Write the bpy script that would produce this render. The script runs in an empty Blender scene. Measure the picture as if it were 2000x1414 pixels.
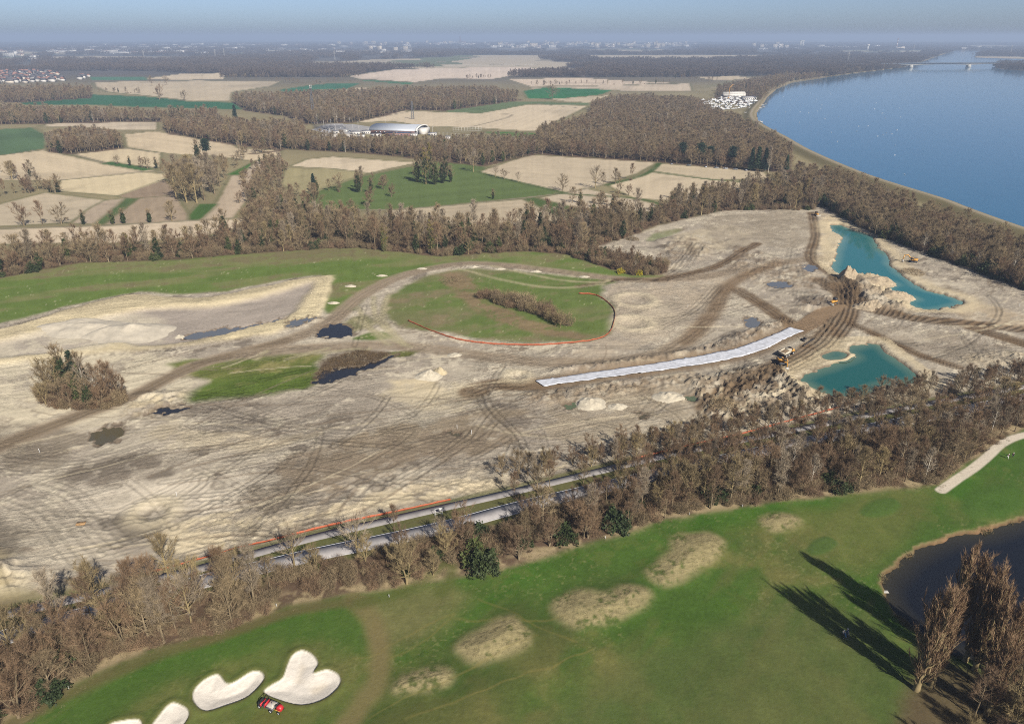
import bpy, math, random
import numpy as np
from mathutils import Vector, Matrix
R = math.radians
rng = np.random.default_rng(7)
random.seed(7)
scene = bpy.context.scene
col = scene.collection

# ------------------------------------------------------------------ camera
CAM_H = 110.0          # drone height, metres
FPX = 1400.0           # focal length in pixels of a 2000 px wide frame
PITCH = math.atan((707.0 - 72.0) / FPX)
cam_d = bpy.data.cameras.new('camera')
cam = bpy.data.objects.new('camera', cam_d)
col.objects.link(cam)
cam.location = (0, 0, CAM_H)
cam.rotation_euler = (math.pi / 2 - PITCH, 0, 0)
cam_d.sensor_width = 36.0
cam_d.lens = 36.0 * FPX / 2000.0
cam_d.clip_start = 1.0
cam_d.clip_end = 90000.0
scene.camera = cam

# ------------------------------------------------------------------ sky and sun
SUN_EL = R(37.0)
SUN_AZ = R(31.0)       # the sun stands behind the camera, this far to the right
world = bpy.data.worlds.new('World')
scene.world = world
world.use_nodes = True
wn = world.node_tree
for n in list(wn.nodes):
    wn.nodes.remove(n)
w_out = wn.nodes.new('ShaderNodeOutputWorld')
w_bg = wn.nodes.new('ShaderNodeBackground')
w_sky = wn.nodes.new('ShaderNodeTexSky')
w_sky.sky_type = 'NISHITA'
w_sky.sun_disc = False
w_sky.sun_elevation = SUN_EL
w_sky.sun_rotation = math.pi - SUN_AZ
w_sky.altitude = 200.0
w_sky.air_density = 0.42
w_sky.dust_density = 1.35
w_sky.ozone_density = 1.1
w_bg.inputs['Strength'].default_value = 0.080
wn.links.new(w_sky.outputs[0], w_bg.inputs['Color'])
wn.links.new(w_bg.outputs[0], w_out.inputs['Surface'])

sun_d = bpy.data.lights.new('sun', 'SUN')
sun_d.energy = 5.0
sun_d.angle = R(0.53)
sun_d.color = (1.0, 0.955, 0.88)
sun = bpy.data.objects.new('sun', sun_d)
col.objects.link(sun)
sun_vec = Vector((math.sin(SUN_AZ) * math.cos(SUN_EL), -math.cos(SUN_AZ) * math.cos(SUN_EL), math.sin(SUN_EL)))
sun.rotation_euler = sun_vec.to_track_quat('Z', 'Y').to_euler()
sun.location = (200, -300, 400)

scene.view_settings.view_transform = 'Standard'
scene.view_settings.look = 'None'
scene.view_settings.exposure = 0.66
scene.view_settings.gamma = 1.0
scene.view_settings.use_curve_mapping = False
scene.render.engine = 'CYCLES'
scene.cycles.max_bounces = 6
scene.cycles.diffuse_bounces = 2
scene.cycles.glossy_bounces = 2
scene.cycles.volume_bounces = 0
scene.cycles.use_denoising = False
scene.cycles.filter_width = 1.05
scene.cycles.caustics_reflective = False
scene.cycles.caustics_refractive = False

# ------------------------------------------------------------------ helpers: survey
_c, _s = math.cos(PITCH), math.sin(PITCH)
def at(x, y, z=0.0):
    """survey point: ground position that the photograph shows at pixel x, y"""
    u = (x - 1000.0) / FPX
    v = (707.0 - y) / FPX
    t = (CAM_H - z) / (_s - v * _c)
    return (u * t, (_c + v * _s) * t)
def atn(P, z=0.0):
    P = np.asarray(P, float)
    u = (P[:, 0] - 1000.0) / FPX
    v = (707.0 - P[:, 1]) / FPX
    t = (CAM_H - z) / (_s - v * _c)
    return np.stack([u * t, (_c + v * _s) * t], 1)
def lin(r, g, b):
    a = np.array([r, g, b], float) / 255.0
    return np.where(a <= 0.04045, a / 12.92, ((a + 0.055) / 1.055) ** 2.4)
KEXP = 1.62
def D(r, g, b):
    """base colour of a sunlit surface that reads r, g, b in the photograph"""
    return lin(r, g, b) / KEXP

# ------------------------------------------------------------------ helpers: noise
def _hash(ix, iy, seed):
    h = (ix.astype(np.int64) * 374761393 + iy.astype(np.int64) * 668265263 + seed * 974634777) & 0x7fffffff
    h = ((h ^ (h >> 13)) * 1274126177) & 0x7fffffff
    h = h ^ (h >> 16)
    return (h & 0xffff) / 65535.0
def vnoise(x, y, seed=0):
    xi, yi = np.floor(x), np.floor(y)
    fx, fy = x - xi, y - yi
    fx = fx * fx * (3 - 2 * fx); fy = fy * fy * (3 - 2 * fy)
    a = _hash(xi, yi, seed); b = _hash(xi + 1, yi, seed)
    c = _hash(xi, yi + 1, seed); d = _hash(xi + 1, yi + 1, seed)
    return (a + (b - a) * fx) + ((c + (d - c) * fx) - (a + (b - a) * fx)) * fy
def fbm(x, y, scale, octv=4, seed=0, gain=0.5):
    """0..1, scale = size of the largest blobs in metres"""
    o = np.zeros_like(x); amp = 1.0; tot = 0.0; f = 1.0 / scale
    for i in range(octv):
        o += amp * vnoise(x * f + 17.3 * i, y * f - 9.1 * i, seed + i * 31)
        tot += amp; amp *= gain; f *= 2.03
    return o / tot
def sstep(a, b, x):
    t = np.clip((x - a) / (b - a), 0, 1)
    return t * t * (3 - 2 * t)

# ------------------------------------------------------------------ helpers: meshes and objects
def tag(o, label=None, cat=None, group=None, kind=None):
    if label: o['label'] = label
    if cat: o['category'] = cat
    if group: o['group'] = group
    if kind: o['kind'] = kind
    return o
def empty(name, loc=(0, 0, 0), rz=0.0, scale=1.0):
    o = bpy.data.objects.new(name, None)
    o.empty_display_size = 0.5
    o.location = loc; o.rotation_euler = (0, 0, rz); o.scale = (scale,) * 3
    col.objects.link(o)
    return o
def obj(name, me, parent=None, link=True):
    o = bpy.data.objects.new(name, me)
    if link: col.objects.link(o)
    if parent is not None: o.parent = parent
    return o
def copy_tree(o, parent=None):
    c = o.copy(); col.objects.link(c)
    if parent is not None: c.parent = parent
    for ch in o.children: copy_tree(ch, c)
    return c
def np_mesh(name, V, F, mats, smooth=False, midx=None, UV=None):
    """V: n x 3, F: list of arrays (m x k) of faces"""
    me = bpy.data.meshes.new(name)
    V = np.asarray(V, np.float32)
    F = [np.asarray(f, np.int32) for f in F if len(f)]
    nl = sum(f.size for f in F); nf = sum(len(f) for f in F)
    me.vertices.add(len(V)); me.vertices.foreach_set('co', V.ravel())
    me.loops.add(nl); me.polygons.add(nf)
    me.loops.foreach_set('vertex_index', np.concatenate([f.ravel() for f in F]))
    st, t = [], 0
    for f in F:
        st.append(t + np.arange(len(f)) * f.shape[1]); t += f.size
    me.polygons.foreach_set('loop_start', np.concatenate(st).astype(np.int32))
    if midx is not None:
        me.polygons.foreach_set('material_index', np.asarray(midx, np.int32))
    for m in mats: me.materials.append(m)
    if smooth: me.polygons.foreach_set('use_smooth', np.ones(nf, bool))
    me.update(calc_edges=True)
    me.validate()
    return me

class MB:
    """collects boxes, tubes, prisms; build() makes ONE mesh object"""
    def __init__(self):
        self.v = []; self.q = []; self.t = []; self.n = 0; self.p = []
    def _add(self, v):
        s = self.n; self.v.append(np.asarray(v, float)); self.n += len(v); return s
    def box(self, c, size, rz=0.0, ry=0.0, taper=1.0, bev=0.0):
        x, y, z = np.array(size) / 2.0
        a = taper
        if bev > 0:
            b = min(bev, x * .9, y * .9, z * .9)
            ring = lambda X, Y, Z: [(-X, -Y, Z), (X, -Y, Z), (X, Y, Z), (-X, Y, Z)]
            pts = np.array(ring(x - b, y - b, -z) + ring(x, y, -z + b) + ring(x * a, y * a, z - b) + ring((x - b) * a, (y - b) * a, z), float)
        else:
            pts = np.array([(-x, -y, -z), (x, -y, -z), (x, y, -z), (-x, y, -z), (-x * a, -y * a, z), (x * a, -y * a, z), (x * a, y * a, z), (-x * a, y * a, z)], float)
        if ry:
            k, s = math.cos(ry), math.sin(ry)
            pts = np.stack([pts[:, 0] * k + pts[:, 2] * s, pts[:, 1], -pts[:, 0] * s + pts[:, 2] * k], 1)
        if rz:
            k, s = math.cos(rz), math.sin(rz)
            pts = np.stack([pts[:, 0] * k - pts[:, 1] * s, pts[:, 0] * s + pts[:, 1] * k, pts[:, 2]], 1)
        s = self._add(pts + np.array(c))
        nr = len(pts) // 4
        self.q.append([s + 3, s + 2, s + 1, s]); e = s + 4 * (nr - 1)
        self.q.append([e, e + 1, e + 2, e + 3])
        for r in range(nr - 1):
            for i in range(4):
                j = (i + 1) % 4
                self.q.append([s + 4 * r + i, s + 4 * r + j, s + 4 * r + 4 + j, s + 4 * r + 4 + i])
        return self
    def tube(self, pts, rad, sides=8, cap=True):
        pts = np.asarray(pts, float); n = len(pts)
        rad = np.broadcast_to(np.asarray(rad, float), (n,))
        d = np.gradient(pts, axis=0); d /= np.linalg.norm(d, axis=1)[:, None] + 1e-9
        ref = np.array([0, 0, 1.0]) if abs(d[:, 2]).mean() < 0.8 else np.array([1.0, 0, 0])
        A = np.cross(d, ref); A /= np.linalg.norm(A, axis=1)[:, None] + 1e-9
        B = np.cross(d, A)
        an = np.arange(sides) * 2 * math.pi / sides
        ringv = pts[:, None, :] + rad[:, None, None] * (np.cos(an)[None, :, None] * A[:, None, :] + np.sin(an)[None, :, None] * B[:, None, :])
        s = self._add(ringv.reshape(-1, 3))
        for i in range(n - 1):
            for k in range(sides):
                k2 = (k + 1) % sides
                self.q.append([s + i * sides + k, s + i * sides + k2, s + (i + 1) * sides + k2, s + (i + 1) * sides + k])
        if cap and sides >= 3:
            self.p.append([s + k for k in range(sides)][::-1])
            self.p.append([s + (n - 1) * sides + k for k in range(sides)])
        return self
    def prism(self, prof, y0, y1, axis='y'):
        """profile of (x, z) points extruded along y (or of (x, y) along z)"""
        prof = np.asarray(prof, float); n = len(prof)
        if axis == 'y':
            a = np.stack([prof[:, 0], np.full(n, y0), prof[:, 1]], 1); b = np.stack([prof[:, 0], np.full(n, y1), prof[:, 1]], 1)
        elif axis == 'x':
            a = np.stack([np.full(n, y0), prof[:, 0], prof[:, 1]], 1); b = np.stack([np.full(n, y1), prof[:, 0], prof[:, 1]], 1)
        else:
            a = np.stack([prof[:, 0], prof[:, 1], np.full(n, y0)], 1); b = np.stack([prof[:, 0], prof[:, 1], np.full(n, y1)], 1)
        s = self._add(np.concatenate([a, b]))
        for i in range(n):
            j = (i + 1) % n
            self.q.append([s + i, s + j, s + n + j, s + n + i])
        self.p.append([s + i for i in range(n)][::-1]); self.p.append([s + n + i for i in range(n)])
        return self
    def quad(self, a, b, c, d):
        s = self._add([a, b, c, d]); self.q.append([s, s + 1, s + 2, s + 3]); return self
    def mesh(self, name, mat, smooth=False):
        V = np.concatenate(self.v)
        groups = {}
        for f in self.q + self.t + self.p: groups.setdefault(len(f), []).append(f)
        me = np_mesh(name, V, [np.array(g) for g in groups.values()], [mat], smooth)
        import bmesh
        bm = bmesh.new(); bm.from_mesh(me); bmesh.ops.recalc_face_normals(bm, faces=bm.faces[:]); bm.to_mesh(me); bm.free()
        return me
    def build(self, name, mat, parent=None, smooth=False, loc=None):
        o = obj(name, self.mesh(name, mat, smooth), parent)
        if loc is not None: o.location = loc
        return o

# ------------------------------------------------------------------ helpers: materials
def new_mat(name):
    m = bpy.data.materials.new(name); m.use_nodes = True
    nt = m.node_tree
    return m, nt, nt.nodes['Principled BSDF']
def N(nt, typ, **kw):
    n = nt.nodes.new(typ)
    for k, v in kw.items():
        if k in n.inputs.keys(): n.inputs[k].default_value = v
        else: setattr(n, k, v)
    return n
def plain(name, c, rough=0.7, var=0.15, scale=1.5, metallic=0.0, spec=0.4, rnd=0.0):
    """painted / weathered surface: colour broken up by object-space noise, optional change from object to object"""
    m, nt, b = new_mat(name)
    tc = N(nt, 'ShaderNodeTexCoord')
    nz = N(nt, 'ShaderNodeTexNoise', Scale=scale, Detail=5.0, Roughness=0.65)
    nt.links.new(tc.outputs['Object'], nz.inputs['Vector'])
    mr = N(nt, 'ShaderNodeMapRange'); mr.inputs['To Min'].default_value = 1 - var; mr.inputs['To Max'].default_value = 1 + var
    mr.inputs['From Min'].default_value = 0.3; mr.inputs['From Max'].default_value = 0.7
    nt.links.new(nz.outputs['Fac'], mr.inputs['Value'])
    val = mr.outputs[0]
    if rnd > 0:
        oi = N(nt, 'ShaderNodeObjectInfo')
        m2 = N(nt, 'ShaderNodeMapRange'); m2.inputs['To Min'].default_value = 1 - rnd; m2.inputs['To Max'].default_value = 1 + rnd
        nt.links.new(oi.outputs['Random'], m2.inputs['Value'])
        mm = N(nt, 'ShaderNodeMath', operation='MULTIPLY')
        nt.links.new(val, mm.inputs[0]); nt.links.new(m2.outputs[0], mm.inputs[1]); val = mm.outputs[0]
    vm = N(nt, 'ShaderNodeVectorMath', operation='SCALE')
    vm.inputs[0].default_value = tuple(c)[:3]
    nt.links.new(val, vm.inputs['Scale'])
    nt.links.new(vm.outputs[0], b.inputs['Base Color'])
    b.inputs['Roughness'].default_value = rough
    b.inputs['Metallic'].default_value = metallic
    b.inputs['Specular IOR Level'].default_value = spec
    return m
def two_tone(name, c1, c2, c3=None, rough=0.9):
    """bark / twigs / leaves: each tree takes its own tone between the given colours"""
    m, nt, b = new_mat(name)
    oi = N(nt, 'ShaderNodeObjectInfo')
    cr = N(nt, 'ShaderNodeValToRGB')
    cr.color_ramp.elements[0].color = (*c1, 1); cr.color_ramp.elements[1].color = (*c2, 1)
    if c3 is not None:
        e = cr.color_ramp.elements.new(0.5); e.color = (*c3, 1)
    nt.links.new(oi.outputs['Random'], cr.inputs['Fac'])
    tc = N(nt, 'ShaderNodeTexCoord')
    nz = N(nt, 'ShaderNodeTexNoise', Scale=0.6, Detail=4.0)
    nt.links.new(tc.outputs['Object'], nz.inputs['Vector'])
    mr = N(nt, 'ShaderNodeMapRange'); mr.inputs['To Min'].default_value = 0.7; mr.inputs['To Max'].default_value = 1.3
    mr.inputs['From Min'].default_value = 0.3; mr.inputs['From Max'].default_value = 0.7
    nt.links.new(nz.outputs['Fac'], mr.inputs['Value'])
    vm = N(nt, 'ShaderNodeVectorMath', operation='SCALE')
    nt.links.new(cr.outputs[0], vm.inputs[0]); nt.links.new(mr.outputs[0], vm.inputs['Scale'])
    nt.links.new(vm.outputs[0], b.inputs['Base Color'])
    b.inputs['Roughness'].default_value = rough
    b.inputs['Specular IOR Level'].default_value = 0.15
    return m
# ================================================================== THE GROUND
# one height field, finer near the camera and coarser towards the horizon (level of detail only)
rows_px = np.concatenate([np.arange(1540, 130, -2.1), np.arange(130, 92, -1.4), np.arange(92, 77.5, -1.0), [75.8]])
cols_px = np.concatenate([[-1600, -1000, -600, -350, -200], np.arange(-110, 2112, 2.3), [2200, 2350, 2600, 3000, 3600]])
PXg, PYg = np.meshgrid(cols_px, rows_px)
NR, NC = PXg.shape
_g = atn(np.stack([PXg.ravel(), PYg.ravel()], 1))
GX, GY = _g[:, 0].copy(), _g[:, 1].copy()
NV = len(GX)
GZ = np.zeros(NV)
C = np.zeros((NV, 3))
DIST = np.hypot(GX, GY)
near = DIST < 900
FINE = np.clip(DIST / 400.0, 0.5, 40.0)        # detail scale grows with distance

def spline(P, n=8, closed=False):
    P = np.asarray(P, float)
    if closed: Q = np.concatenate([P[-1:], P, P[:2]])
    else: Q = np.concatenate([2 * P[:1] - P[1:2], P, 2 * P[-1:] - P[-2:-1]])
    out = []
    t = np.arange(n) / n
    for i in range(1, len(Q) - 2):
        p0, p1, p2, p3 = Q[i - 1], Q[i], Q[i + 1], Q[i + 2]
        tt = t[:, None]
        out.append(0.5 * ((2 * p1) + (-p0 + p2) * tt + (2 * p0 - 5 * p1 + 4 * p2 - p3) * tt ** 2 + (-p0 + 3 * p1 - 3 * p2 + p3) * tt ** 3))
    out = np.concatenate(out)
    if not closed: out = np.concatenate([out, P[-1:]])
    return out
def seg_dist(X, Y, L, closed):
    """distance to a polyline and side parameter"""
    d2 = np.full(X.shape, 1e18); 
    m = len(L) if closed else len(L) - 1
    for i in range(m):
        a = L[i]; b = L[(i + 1) % len(L)]
        ab = b - a; l2 = ab @ ab + 1e-12
        t = np.clip(((X - a[0]) * ab[0] + (Y - a[1]) * ab[1]) / l2, 0, 1)
        q = (X - a[0] - t * ab[0]) ** 2 + (Y - a[1] - t * ab[1]) ** 2
        np.minimum(d2, q, out=d2)
    return np.sqrt(d2)
def inside(X, Y, L):
    r = np.zeros(X.shape, bool)
    for i in range(len(L)):
        x1, y1 = L[i]; x2, y2 = L[(i + 1) % len(L)]
        if y1 == y2: continue
        c = ((y1 > Y) != (y2 > Y)) & (X < (x2 - x1) * (Y - y1) / (y2 - y1) + x1)
        r ^= c
    return r
WRX = (fbm(GX, GY, 9.0, 3, 5) - 0.5)
WRY = (fbm(GX, GY, 9.0, 3, 6) - 0.5)
def sub(L, margin):
    lo = L.min(0) - margin; hi = L.max(0) + margin
    return np.nonzero((GX > lo[0]) & (GX < hi[0]) & (GY > lo[1]) & (GY < hi[1]))[0]
def poly_ground(P, smooth=True):
    return spline(atn(P), 6, True) if smooth else atn(P)
def poly(P, soft=1.0, warp=2.0, smooth=True, grow=0.0, px=True, fine=0.0):
    """(indices, alpha 0..1, signed distance) of a traced region"""
    L = (poly_ground(P, smooth) if px else np.asarray(P, float))
    idx = sub(L, soft + warp + abs(grow) + 2)
    X = GX[idx] + WRX[idx] * warp * 2; Y = GY[idx] + WRY[idx] * warp * 2
    if fine: X = X + (fbm(GX[idx], GY[idx], 2.4, 3, 55) - .5) * fine; Y = Y + (fbm(GX[idx], GY[idx], 2.4, 3, 56) - .5) * fine * 1.6
    d = seg_dist(X, Y, L, True)
    sd = np.where(inside(X, Y, L), d, -d) + grow
    return idx, sstep(-soft, soft, sd), sd
def mix(idx, a, c):
    C[idx] += (np.asarray(c) - C[idx]) * np.asarray(a)[:, None]
def mul(idx, f):
    C[idx] *= np.asarray(f)[:, None]
def streak(X, Y, ang, ls, lt, octv=3, seed=0):
    k, s = math.cos(ang), math.sin(ang)
    return fbm((X * k + Y * s) / ls * lt, (-X * s + Y * k), lt, octv, seed)

TAN, TAN2 = D(222, 203, 172), D(208, 190, 160)
REG = np.zeros(NV, np.int16); REGIONS = [('ground', 'wide flat plain of bare earth, verges and woodland floor', None)]
def region(idx, a, name, label, group=None):
    REGIONS.append((name, label, group)); REG[idx[a > 0.5]] = len(REGIONS) - 1

# ---- 1 base: rough verge and litter
n1 = fbm(GX, GY, 60, 5, 1); n2 = fbm(GX, GY, 7, 4, 2); n3 = fbm(GX, GY, 400, 4, 3)
nf = fbm(GX / FINE, GY / FINE, 1.6, 3, 4)       # about pixel-sized grain at any distance
C[:] = D(150, 138, 104) * (0.75 + 0.5 * n1)[:, None]
far = sstep(1500, 2600, GY)
C += (D(104, 98, 92) * (0.8 + 0.4 * n3)[:, None] - C) * far[:, None]
nw = fbm(GX, GY, 900, 3, 44); gapf = far * sstep(.53, .56, nw); mixc = np.where((fbm(GX, GY, 500, 2, 45) > .52)[:, None], D(206, 190, 162), np.where((fbm(GX, GY, 300, 2, 46) > .5)[:, None], D(120, 128, 92), D(160, 148, 124)))
C += (mixc - C) * (gapf * .85)[:, None]

# ---- 2 the fields of the plain
FIELDS = [  # (outline, colour, label)
 ([(450,139),(560,137),(640,139),(560,143)], TAN2, 'thin tan strip between the far woods beyond the dark green strip'),
 ([(300,133),(420,131),(440,134),(320,137)], D(196,184,158), 'thin pale strip in the woods right of the red roofed village'),
 ([(1240,141),(1330,138),(1420,141),(1330,145)], TAN2, 'thin tan strip below the far motorway'),
 ([(1490,140),(1545,137.5),(1590,141),(1520,145)], D(74,124,88), 'green crop patch in front of the bridge approach'),
 ([(640,121),(760,118),(780,121),(660,124)], D(190,176,152), 'narrow pale field deep in the far woods'),
 ([(120,129),(230,126),(260,129),(150,133)], D(186,174,150), 'narrow pale field beyond the red roofed village'),
 ([(860,127),(1040,125),(1050,128),(870,130.5)], D(206,192,168), 'long pale strip at the edge of the dark forest below the city'),
 ([(1360,151),(1440,149),(1470,154),(1400,158)], TAN2, 'tan field beside the far motorway houses'),
 ([(185,161),(385,158),(545,160),(530,168),(452,180),(448,196),(380,198),(280,186),(215,180),(190,170)], TAN2, 'tan stubble field with a lone tree and bushes, far beyond the hedges'),
 ([(175,150),(290,152),(287,157),(180,158)], D(84,128,98), 'narrow green field below the far red roofed village'),
 ([(287,154),(353,145),(441,143),(437,154),(350,157)], TAN, 'small tan field in front of the far wooded skyline'),
 ([(35,199),(175,185),(280,189),(350,196),(370,199),(486,201),(486,215),(400,212),(280,210),(170,205),(45,205)], D(62,112,78), 'long dark green crop strip winding between two tan fields'),
 ([(545,176),(600,168),(650,163),(702,164),(680,173),(620,180),(560,184)], D(70,122,90), 'dark green crop field behind the telecom tower'),
 ([(625,184),(690,173),(720,172),(700,182),(640,190)], TAN, 'tan field patch behind the telecom tower woods'),
 ([(681,149),(772,136),(912,133),(965,132),(1038,133),(1070,136),(1168,135),(1130,142),(1000,149),(958,155),(909,154),(860,154),(811,161),(702,154)], D(230,210,188), 'broad pale tan field below the distant city'),
 ([(702,156),(807,162),(800,166),(706,158)], D(80,125,85), 'thin green strip along the pale field below the city'),
 ([(996,156),(1130,152),(1227,159),(1315,162),(1210,167),(1035,169)], D(225,204,178), 'tan field behind a row of small hedge trees'),
 ([(1028,172),(1196,168),(1346,164),(1350,178),(1230,178),(1190,176),(1050,174)], D(215,196,170), 'tan field above the dark green crop'),
 ([(1023,178),(1070,171),(1196,176),(1175,185),(1084,194),(1031,192)], D(58,122,70), 'dark green crop field with one bushy tree'),
 ([(1077,194),(1189,187),(1150,201),(1100,198)], TAN2, 'tan wedge of field below the dark green crop'),
 ([(863,215),(986,199),(1150,201),(1150,206),(1035,204),(944,222),(877,220)], D(112,128,88), 'dull green strip beside the wood edge'),
 ([(790,217),(867,220),(940,222),(1031,205),(1147,207),(1119,222),(1056,250),(1049,257),(930,250),(825,246),(765,236),(690,240)], TAN, 'large tan field behind the sports hall'),
 ([(940,257),(1000,259),(1051,260),(1051,280),(1031,281),(1000,269)], D(88,122,60), 'green grass patch beside the sports pitches'),
 ([(-200,255),(0,253),(63,250),(88,264),(88,290),(20,301),(-200,330)], D(98,122,84), 'dull green meadow in front of the left wood'),
 ([(77,246),(150,236),(238,236),(305,240),(305,253),(224,254),(147,248)], D(214,196,168), 'thin tan fields with a row of small pollards'),
 ([(245,263),(301,257),(452,277),(462,290),(545,295),(540,308),(495,314),(430,306),(330,300),(250,288)], D(221,200,165), 'tan field curving behind the tall yellowish trees'),
 ([(-200,330),(20,302),(84,294),(203,320),(305,334),(122,352),(70,352),(-200,350)], D(219,199,165), 'wide tan field left of the lone orchard trees'),
 ([(137,301),(245,290),(312,299),(310,328),(203,316)], D(221,201,164), 'tan field above the short orchard row'),
 ([(198,320),(217,316),(300,331),(280,334)], D(78,110,58), 'sliver of grass under the orchard row'),
 ([(119,353),(280,337),(325,341),(315,360),(230,382),(115,373)], D(224,205,166), 'pale tan field below the orchard row'),
 ([(232,383),(322,351),(350,380),(300,402),(250,388)], D(160,140,116), 'brown ploughed field beside the tall yellowish trees'),
 ([(-150,405),(0,400),(88,377),(205,392),(170,410),(140,434),(-150,450)], D(203,186,157), 'tan field behind the row of ivy pollards'),
 ([(205,392),(246,388),(186,438),(142,436),(172,410)], D(190,171,146), 'striped brown and tan field strip'),
 ([(247,388),(272,388),(203,438),(187,438)], D(94,112,66), 'narrow green strip between ploughed strips'),
 ([(273,388),(345,382),(352,400),(368,420),(368,432),(205,439)], D(176,156,130), 'brown field strip with two ivy pollards in front'),
 ([(500,316),(545,305),(503,345),(482,390),(455,425),(388,432),(426,395),(452,345)], D(198,178,151), 'long tan strip running towards the hedge'),
 ([(371,420),(389,399),(424,399),(389,431),(371,431)], D(82,110,52), 'small green plot at the end of the tan strip'),
 ([(445,341),(497,316),(469,343)], D(82,116,52), 'small green triangle beside the tan strip'),
 ([(-200,455),(0,449),(205,442),(371,432),(480,428),(482,440),(400,460),(250,474),(-200,478)], D(222,202,172), 'long tan field strip behind the hedge trees'),
 ([(570,325),(600,312),(650,307),(813,318),(720,338),(650,329)], TAN, 'tan field in front of the sports hall wood'),
 ([(560,330),(640,330),(715,339),(690,352),(600,382),(550,360)], D(176,164,122), 'rough olive grassland with scattered bushes'),
 ([(588,385),(700,347),(815,323),(870,310),(918,303),(960,340),(1090,375),(1080,380),(800,408),(700,411),(620,408)], D(106,122,70), 'green meadow with two lone little trees'),
 ([(937,336),(1035,303),(1280,318),(1245,338),(1175,361),(1105,377),(1000,352)], D(208,190,160), 'big tan field below the middle forest'),
 ([(1273,332),(1285,320),(1490,335),(1505,350),(1400,351),(1290,339)], D(206,188,156), 'tan strip below the pine trees'),
 ([(1270,337),(1390,352),(1450,354),(1440,387),(1330,394),(1240,387),(1190,363)], D(216,197,165), 'tan field with a hedge along its lower side'),
 ([(760,412),(848,405),(1021,390),(1100,428),(1050,440),(900,442),(780,432)], D(204,186,156), 'furrowed tan field behind the mid hedge'),
 ([(1025,389),(1042,386),(1130,408),(1096,425)], D(88,106,58), 'green wedge with low shrubs between two tan fields'),
 ([(1057,387),(1145,369),(1280,399),(1275,414),(1125,406)], D(208,190,162), 'tan field below the lone roadside trees'),
]
for k, (P, c, lab) in enumerate(FIELDS):
    P = np.array(P, float)
    L = atn(P)
    size = np.sqrt(abs(np.sum(L[:, 0] * np.roll(L[:, 1], -1) - np.roll(L[:, 0], -1) * L[:, 1])) / 2)
    idx, a, sd = poly(P, soft=1.2 + size * 0.006, warp=0.6 + size * 0.004, smooth=False)
    e = np.roll(L, -1, 0) - L; j = np.argmax((e ** 2).sum(1)); ang = math.atan2(e[j, 1], e[j, 0])
    q = -GX[idx] * math.sin(ang) + GY[idx] * math.cos(ang)
    al = GX[idx] * math.cos(ang) + GY[idx] * math.sin(ang)
    st = vnoise(q / 5.0, al / 260.0, 40 + k) * 0.6 + vnoise(q / 1.9, al / 120.0, 80 + k) * 0.4
    f = 0.86 + 0.2 * st + 0.14 * (n1[idx] - 0.5) + 0.16 * (nf[idx] - 0.5)
    cc = np.asarray(c)[None, :] * f[:, None]
    # worn patches: greyer, browner earth
    pch = sstep(0.55, 0.75, fbm(GX[idx], GY[idx], size * 0.35, 4, 300 + k))
    cc = cc * (1 - 0.16 * pch)[:, None]
    C[idx] += (cc - C[idx]) * a[:, None]
    # trodden verge: a thin darker, greener line round each field
    vg = np.exp(-((sd + 1.0 + size * 0.01) / (1.2 + size * 0.008)) ** 2)
    mix(idx, vg * 0.55, D(112, 112, 76))
    region(idx, a, 'field', lab)

def stroke(P, w, c, alpha=1.0, soft=None, warp=0.4, px=True, rut=0.0, gauge=2.2, noise=0.35, seed=0, dz=0.0, smooth=True, mask=None):
    L = atn(P) if px else np.asarray(P, float)
    if smooth: L = spline(L, 6)
    soft = w * 0.4 if soft is None else soft
    idx = sub(L, w + soft + 1)
    if not len(idx): return idx, None
    X = GX[idx] + WRX[idx] * warp * 2; Y = GY[idx] + WRY[idx] * warp * 2
    d = seg_dist(X, Y, L, False)
    a = 1 - sstep(w / 2 - soft, w / 2 + soft, d)
    nz = 1 - noise + 2 * noise * fbm(GX[idx], GY[idx], 6, 3, 900 + seed)
    if mask is not None: nz = nz * mask[idx]
    if c is not None: mix(idx, np.clip(a * alpha * nz, 0, 1), c)
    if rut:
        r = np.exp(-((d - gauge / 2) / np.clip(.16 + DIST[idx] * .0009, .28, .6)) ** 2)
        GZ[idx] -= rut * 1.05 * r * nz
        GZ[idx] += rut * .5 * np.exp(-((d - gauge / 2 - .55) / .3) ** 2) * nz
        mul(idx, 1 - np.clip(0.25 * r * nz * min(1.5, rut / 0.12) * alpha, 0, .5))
    if dz: GZ[idx] += dz * a
    return idx, a
# farm tracks between the fields
for P, w in [([(0,447),(205,441),(371,431),(485,427)], 3.0), ([(118,352),(280,336),(330,338)], 3.5), ([(944,222),(1000,226),(916,250)], 5),
             ([(640,242),(700,236),(760,226),(800,218)], 5), ([(600,410),(800,408),(1080,380),(1180,361)], 2.6),
             ([(20,302),(84,293),(140,301),(203,318)], 3), ([(1036,203),(1150,213)], 4), ([(245,290),(312,300)], 3)]:
    stroke(P, w, D(150, 138, 116), 0.85)
for P in ([(1185,362),(1250,345),(1275,332),(1288,319)], [(1090,378),(1240,388),(1300,402)], [(937,337),(1000,353),(1105,377)], [(1280,336),(1390,351),(1460,356)]):
    stroke(P, 5.0, D(78, 96, 50), 0.9, soft=1.5)

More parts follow.
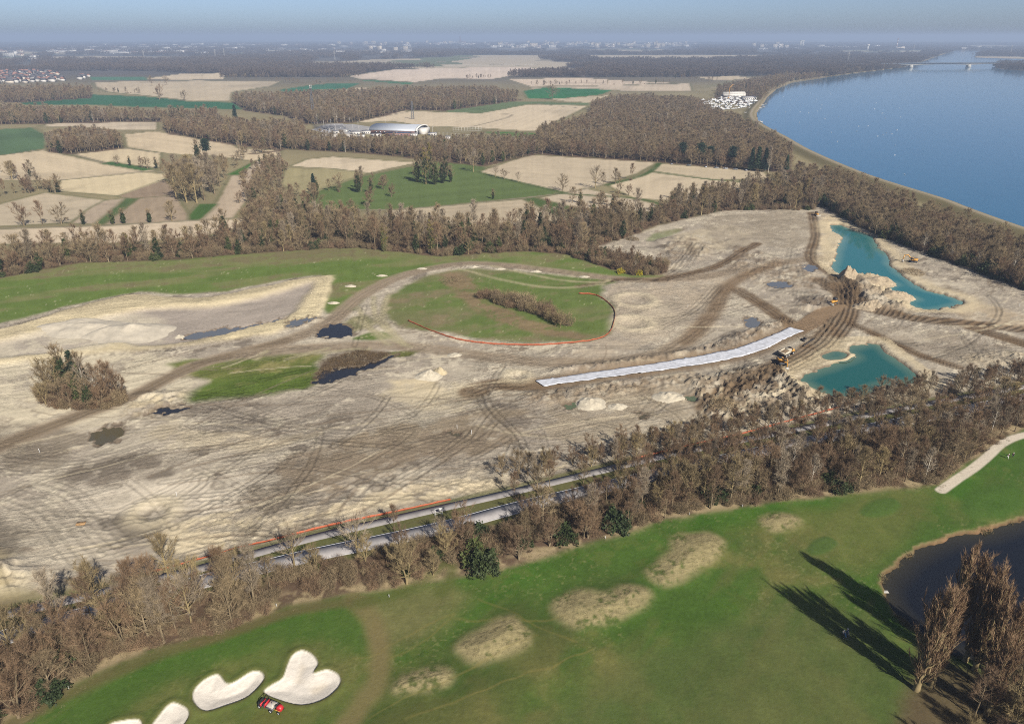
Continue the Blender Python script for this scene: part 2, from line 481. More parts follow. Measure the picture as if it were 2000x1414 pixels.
# ---- 3 floors of the woods
WOODS = {
 'mid_forest': [(1050,268),(1115,252),(1160,232),(1155,215),(1190,200),(1260,200),(1350,205),(1385,225),(1440,245),(1500,278),(1540,305),(1545,338),(1500,336),(1400,327),(1285,318),(1050,302)],
 'centre_wood': [(455,200),(560,195),(700,190),(800,184),(960,184),(1020,196),(870,217),(790,216),(755,226),(690,240),(600,244),(560,228),(480,217)],
 'hall_wood': [(320,248),(420,246),(500,255),(590,256),(600,272),(548,294),(460,284),(330,262)],
 'clump_wood': [(92,284),(150,272),(232,280),(240,291),(140,302),(98,298)],
 'left_hedge': [(-150,216),(100,224),(300,232),(420,226),(430,236),(250,239),(0,244),(-150,250)],
 'left_wood': [(-150,184),(110,181),(180,182),(176,192),(60,200),(-150,205)],
 'hall_belt': [(450,306),(560,292),(700,299),(840,313),(940,325),(1050,302),(1045,282),(930,283),(850,290),(700,283),(600,276),(545,296)],
 'mid_belt': [(-100,562),(0,544),(152,514),(353,508),(460,498),(650,485),(700,485),(858,501),(1025,491),(1110,497),(1180,478),(1250,455),(1275,436),(1200,428),(1100,440),(900,452),(760,442),(620,428),(570,400),(500,420),(460,462),(353,484),(150,493),(-100,530)],
 'thicket_belt': [(1100,497),(1170,518),(1230,537),(1297,537),(1300,520),(1210,503),(1130,485)],
 'upper_belt': [(1275,442),(1410,412),(1500,410),(1592,412),(1605,385),(1560,360),(1480,372),(1290,412)],
 'dyke_wood': [(1545,340),(1640,352),(1720,386),(1850,438),(2150,545),(2150,630),(2000,566),(1850,511),(1700,456),(1600,398)],
 'bank_wood': [(1395,196),(1480,212),(1506,182),(1540,163),(1640,148),(1755,133),(1720,130),(1600,139),(1500,156),(1400,178)],
 'golf_belt': [(-60,1450),(60,1400),(150,1325),(300,1262),(450,1228),(560,1178),(700,1152),(830,1132),(1000,1100),(1130,1060),(1300,1012),(1450,988),(1560,972),(1700,957),(1830,945),(1900,892),(2000,832),(2150,790),(2150,705),(2000,738),(1850,770),(1700,798),(1560,826),(1400,850),(1260,880),(1100,925),(960,968),(850,1000),(600,1060),(430,1105),(250,1150),(100,1190),(-60,1190)],
}
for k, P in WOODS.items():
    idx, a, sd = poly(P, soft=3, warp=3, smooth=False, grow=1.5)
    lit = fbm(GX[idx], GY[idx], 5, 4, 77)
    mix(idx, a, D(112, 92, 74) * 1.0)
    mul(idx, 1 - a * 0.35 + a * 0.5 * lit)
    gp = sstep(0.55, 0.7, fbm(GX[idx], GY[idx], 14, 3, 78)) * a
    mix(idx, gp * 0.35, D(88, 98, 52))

# ---- 4 meadows and the construction site
SITE = [(-120,640),(0,628),(130,596),(270,568),(360,573),(430,568),(560,543),(640,536),(700,545),(800,528),(900,508),(1000,514),(1150,538),(1240,545),(1300,540),(1300,520),(1180,500),(1120,486),(1180,478),(1250,456),(1290,440),(1410,412),(1500,410),(1590,410),(1600,398),(1700,455),(1850,509),(2000,563),(2160,625),(2160,712),(2000,742),(1850,773),(1700,800),(1560,826),(1400,850),(1260,882),(1100,928),(960,970),(850,994),(600,1050),(430,1095),(330,1118),(180,1135),(0,1160),(-120,1180)]
idx, a, sd = poly(SITE, soft=2.5, warp=2.0, smooth=False)
X, Y = GX[idx], GY[idx]
axis = math.atan2(at(2000, 760)[1] - at(370, 1140)[1], at(2000, 760)[0] - at(370, 1140)[0])
Xw = X + (fbm(X, Y, 70, 3, 21) - .5) * 60; Yw = Y + (fbm(X, Y, 70, 3, 22) - .5) * 60
s1 = streak(Xw, Yw, axis, 40, 6, 4, 11); s5 = streak(Xw, Yw, axis + .1, 16, .9, 3, 18); s6 = streak(Xw, Yw, axis - .25, 9, .55, 2, 19); s2 = streak(Xw, Yw, axis + 0.35, 14, 1.6, 3, 12); s3 = fbm(X, Y, 28, 4, 13); s4 = fbm(X, Y, 2.2, 3, 14)
base = D(178, 165, 146)[None, :] * np.ones((len(idx), 1))
t = sstep(0.40, 0.68, 0.6 * s3 + 0.4 * s1)[:, None]; base += (D(204, 191, 167) - base) * t * 0.9
t = sstep(0.54, 0.72, 0.55 * fbm(X, Y, 20, 4, 15) + 0.45 * s2)[:, None]; base += (D(140, 125, 106) - base) * t * 0.85
t = sstep(0.60, 0.72, 0.5 * s2 + 0.5 * s4)[:, None]; base += (D(220, 207, 180) - base) * t * 0.8
t = (sstep(.56, .70, s5) * sstep(.44, .62, fbm(X, Y, 34, 3, 23)))[:, None]; base += (D(142, 126, 105) - base) * t * .6
t = (sstep(.58, .68, s6) * sstep(.40, .58, fbm(X, Y, 30, 3, 24)))[:, None]; base += (D(220, 206, 180) - base) * t * .5
t = (sstep(.60, .66, fbm(X, Y, 9, 5, 25, .62)) * sstep(.45, .6, fbm(X, Y, 60, 2, 26)))[:, None]; base += (D(118, 106, 92) - base) * t * .7
t = (sstep(.60, .66, fbm(X, Y, 7, 5, 27, .65)) * sstep(.42, .6, fbm(X, Y, 45, 2, 28)))[:, None]; base += (D(228, 214, 186) - base) * t * .75
base *= (0.69 + 0.26 * s4 + 0.17 * s2 + .15 * s5)[:, None]
C[idx] += (base - C[idx]) * a[:, None]
region(idx, a, 'construction_ground', 'bare churned tan and grey earth of the construction site')
SITE_A = np.zeros(NV); SITE_A[idx] = a
GZ[idx] += a * ((fbm(X, Y, 26, 3, 16) - 0.5) * 1.0 + (s4 - 0.5) * 0.22 + (s2 - 0.5) * 0.18) * sstep(0, 8, sd)
def patch(P, c, alpha=0.9, soft=2.0, warp=2.5, tex=0.25, smooth=True, seed=0, thr=None, ls=14, lt=2.0, ang=None):
    idx, a, sd = poly(P, soft, warp, smooth)
    X, Y = GX[idx], GY[idx]
    nz = streak(X, Y, axis if ang is None else ang, ls, lt, 3, 500 + seed)
    if thr is not None: a = a * sstep(thr - 0.12, thr + 0.12, nz)
    cc = np.asarray(c)[None, :] * (1 - tex + 2 * tex * nz)[:, None]
    a = a * (.35 + .65 * sstep(.38, .48, fbm(X, Y, 6, 5, 540 + seed, .62)))
    C[idx] += (cc - C[idx]) * (a * alpha)[:, None]
    return idx, a, sd
# pale sand sheets and dark damp sheets of the site
for k, (P, c, al) in enumerate([
    ([(0,690),(180,690),(330,690),(420,720),(400,760),(260,800),(100,850),(0,870)], D(222,208,178), .8),
    ([(160,955),(260,935),(420,930),(520,945),(500,980),(380,1010),(250,1015),(170,990)], D(220,206,182), .95),
    ([(200,1010),(330,1000),(360,1025),(230,1040)], D(122,112,98), .85),
    ([(170,900),(300,890),(345,905),(330,935),(190,945),(120,940)], D(132,120,104), .8),
    ([(0,830),(130,850),(150,880),(60,920),(0,915)], D(150,137,117), .7),
    ([(-60,1010),(50,1020),(60,1070),(-60,1110)], D(128,118,102), .7),
    ([(400,1010),(600,990),(800,955),(960,925),(1000,950),(850,980),(600,1030),(420,1075),(330,1085),(300,1050)], D(226,208,172), .75),
    ([(700,850),(900,810),(1020,800),(1000,830),(860,880),(720,910),(600,900)], D(160,143,118), .75),
    ([(500,790),(620,760),(740,745),(780,780),(700,810),(540,820),(420,810)], D(176,163,144), .8),
    ([(760,750),(850,735),(880,770),(820,780)], D(214,196,160), .8),
    ([(1190,560),(1300,560),(1390,580),(1330,650),(1220,690),(1120,692),(1180,660),(1205,620)], D(188,172,148), .7),
    ([(1320,460),(1420,440),(1480,450),(1450,480),(1350,500)], D(196,180,150), .6),
    ([(1280,540),(1400,530),(1420,560),(1360,600),(1280,580)], D(196,178,152), .6),
    ([(1600,420),(1640,425),(1700,450),(1730,480),(1800,540),(1750,500),(1690,470),(1640,450),(1620,470),(1640,500),(1610,530),(1600,480)], D(226,205,168), .8),
    ([(1700,630),(1850,650),(1980,690),(1930,715),(1800,700),(1720,660)], D(160,146,126), .7),
    ([(1880,700),(2000,680),(2100,690),(2000,712),(1900,712)], D(204,190,164), .7),
    ([(1250,850),(1500,790),(1560,790),(1500,820),(1300,870)], D(200,184,156), .7),
    ([(1090,780),(1250,760),(1400,770),(1350,820),(1150,860),(1040,840)], D(176,160,134), .6),
    ([(1820,600),(1900,590),(2010,620),(2010,640),(1900,625)], D(190,170,140), .7),
    ([(1480,420),(1570,415),(1580,470),(1500,480)], D(162,148,126), .6),
    ([(560,905),(700,870),(900,830),(1010,845),(960,880),(800,920),(640,960),(560,940)], D(150,134,112), .85),
    ([(330,830),(480,850),(640,840),(560,870),(420,880),(300,865)], D(206,190,160), .7),
    ([(880,740),(940,770),(900,790),(800,800),(760,770)], D(212,196,164), .7),
    ([(60,830),(160,850),(150,880),(60,900),(0,880)], D(146,133,114), .8),
    ([(480,940),(560,950),(600,980),(500,1000),(440,985)], D(140,127,108), .7),
    ([(1380,430),(1500,415),(1560,430),(1500,470),(1400,480)], D(168,154,132), .7),
    ([(1230,600),(1320,600),(1300,640),(1230,650)], D(206,190,162), .6),
]):
    patch(P, c, min(1, al * 1.15), soft=2.5, warp=6, tex=.25, seed=k)
def height_rough(P, amp, scale, seed, soft=4.0, dark=None, darkamt=0.75):
    idx, a, sd = poly(P, soft, 2.0)
    X, Y = GX[idx], GY[idx]
    h = fbm(X, Y, scale, 4, seed, 0.6)
    h = np.abs(h - 0.5) * 2
    GZ[idx] += a * amp * 1.05 * (1 - h) ** 2
    if dark is not None:
        mix(idx, a * darkamt * sstep(0.3, 0.7, fbm(X, Y, scale * 0.8, 3, seed + 5)), dark)
# churned spoil
for k, (P, amp, sc, dk) in enumerate([
    ([(1350,745),(1500,715),(1560,745),(1590,775),(1560,800),(1420,825),(1380,800)], 2.4, 3.4, D(128,108,84)),
    ([(1330,690),(1420,660),(1530,625),(1545,640),(1500,660),(1420,685),(1300,705),(1150,728),(1100,722)], 2.0, 3.2, D(128,108,84)),
    ([(1640,540),(1720,545),(1790,575),(1770,610),(1700,600),(1650,570)], 3.0, 7.0, D(170,150,122)),
    ([(1550,600),(1600,580),(1630,590),(1590,610)], 1.8, 4.0, D(116,100,82)),
    ([(1590,640),(1640,600),(1650,612),(1610,655)], 1.3, 3.0, D(112,94,74)),
    ([(1440,480),(1600,540),(1620,560),(1500,560),(1430,530)], 1.0, 4.0, D(140,122,100)),
    ([(1290,470),(1360,465),(1380,500),(1320,520),(1295,510)], 1.6, 7.0, D(140,122,100)),
    ([(1030,770),(1200,745),(1350,730),(1360,750),(1200,775),(1060,790)], 1.3, 3.4, D(150,130,104)),
    ([(270,770),(360,765),(330,800),(250,810)], 1.2, 3.0, D(214,196,160)),
    ([(1900,690),(2050,695),(2050,715),(1900,712)], 1.2, 4.0, D(190,172,142)),
    ([(1560,760),(1620,775),(1600,800),(1540,800)], 1.5, 4.0, D(190,172,142)),
    ([(380,975),(640,930),(960,900),(980,950),(700,1000),(450,1060)], 0.5, 5.0, None),
    ([(-60,1085),(20,1095),(50,1140),(-60,1160)], 3.0, 9.0, D(214,196,150)),
]):
    height_rough(P, amp, sc, 600 + k * 9, dark=dk)

GR1, GR2, GRB = D(106, 124, 60), D(130, 132, 82), D(122, 110, 80)
def grass(P, soft=2.0, warp=2.5, seed=0, alpha=1.0, cols=(GR1, GR2, GRB), name=None, label=None, smooth=True):
    idx, a, sd = poly(P, soft, warp, smooth)
    X, Y = GX[idx], GY[idx]
    nA = streak(X, Y, axis, 60, 14, 4, 700 + seed); nB = fbm(X, Y, 5, 4, 710 + seed)
    cc = np.asarray(cols[0])[None, :] * np.ones((len(idx), 1))
    t = sstep(0.42, 0.62, nA)[:, None]; cc += (cols[1] - cc) * t
    t = sstep(0.52, 0.7, 0.5 * nB + 0.5 * nA)[:, None]; cc += (cols[2] - cc) * t * 0.8
    cc *= (0.78 + 0.3 * nB + 0.16 * nf[idx])[:, None]
    sp = sstep(0.80, 0.86, fbm(X, Y, 0.9, 2, 730 + seed)) * sstep(0.5, 0.65, fbm(X, Y, 18, 2, 735 + seed))
    cc += (D(208, 200, 160) - cc) * sp[:, None] * 0.45          # pale stones lying in the grass
    C[idx] += (cc - C[idx]) * (a * alpha)[:, None]
    if name: region(idx, a, name, label)
    return idx, a, sd
MEADOW = [(-120,570),(0,544),(152,514),(353,508),(460,498),(650,485),(700,485),(858,501),(1025,491),(1110,497),(1175,522),(1230,538),(1297,538),(1300,546),(1150,541),(1000,519),(900,513),(800,531),(740,562),(690,603),(640,612),(631,600),(646,548),(620,538),(560,545),(430,570),(360,575),(270,570),(130,598),(0,632),(-120,650)]
grass(MEADOW, 2, 2, 1, name='meadow', label='green meadow between the mid hedge and the pale sand basin', smooth=False)
ISLAND = [(752,590),(790,560),(860,532),(950,527),(1080,537),(1195,549),(1180,560),(1176,580),(1198,605),(1198,630),(1180,655),(1150,666),(1050,670),(960,664),(860,648),(790,638),(760,620)]
i_isl = grass(ISLAND, 2.5, 2.5, 2, cols=(D(106,121,62), D(124,125,80), D(134,119,90)), name='meadow', label='oval green meadow ringed by orange netting')
grass([(332,710),(380,702),(560,692),(640,690),(622,715),(612,745),(560,760),(400,785),(365,775),(400,740),(350,730)], 3, 4, 3, cols=(D(100,118,50), D(116,122,62), D(150,140,92)))
grass([(690,662),(735,647),(765,660)], 1.5, 1.5, 4)
grass([(640,640),(700,615),(735,625),(700,645),(660,655)], 2.5, 3, 5, alpha=.8, cols=(D(120,118,72),)*3)
grass([(1260,470),(1290,452),(1330,448),(1300,465)], 2, 2, 6, alpha=.6)
grass([(640,590),(690,575),(650,606)], 1.5, 1.5, 7)
grass([(740,690),(830,682),(800,694),(750,700)], 1, 2, 8, cols=(D(110,112,60),)*3)
# dry gully across the meadow island
patch([(860,535),(895,530),(930,560),(960,590),(1060,630),(1150,655),(1120,662),(1000,640),(930,605),(880,565)], D(142,120,92), .85, 2.5, 3, .3, seed=90)
# the pale basin: berm, grey floor, slate water strip
BERM = [(-100,660),(0,645),(130,606),(265,577),(360,583),(430,578),(560,552),(640,540),(646,548),(632,600),(600,628),(500,657),(300,682),(180,692),(0,712),(-100,720)]
FLOOR = [(-100,690),(60,655),(240,612),(310,602),(400,600),(480,588),(560,566),(612,552),(590,590),(560,618),(440,652),(320,674),(200,672),(100,690),(-100,705)]
idx, a, sd = poly(BERM, 2.5, 2.0); mix(idx, a, D(226,208,168)); mul(idx, 1 - a * .25 + a * .4 * streak(GX[idx], GY[idx], axis, 30, 3, 3, 91)); GZ[idx] += a * .9
idx, a, sd = poly(FLOOR, 3.0, 2.0); X, Y = GX[idx], GY[idx]
fl = D(176,163,148)[None, :] * (0.8 + 0.4 * streak(X, Y, axis - .1, 30, 4, 4, 92))[:, None]
C[idx] += (fl - C[idx]) * a[:, None]; GZ[idx] -= a * 1.5
for off_, dp_ in ((0, .12), (1.2, .1), (-1.4, .1), (2.6, .1)):
    Gb = spline(atn([(40,632),(130,608),(265,585),(360,590),(440,583),(560,558),(628,545),(630,580),(600,612),(500,648),(330,676),(190,684)]), 5); tb = np.gradient(Gb, axis=0); nb_ = np.stack([-tb[:, 1], tb[:, 0]], 1); nb_ /= np.linalg.norm(nb_, axis=1)[:, None]
    stroke(Gb + nb_ * off_, 3, None, .8, px=False, rut=dp_, gauge=2.0, seed=97, warp=.8)
patch([(-100,690),(60,655),(240,612),(310,625),(330,660),(250,678),(100,690),(0,705)], D(216,203,176), .8, 5, 6, .2, seed=93)
patch([(620,560),(645,545),(634,600),(600,628),(500,655),(440,663),(560,630),(600,600)], D(232,214,172), .9, 1.5, 2, .25, seed=94)

# dirt roads
ROADC = D(164, 146, 122); FRESH = D(134, 112, 86); PALE = D(204, 190, 158)
HAUL = [(-120,920),(0,872),(150,812),(260,772),(330,736),(400,706),(480,686),(560,664),(640,630),(700,582),(780,541),(880,518),(960,516),(1080,529),(1200,544),(1290,547),(1400,537),(1450,518)]
stroke(HAUL, 8.5, ROADC, .95, soft=1.8, seed=1)
stroke(HAUL[:8], 5.0, D(138, 121, 98), .85, soft=.9, seed=8, noise=.15)
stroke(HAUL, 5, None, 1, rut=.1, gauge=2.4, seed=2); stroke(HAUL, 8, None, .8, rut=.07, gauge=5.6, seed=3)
R2 = [(480,690),(560,682),(650,677),(760,673),(850,682),(1000,702),(1100,708),(1250,702),(1330,672),(1390,612),(1410,572),(1440,546),(1520,516),(1640,498)]
stroke(R2, 9, ROADC, .9, soft=2.0, seed=4); stroke(R2, 8, None, .9, rut=.1, gauge=2.6, seed=5); stroke(R2, 8, None, .7, rut=.08, gauge=5.4, seed=6)
stroke([(1340,668),(1392,612),(1412,572),(1442,546),(1520,516)], 6, FRESH, .8, soft=2, seed=7)
FRESHROADS = [
 ([(1520,722),(1600,676),(1645,622),(1655,575),(1640,545)], 12, 5), ([(1640,560),(1690,600),(1800,624),(1900,632),(2100,655)], 9, 4),
 ([(1660,596),(1640,572),(1600,550)], 9, 3), ([(1586,415),(1592,460),(1582,500),(1600,522),(1640,545)], 6, 2), ([(1440,566),(1490,598),(1530,625),(1552,642)], 8, 3),
 ([(1655,628),(1750,672),(1800,694),(1872,718)], 5, 2), ([(1290,546),(1400,520),(1480,475)], 6, 2), ([(920,765),(960,752),(1050,752)], 9, 3),
 ([(1130,560),(1220,545),(1300,548)], 4, 2), ([(2100,700),(1980,665),(1900,640)], 9, 3), ([(1380,800),(1440,760),(1520,722)], 8, 3)]
for k, (P, w, nr_) in enumerate(FRESHROADS):
    stroke(P, w, FRESH, .9, soft=1.6, seed=20 + k)
    for q in range(nr_):
        G = atn(P); off = (q - (nr_ - 1) / 2) * (w / max(nr_, 1)) * 0.8
        tg = np.gradient(G, axis=0); nn = np.stack([-tg[:, 1], tg[:, 0]], 1); nn /= np.linalg.norm(nn, axis=1)[:, None]
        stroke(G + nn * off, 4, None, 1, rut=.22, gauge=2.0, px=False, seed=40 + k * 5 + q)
# worn pale tyre tracks where the roads fork
for k, P in enumerate([[(700,600),(720,640),(760,672)], [(730,580),(735,620),(770,660)], [(760,575),(748,620),(790,672)], [(690,620),(740,650),(800,676)], [(640,650),(720,636),(760,600)],
                       [(960,520),(1080,545),(1170,552),(1190,546)], [(900,526),(1000,552),(1090,562),(1180,556)], [(620,690),(700,680)], [(500,700),(520,685)], [(560,700),(640,680)], [(660,735),(700,690),(720,680)], [(640,745),(680,690)]]):
    stroke(P, 2.6, D(190,178,140), .65, soft=.9, seed=60 + k); stroke(P, 3, None, .6, rut=.08, gauge=1.8, seed=70 + k)
# loose tyre tracks all over the bare ground
BARE = SITE_A.copy()
for P_ in (MEADOW, ISLAND, BERM): i_, a_m, _d = poly(P_, 2, 1, smooth=False); BARE[i_] *= 1 - a_m
pts = np.stack([rng.uniform(-60, 2060, 2200), rng.uniform(450, 1140, 2200)], 1)
gp = atn(pts); sp_ = inside(gp[:, 0], gp[:, 1], atn(SITE)) & ~inside(gp[:, 0], gp[:, 1], atn(ISLAND)) & ~inside(gp[:, 0], gp[:, 1], atn(MEADOW)) & ~inside(gp[:, 0], gp[:, 1], atn(BERM))
gp = gp[sp_]
w = gp[:, 1] ** 2; gp = gp[rng.permutation(len(gp))[:380]]
for k, p in enumerate(gp):
    ang = axis + rng.normal(0.0, 0.30) + (math.pi / 2 * rng.uniform(-.6, .6) if rng.random() < .38 else 0)
    ln = rng.uniform(15, 60); cur = rng.normal(0, .012)
    P = []; q = p.copy(); a_ = ang
    for j in range(7):
        P.append(q.copy()); q = q + ln / 6 * np.array([math.cos(a_), math.sin(a_)]); a_ += cur * ln / 6
    r_ = rng.random()
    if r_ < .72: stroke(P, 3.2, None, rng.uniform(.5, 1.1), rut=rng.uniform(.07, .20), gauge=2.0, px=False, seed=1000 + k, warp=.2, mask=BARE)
    elif r_ < .87: stroke(P, rng.uniform(.4, 1.2), D(140,124,104), .6, px=False, seed=1000 + k, warp=.5, mask=BARE)
    else: stroke(P, rng.uniform(.4, 1.1), D(222,206,172), .5, px=False, seed=1000 + k, warp=.5, mask=BARE)
# bundles of parallel tracks seen at fixed places
def bundle(P, n, gap, depth=.12, c=None, alpha=.8, w=2.4):
    G = spline(atn(P), 4); tg = np.gradient(G, axis=0); nn = np.stack([-tg[:, 1], tg[:, 0]], 1); nn /= np.linalg.norm(nn, axis=1)[:, None]
    for q in range(n):
        off = (q - (n - 1) / 2) * gap + rng.normal(0, gap * .2)
        stroke(G + nn * off, w, c, alpha, px=False, rut=depth, gauge=1.9, seed=2000 + q, warp=.25, mask=BARE)
bundle([(40,960),(110,985),(160,1040),(200,1080)], 5, 2.8); bundle([(0,900),(150,905),(300,870),(500,850)], 4, 3.0)
bundle([(330,1095),(500,1050),(700,1000),(900,955)], 5, 3.2, .10); bundle([(440,805),(560,830),(700,835),(850,800),(960,775)], 6, 3.0, .12)
bundle([(930,860),(980,800),(1080,770),(1180,745)], 3, 3.0); bundle([(350,980),(390,950),(400,930)], 3, 1.8, .1); bundle([(945,770),(960,800),(1010,850),(1030,900)], 2, 2.4, .2)
bundle([(1000,890),(1010,870),(1040,900)], 2, 2.2, .2); bundle([(250,830),(420,822),(620,845),(800,860)], 4, 3.4, .12); bundle([(1290,545),(1330,520),(1360,480)], 4, 2.5, .2)
bundle([(1290,640),(1350,610),(1400,560)], 3, 2.5); bundle([(1180,720),(1300,690),(1380,640)], 3, 2.6, .1); bundle([(1500,560),(1560,575),(1640,600)], 3, 3, .15)
bundle([(1010,720),(900,700),(800,690)], 4, 2.6, .08); bundle([(1240,760),(1300,790),(1340,820),(1330,850)], 3, 3, .14)
# fresh brown fill beyond the white fleece
idx, a, sd = poly([(1546,641),(1580,613),(1620,600),(1652,596),(1640,612),(1600,640),(1568,650)], .8, .6); mix(idx, a, D(150,126,98)); GZ[idx] = GZ[idx] * (1 - a) + a * .5
FLEECE = [(1045,745),(1150,730),(1300,708),(1400,690),(1450,678),(1510,655),(1542,641),(1570,648),(1530,665),(1490,685),(1420,704),(1300,724),(1180,740),(1062,756)]
idx, a, sd = poly(FLEECE, 2.5, 0, smooth=True, grow=2.5); GZ[idx] *= (1 - a); mix(idx, a * .8, FRESH)

# ponds, pools and puddles: (outline, water level, depth)
POND_N = [(1622,440),(1640,437),(1660,445),(1700,458),(1708,465),(1715,480),(1738,500),(1740,515),(1770,540),(1805,562),(1850,574),(1876,584),(1872,593),(1820,602),(1788,597),(1772,586),(1788,580),(1760,571),(1732,560),(1746,550),(1720,542),(1690,538),(1660,535),(1628,525),(1632,500),(1640,475),(1646,462),(1628,450)]
POND_S = [(1565,737),(1590,722),(1630,708),(1655,701),(1670,692),(1656,680),(1700,668),(1722,676),(1745,695),(1800,735),(1785,742),(1760,746),(1720,752),(1690,766),(1640,773),(1605,762),(1580,747)]
POOL = [(1606,694),(1625,684),(1640,684),(1654,690),(1645,699),(1616,700)]
def dig(P, depth, soft, rim=D(214,196,160), rimw=3.0, warp=1.2, wet=D(120,104,86), fine=0.0):
    idx, a, sd = poly(P, soft, warp, fine=fine)
    k = sstep(-soft, soft * 1.5, sd)
    lvl = float(np.median(GZ[idx][sd > 0])) if (sd > 0).any() else 0.0
    kk = sstep(-soft * 3, 0, sd)
    GZ[idx] = GZ[idx] * (1 - kk) + lvl * kk - depth * k
    if rim is not None: mix(idx, np.exp(-((sd + rimw) / rimw) ** 2) * .75, rim)
    mix(idx, sstep(-1.2, -.2, sd) * .8, wet)
    return lvl
LV = {}
LV['N'] = dig(POND_N, 2.6, 2.2, rimw=4.5, fine=3.0); LV['S'] = dig(POND_S, 2.6, 2.2, rimw=4.5, fine=2.5); LV['P'] = dig(POOL, 1.2, 1.2, rimw=1.5)
PUDDLES = [  # outline, colour key, label
 ([(620,650),(650,629),(672,634),(692,648),(686,655),(650,660),(622,657)], 'black', 'black puddle between the forks of the dirt road'),
 ([(612,745),(625,722),(700,716),(740,702),(770,690),(745,708),(700,728),(650,744)], 'black', 'black pool beside the dead reeds'),
 ([(362,652),(420,640),(480,632),(552,620),(520,632),(440,650),(380,658)], 'slate', 'slate grey strip of water on the basin floor'),
 ([(556,638),(585,625),(616,622),(590,634),(568,640)], 'slate', 'small slate grey pool outside the basin berm'),
 ([(168,842),(205,832),(235,832),(240,846),(215,862),(185,860)], 'brown', 'muddy dark green puddle on the pale earth'),
 ([(300,806),(318,796),(352,792),(366,796),(340,806),(312,810)], 'black', 'dark puddle behind the dried mud heap'),
 ([(1107,792),(1122,786),(1130,790),(1122,798),(1108,798)], 'green', 'small round green pool beside a white sand heap'),
 ([(1342,776),(1360,773),(1372,778),(1360,783),(1345,782)], 'green', 'small oval green pool near the spoil heaps'),
 ([(1242,808),(1262,804),(1266,811),(1250,814)], 'brown', 'small muddy puddle near the white sand heaps'),
 ([(1452,626),(1464,617),(1480,624),(1478,636),(1460,640)], 'slate', 'slate puddle beside the fresh dirt track'),
 ([(1560,522),(1580,517),(1596,522),(1580,530)], 'slate', 'shallow puddle beside the ruts near the turquoise pond'),
 ([(1500,555),(1530,552),(1545,560),(1515,563)], 'slate', 'shallow puddle on the churned ground'),
 ([(866,846),(885,842),(893,848),(878,853)], 'brown', 'tiny puddle on the brown graded ground'),
]
PUD_LV = [dig(P, .7, .7, rim=None, warp=2.2, fine=4.5) for P, key, lab in PUDDLES]
patch([(610,748),(640,700),(700,682),(760,690),(740,702),(700,716),(660,716),(630,735)], D(120,104,84), .9, 1.5, 2, .35, seed=95)
for x, y, r in ((1240,587,9), (1235,632,8), (300,1000,5), (1010,735,4)):
    gx, gy = at(x, y); dd = np.hypot(GX - gx, (GY - gy)); i = np.nonzero(dd < r * 3)[0]
    GZ[i] += -.8 * np.exp(-(dd[i] / r * 1.4) ** 2) + .6 * np.exp(-((dd[i] - r) / 2.5) ** 2); mix(i, .6 * np.exp(-((dd[i] - r) / 2.5) ** 2), D(222,206,172))

# ---- 5 dyke and river bed
BANK = [(2300,545),(2150,497),(2000,449),(1900,413),(1850,394),(1700,346),(1590,299),(1540,271),(1500,250),(1480,236),(1478,222),(1490,205),(1500,190),(1516,176),(1545,163),(1640,148),(1760,133),(1800,122),(1840,108),(1860,101)]
RIVER = BANK + [(1868,99),(1917,100),(1924,102),(1900,113),(1960,115),(2060,117),(2060,122),(1968,124),(1941,132),(1960,137),(2060,142),(2700,150),(2700,600)]
L = spline(atn(BANK), 4)
idx = sub(L, 60); idx = idx[GY[idx] < 6000]
d = seg_dist(GX[idx], GY[idx], L, False)
RL = atn(RIVER)
ins = inside(GX[idx], GY[idx], RL)
sd = np.where(ins, -d, d)        # positive on land
prof = np.interp(sd, [-6, -2, 0, 3, 6, 10, 18, 26], [-3, -1, .6, 2.6, 3.4, 3.4, 1.0, 0])
k = sstep(24, 12, sd)
GZ[idx] = GZ[idx] * (1 - k) + prof * k
mix(idx, sstep(26, 18, sd) * .95, D(128,118,84)); mul(idx, 1 - .0 * sd)
mix(idx, np.exp(-((sd - 8) / 2.2) ** 2), D(172,158,134)); mix(idx, np.exp(-((sd - 1.5) / 2.0) ** 2) * .9, D(150,136,112))
i2 = np.nonzero(inside(GX, GY, RL))[0]; d2 = seg_dist(GX[i2], GY[i2], L, False); GZ[i2] = np.where(d2 > 4, -3.0, GZ[i2]); mix(i2, np.ones(len(i2)), D(90, 90, 84))

# ---- 6 the golf course
GOLF = [(-120,1500),(60,1404),(150,1330),(300,1266),(450,1232),(560,1184),(700,1160),(830,1140),(900,1128),(1000,1108),(1130,1066),(1300,1016),(1450,990),(1560,974),(1700,960),(1830,948),(1900,895),(2000,835),(2160,780),(2300,1100),(2300,1600),(-120,1600)]
idx, a, sd = poly(GOLF, 1.2, .8, smooth=False)
X, Y = GX[idx], GY[idx]
gA = fbm(X, Y, 30, 4, 800); gB = fbm(X, Y, 6, 4, 801); gC = fbm(X, Y, .8, 3, 802); gD = streak(X, Y, axis + .5, 30, 2.5, 3, 803)
cc = D(82, 109, 45)[None, :] * np.ones((len(idx), 1))
t = sstep(.42, .66, .6 * gA + .4 * gD)[:, None]; cc += (D(100, 110, 57) - cc) * t
t = sstep(.52, .7, .5 * gB + .5 * gA)[:, None]; cc += (D(122, 116, 68) - cc) * t * .7
t = sstep(14, 3, sd)[:, None] * sstep(.3, .6, gA)[:, None]; cc += (D(70, 112, 34) - cc) * t * .8
cc *= (.64 + .30 * gB + .30 * gC)[:, None]
t = (sstep(.55, .62, fbm(X, Y, 3.2, 4, 806, .6)) * sstep(.4, .6, fbm(X, Y, 22, 3, 807)))[:, None]; cc += (D(120, 120, 66) - cc) * t * .22
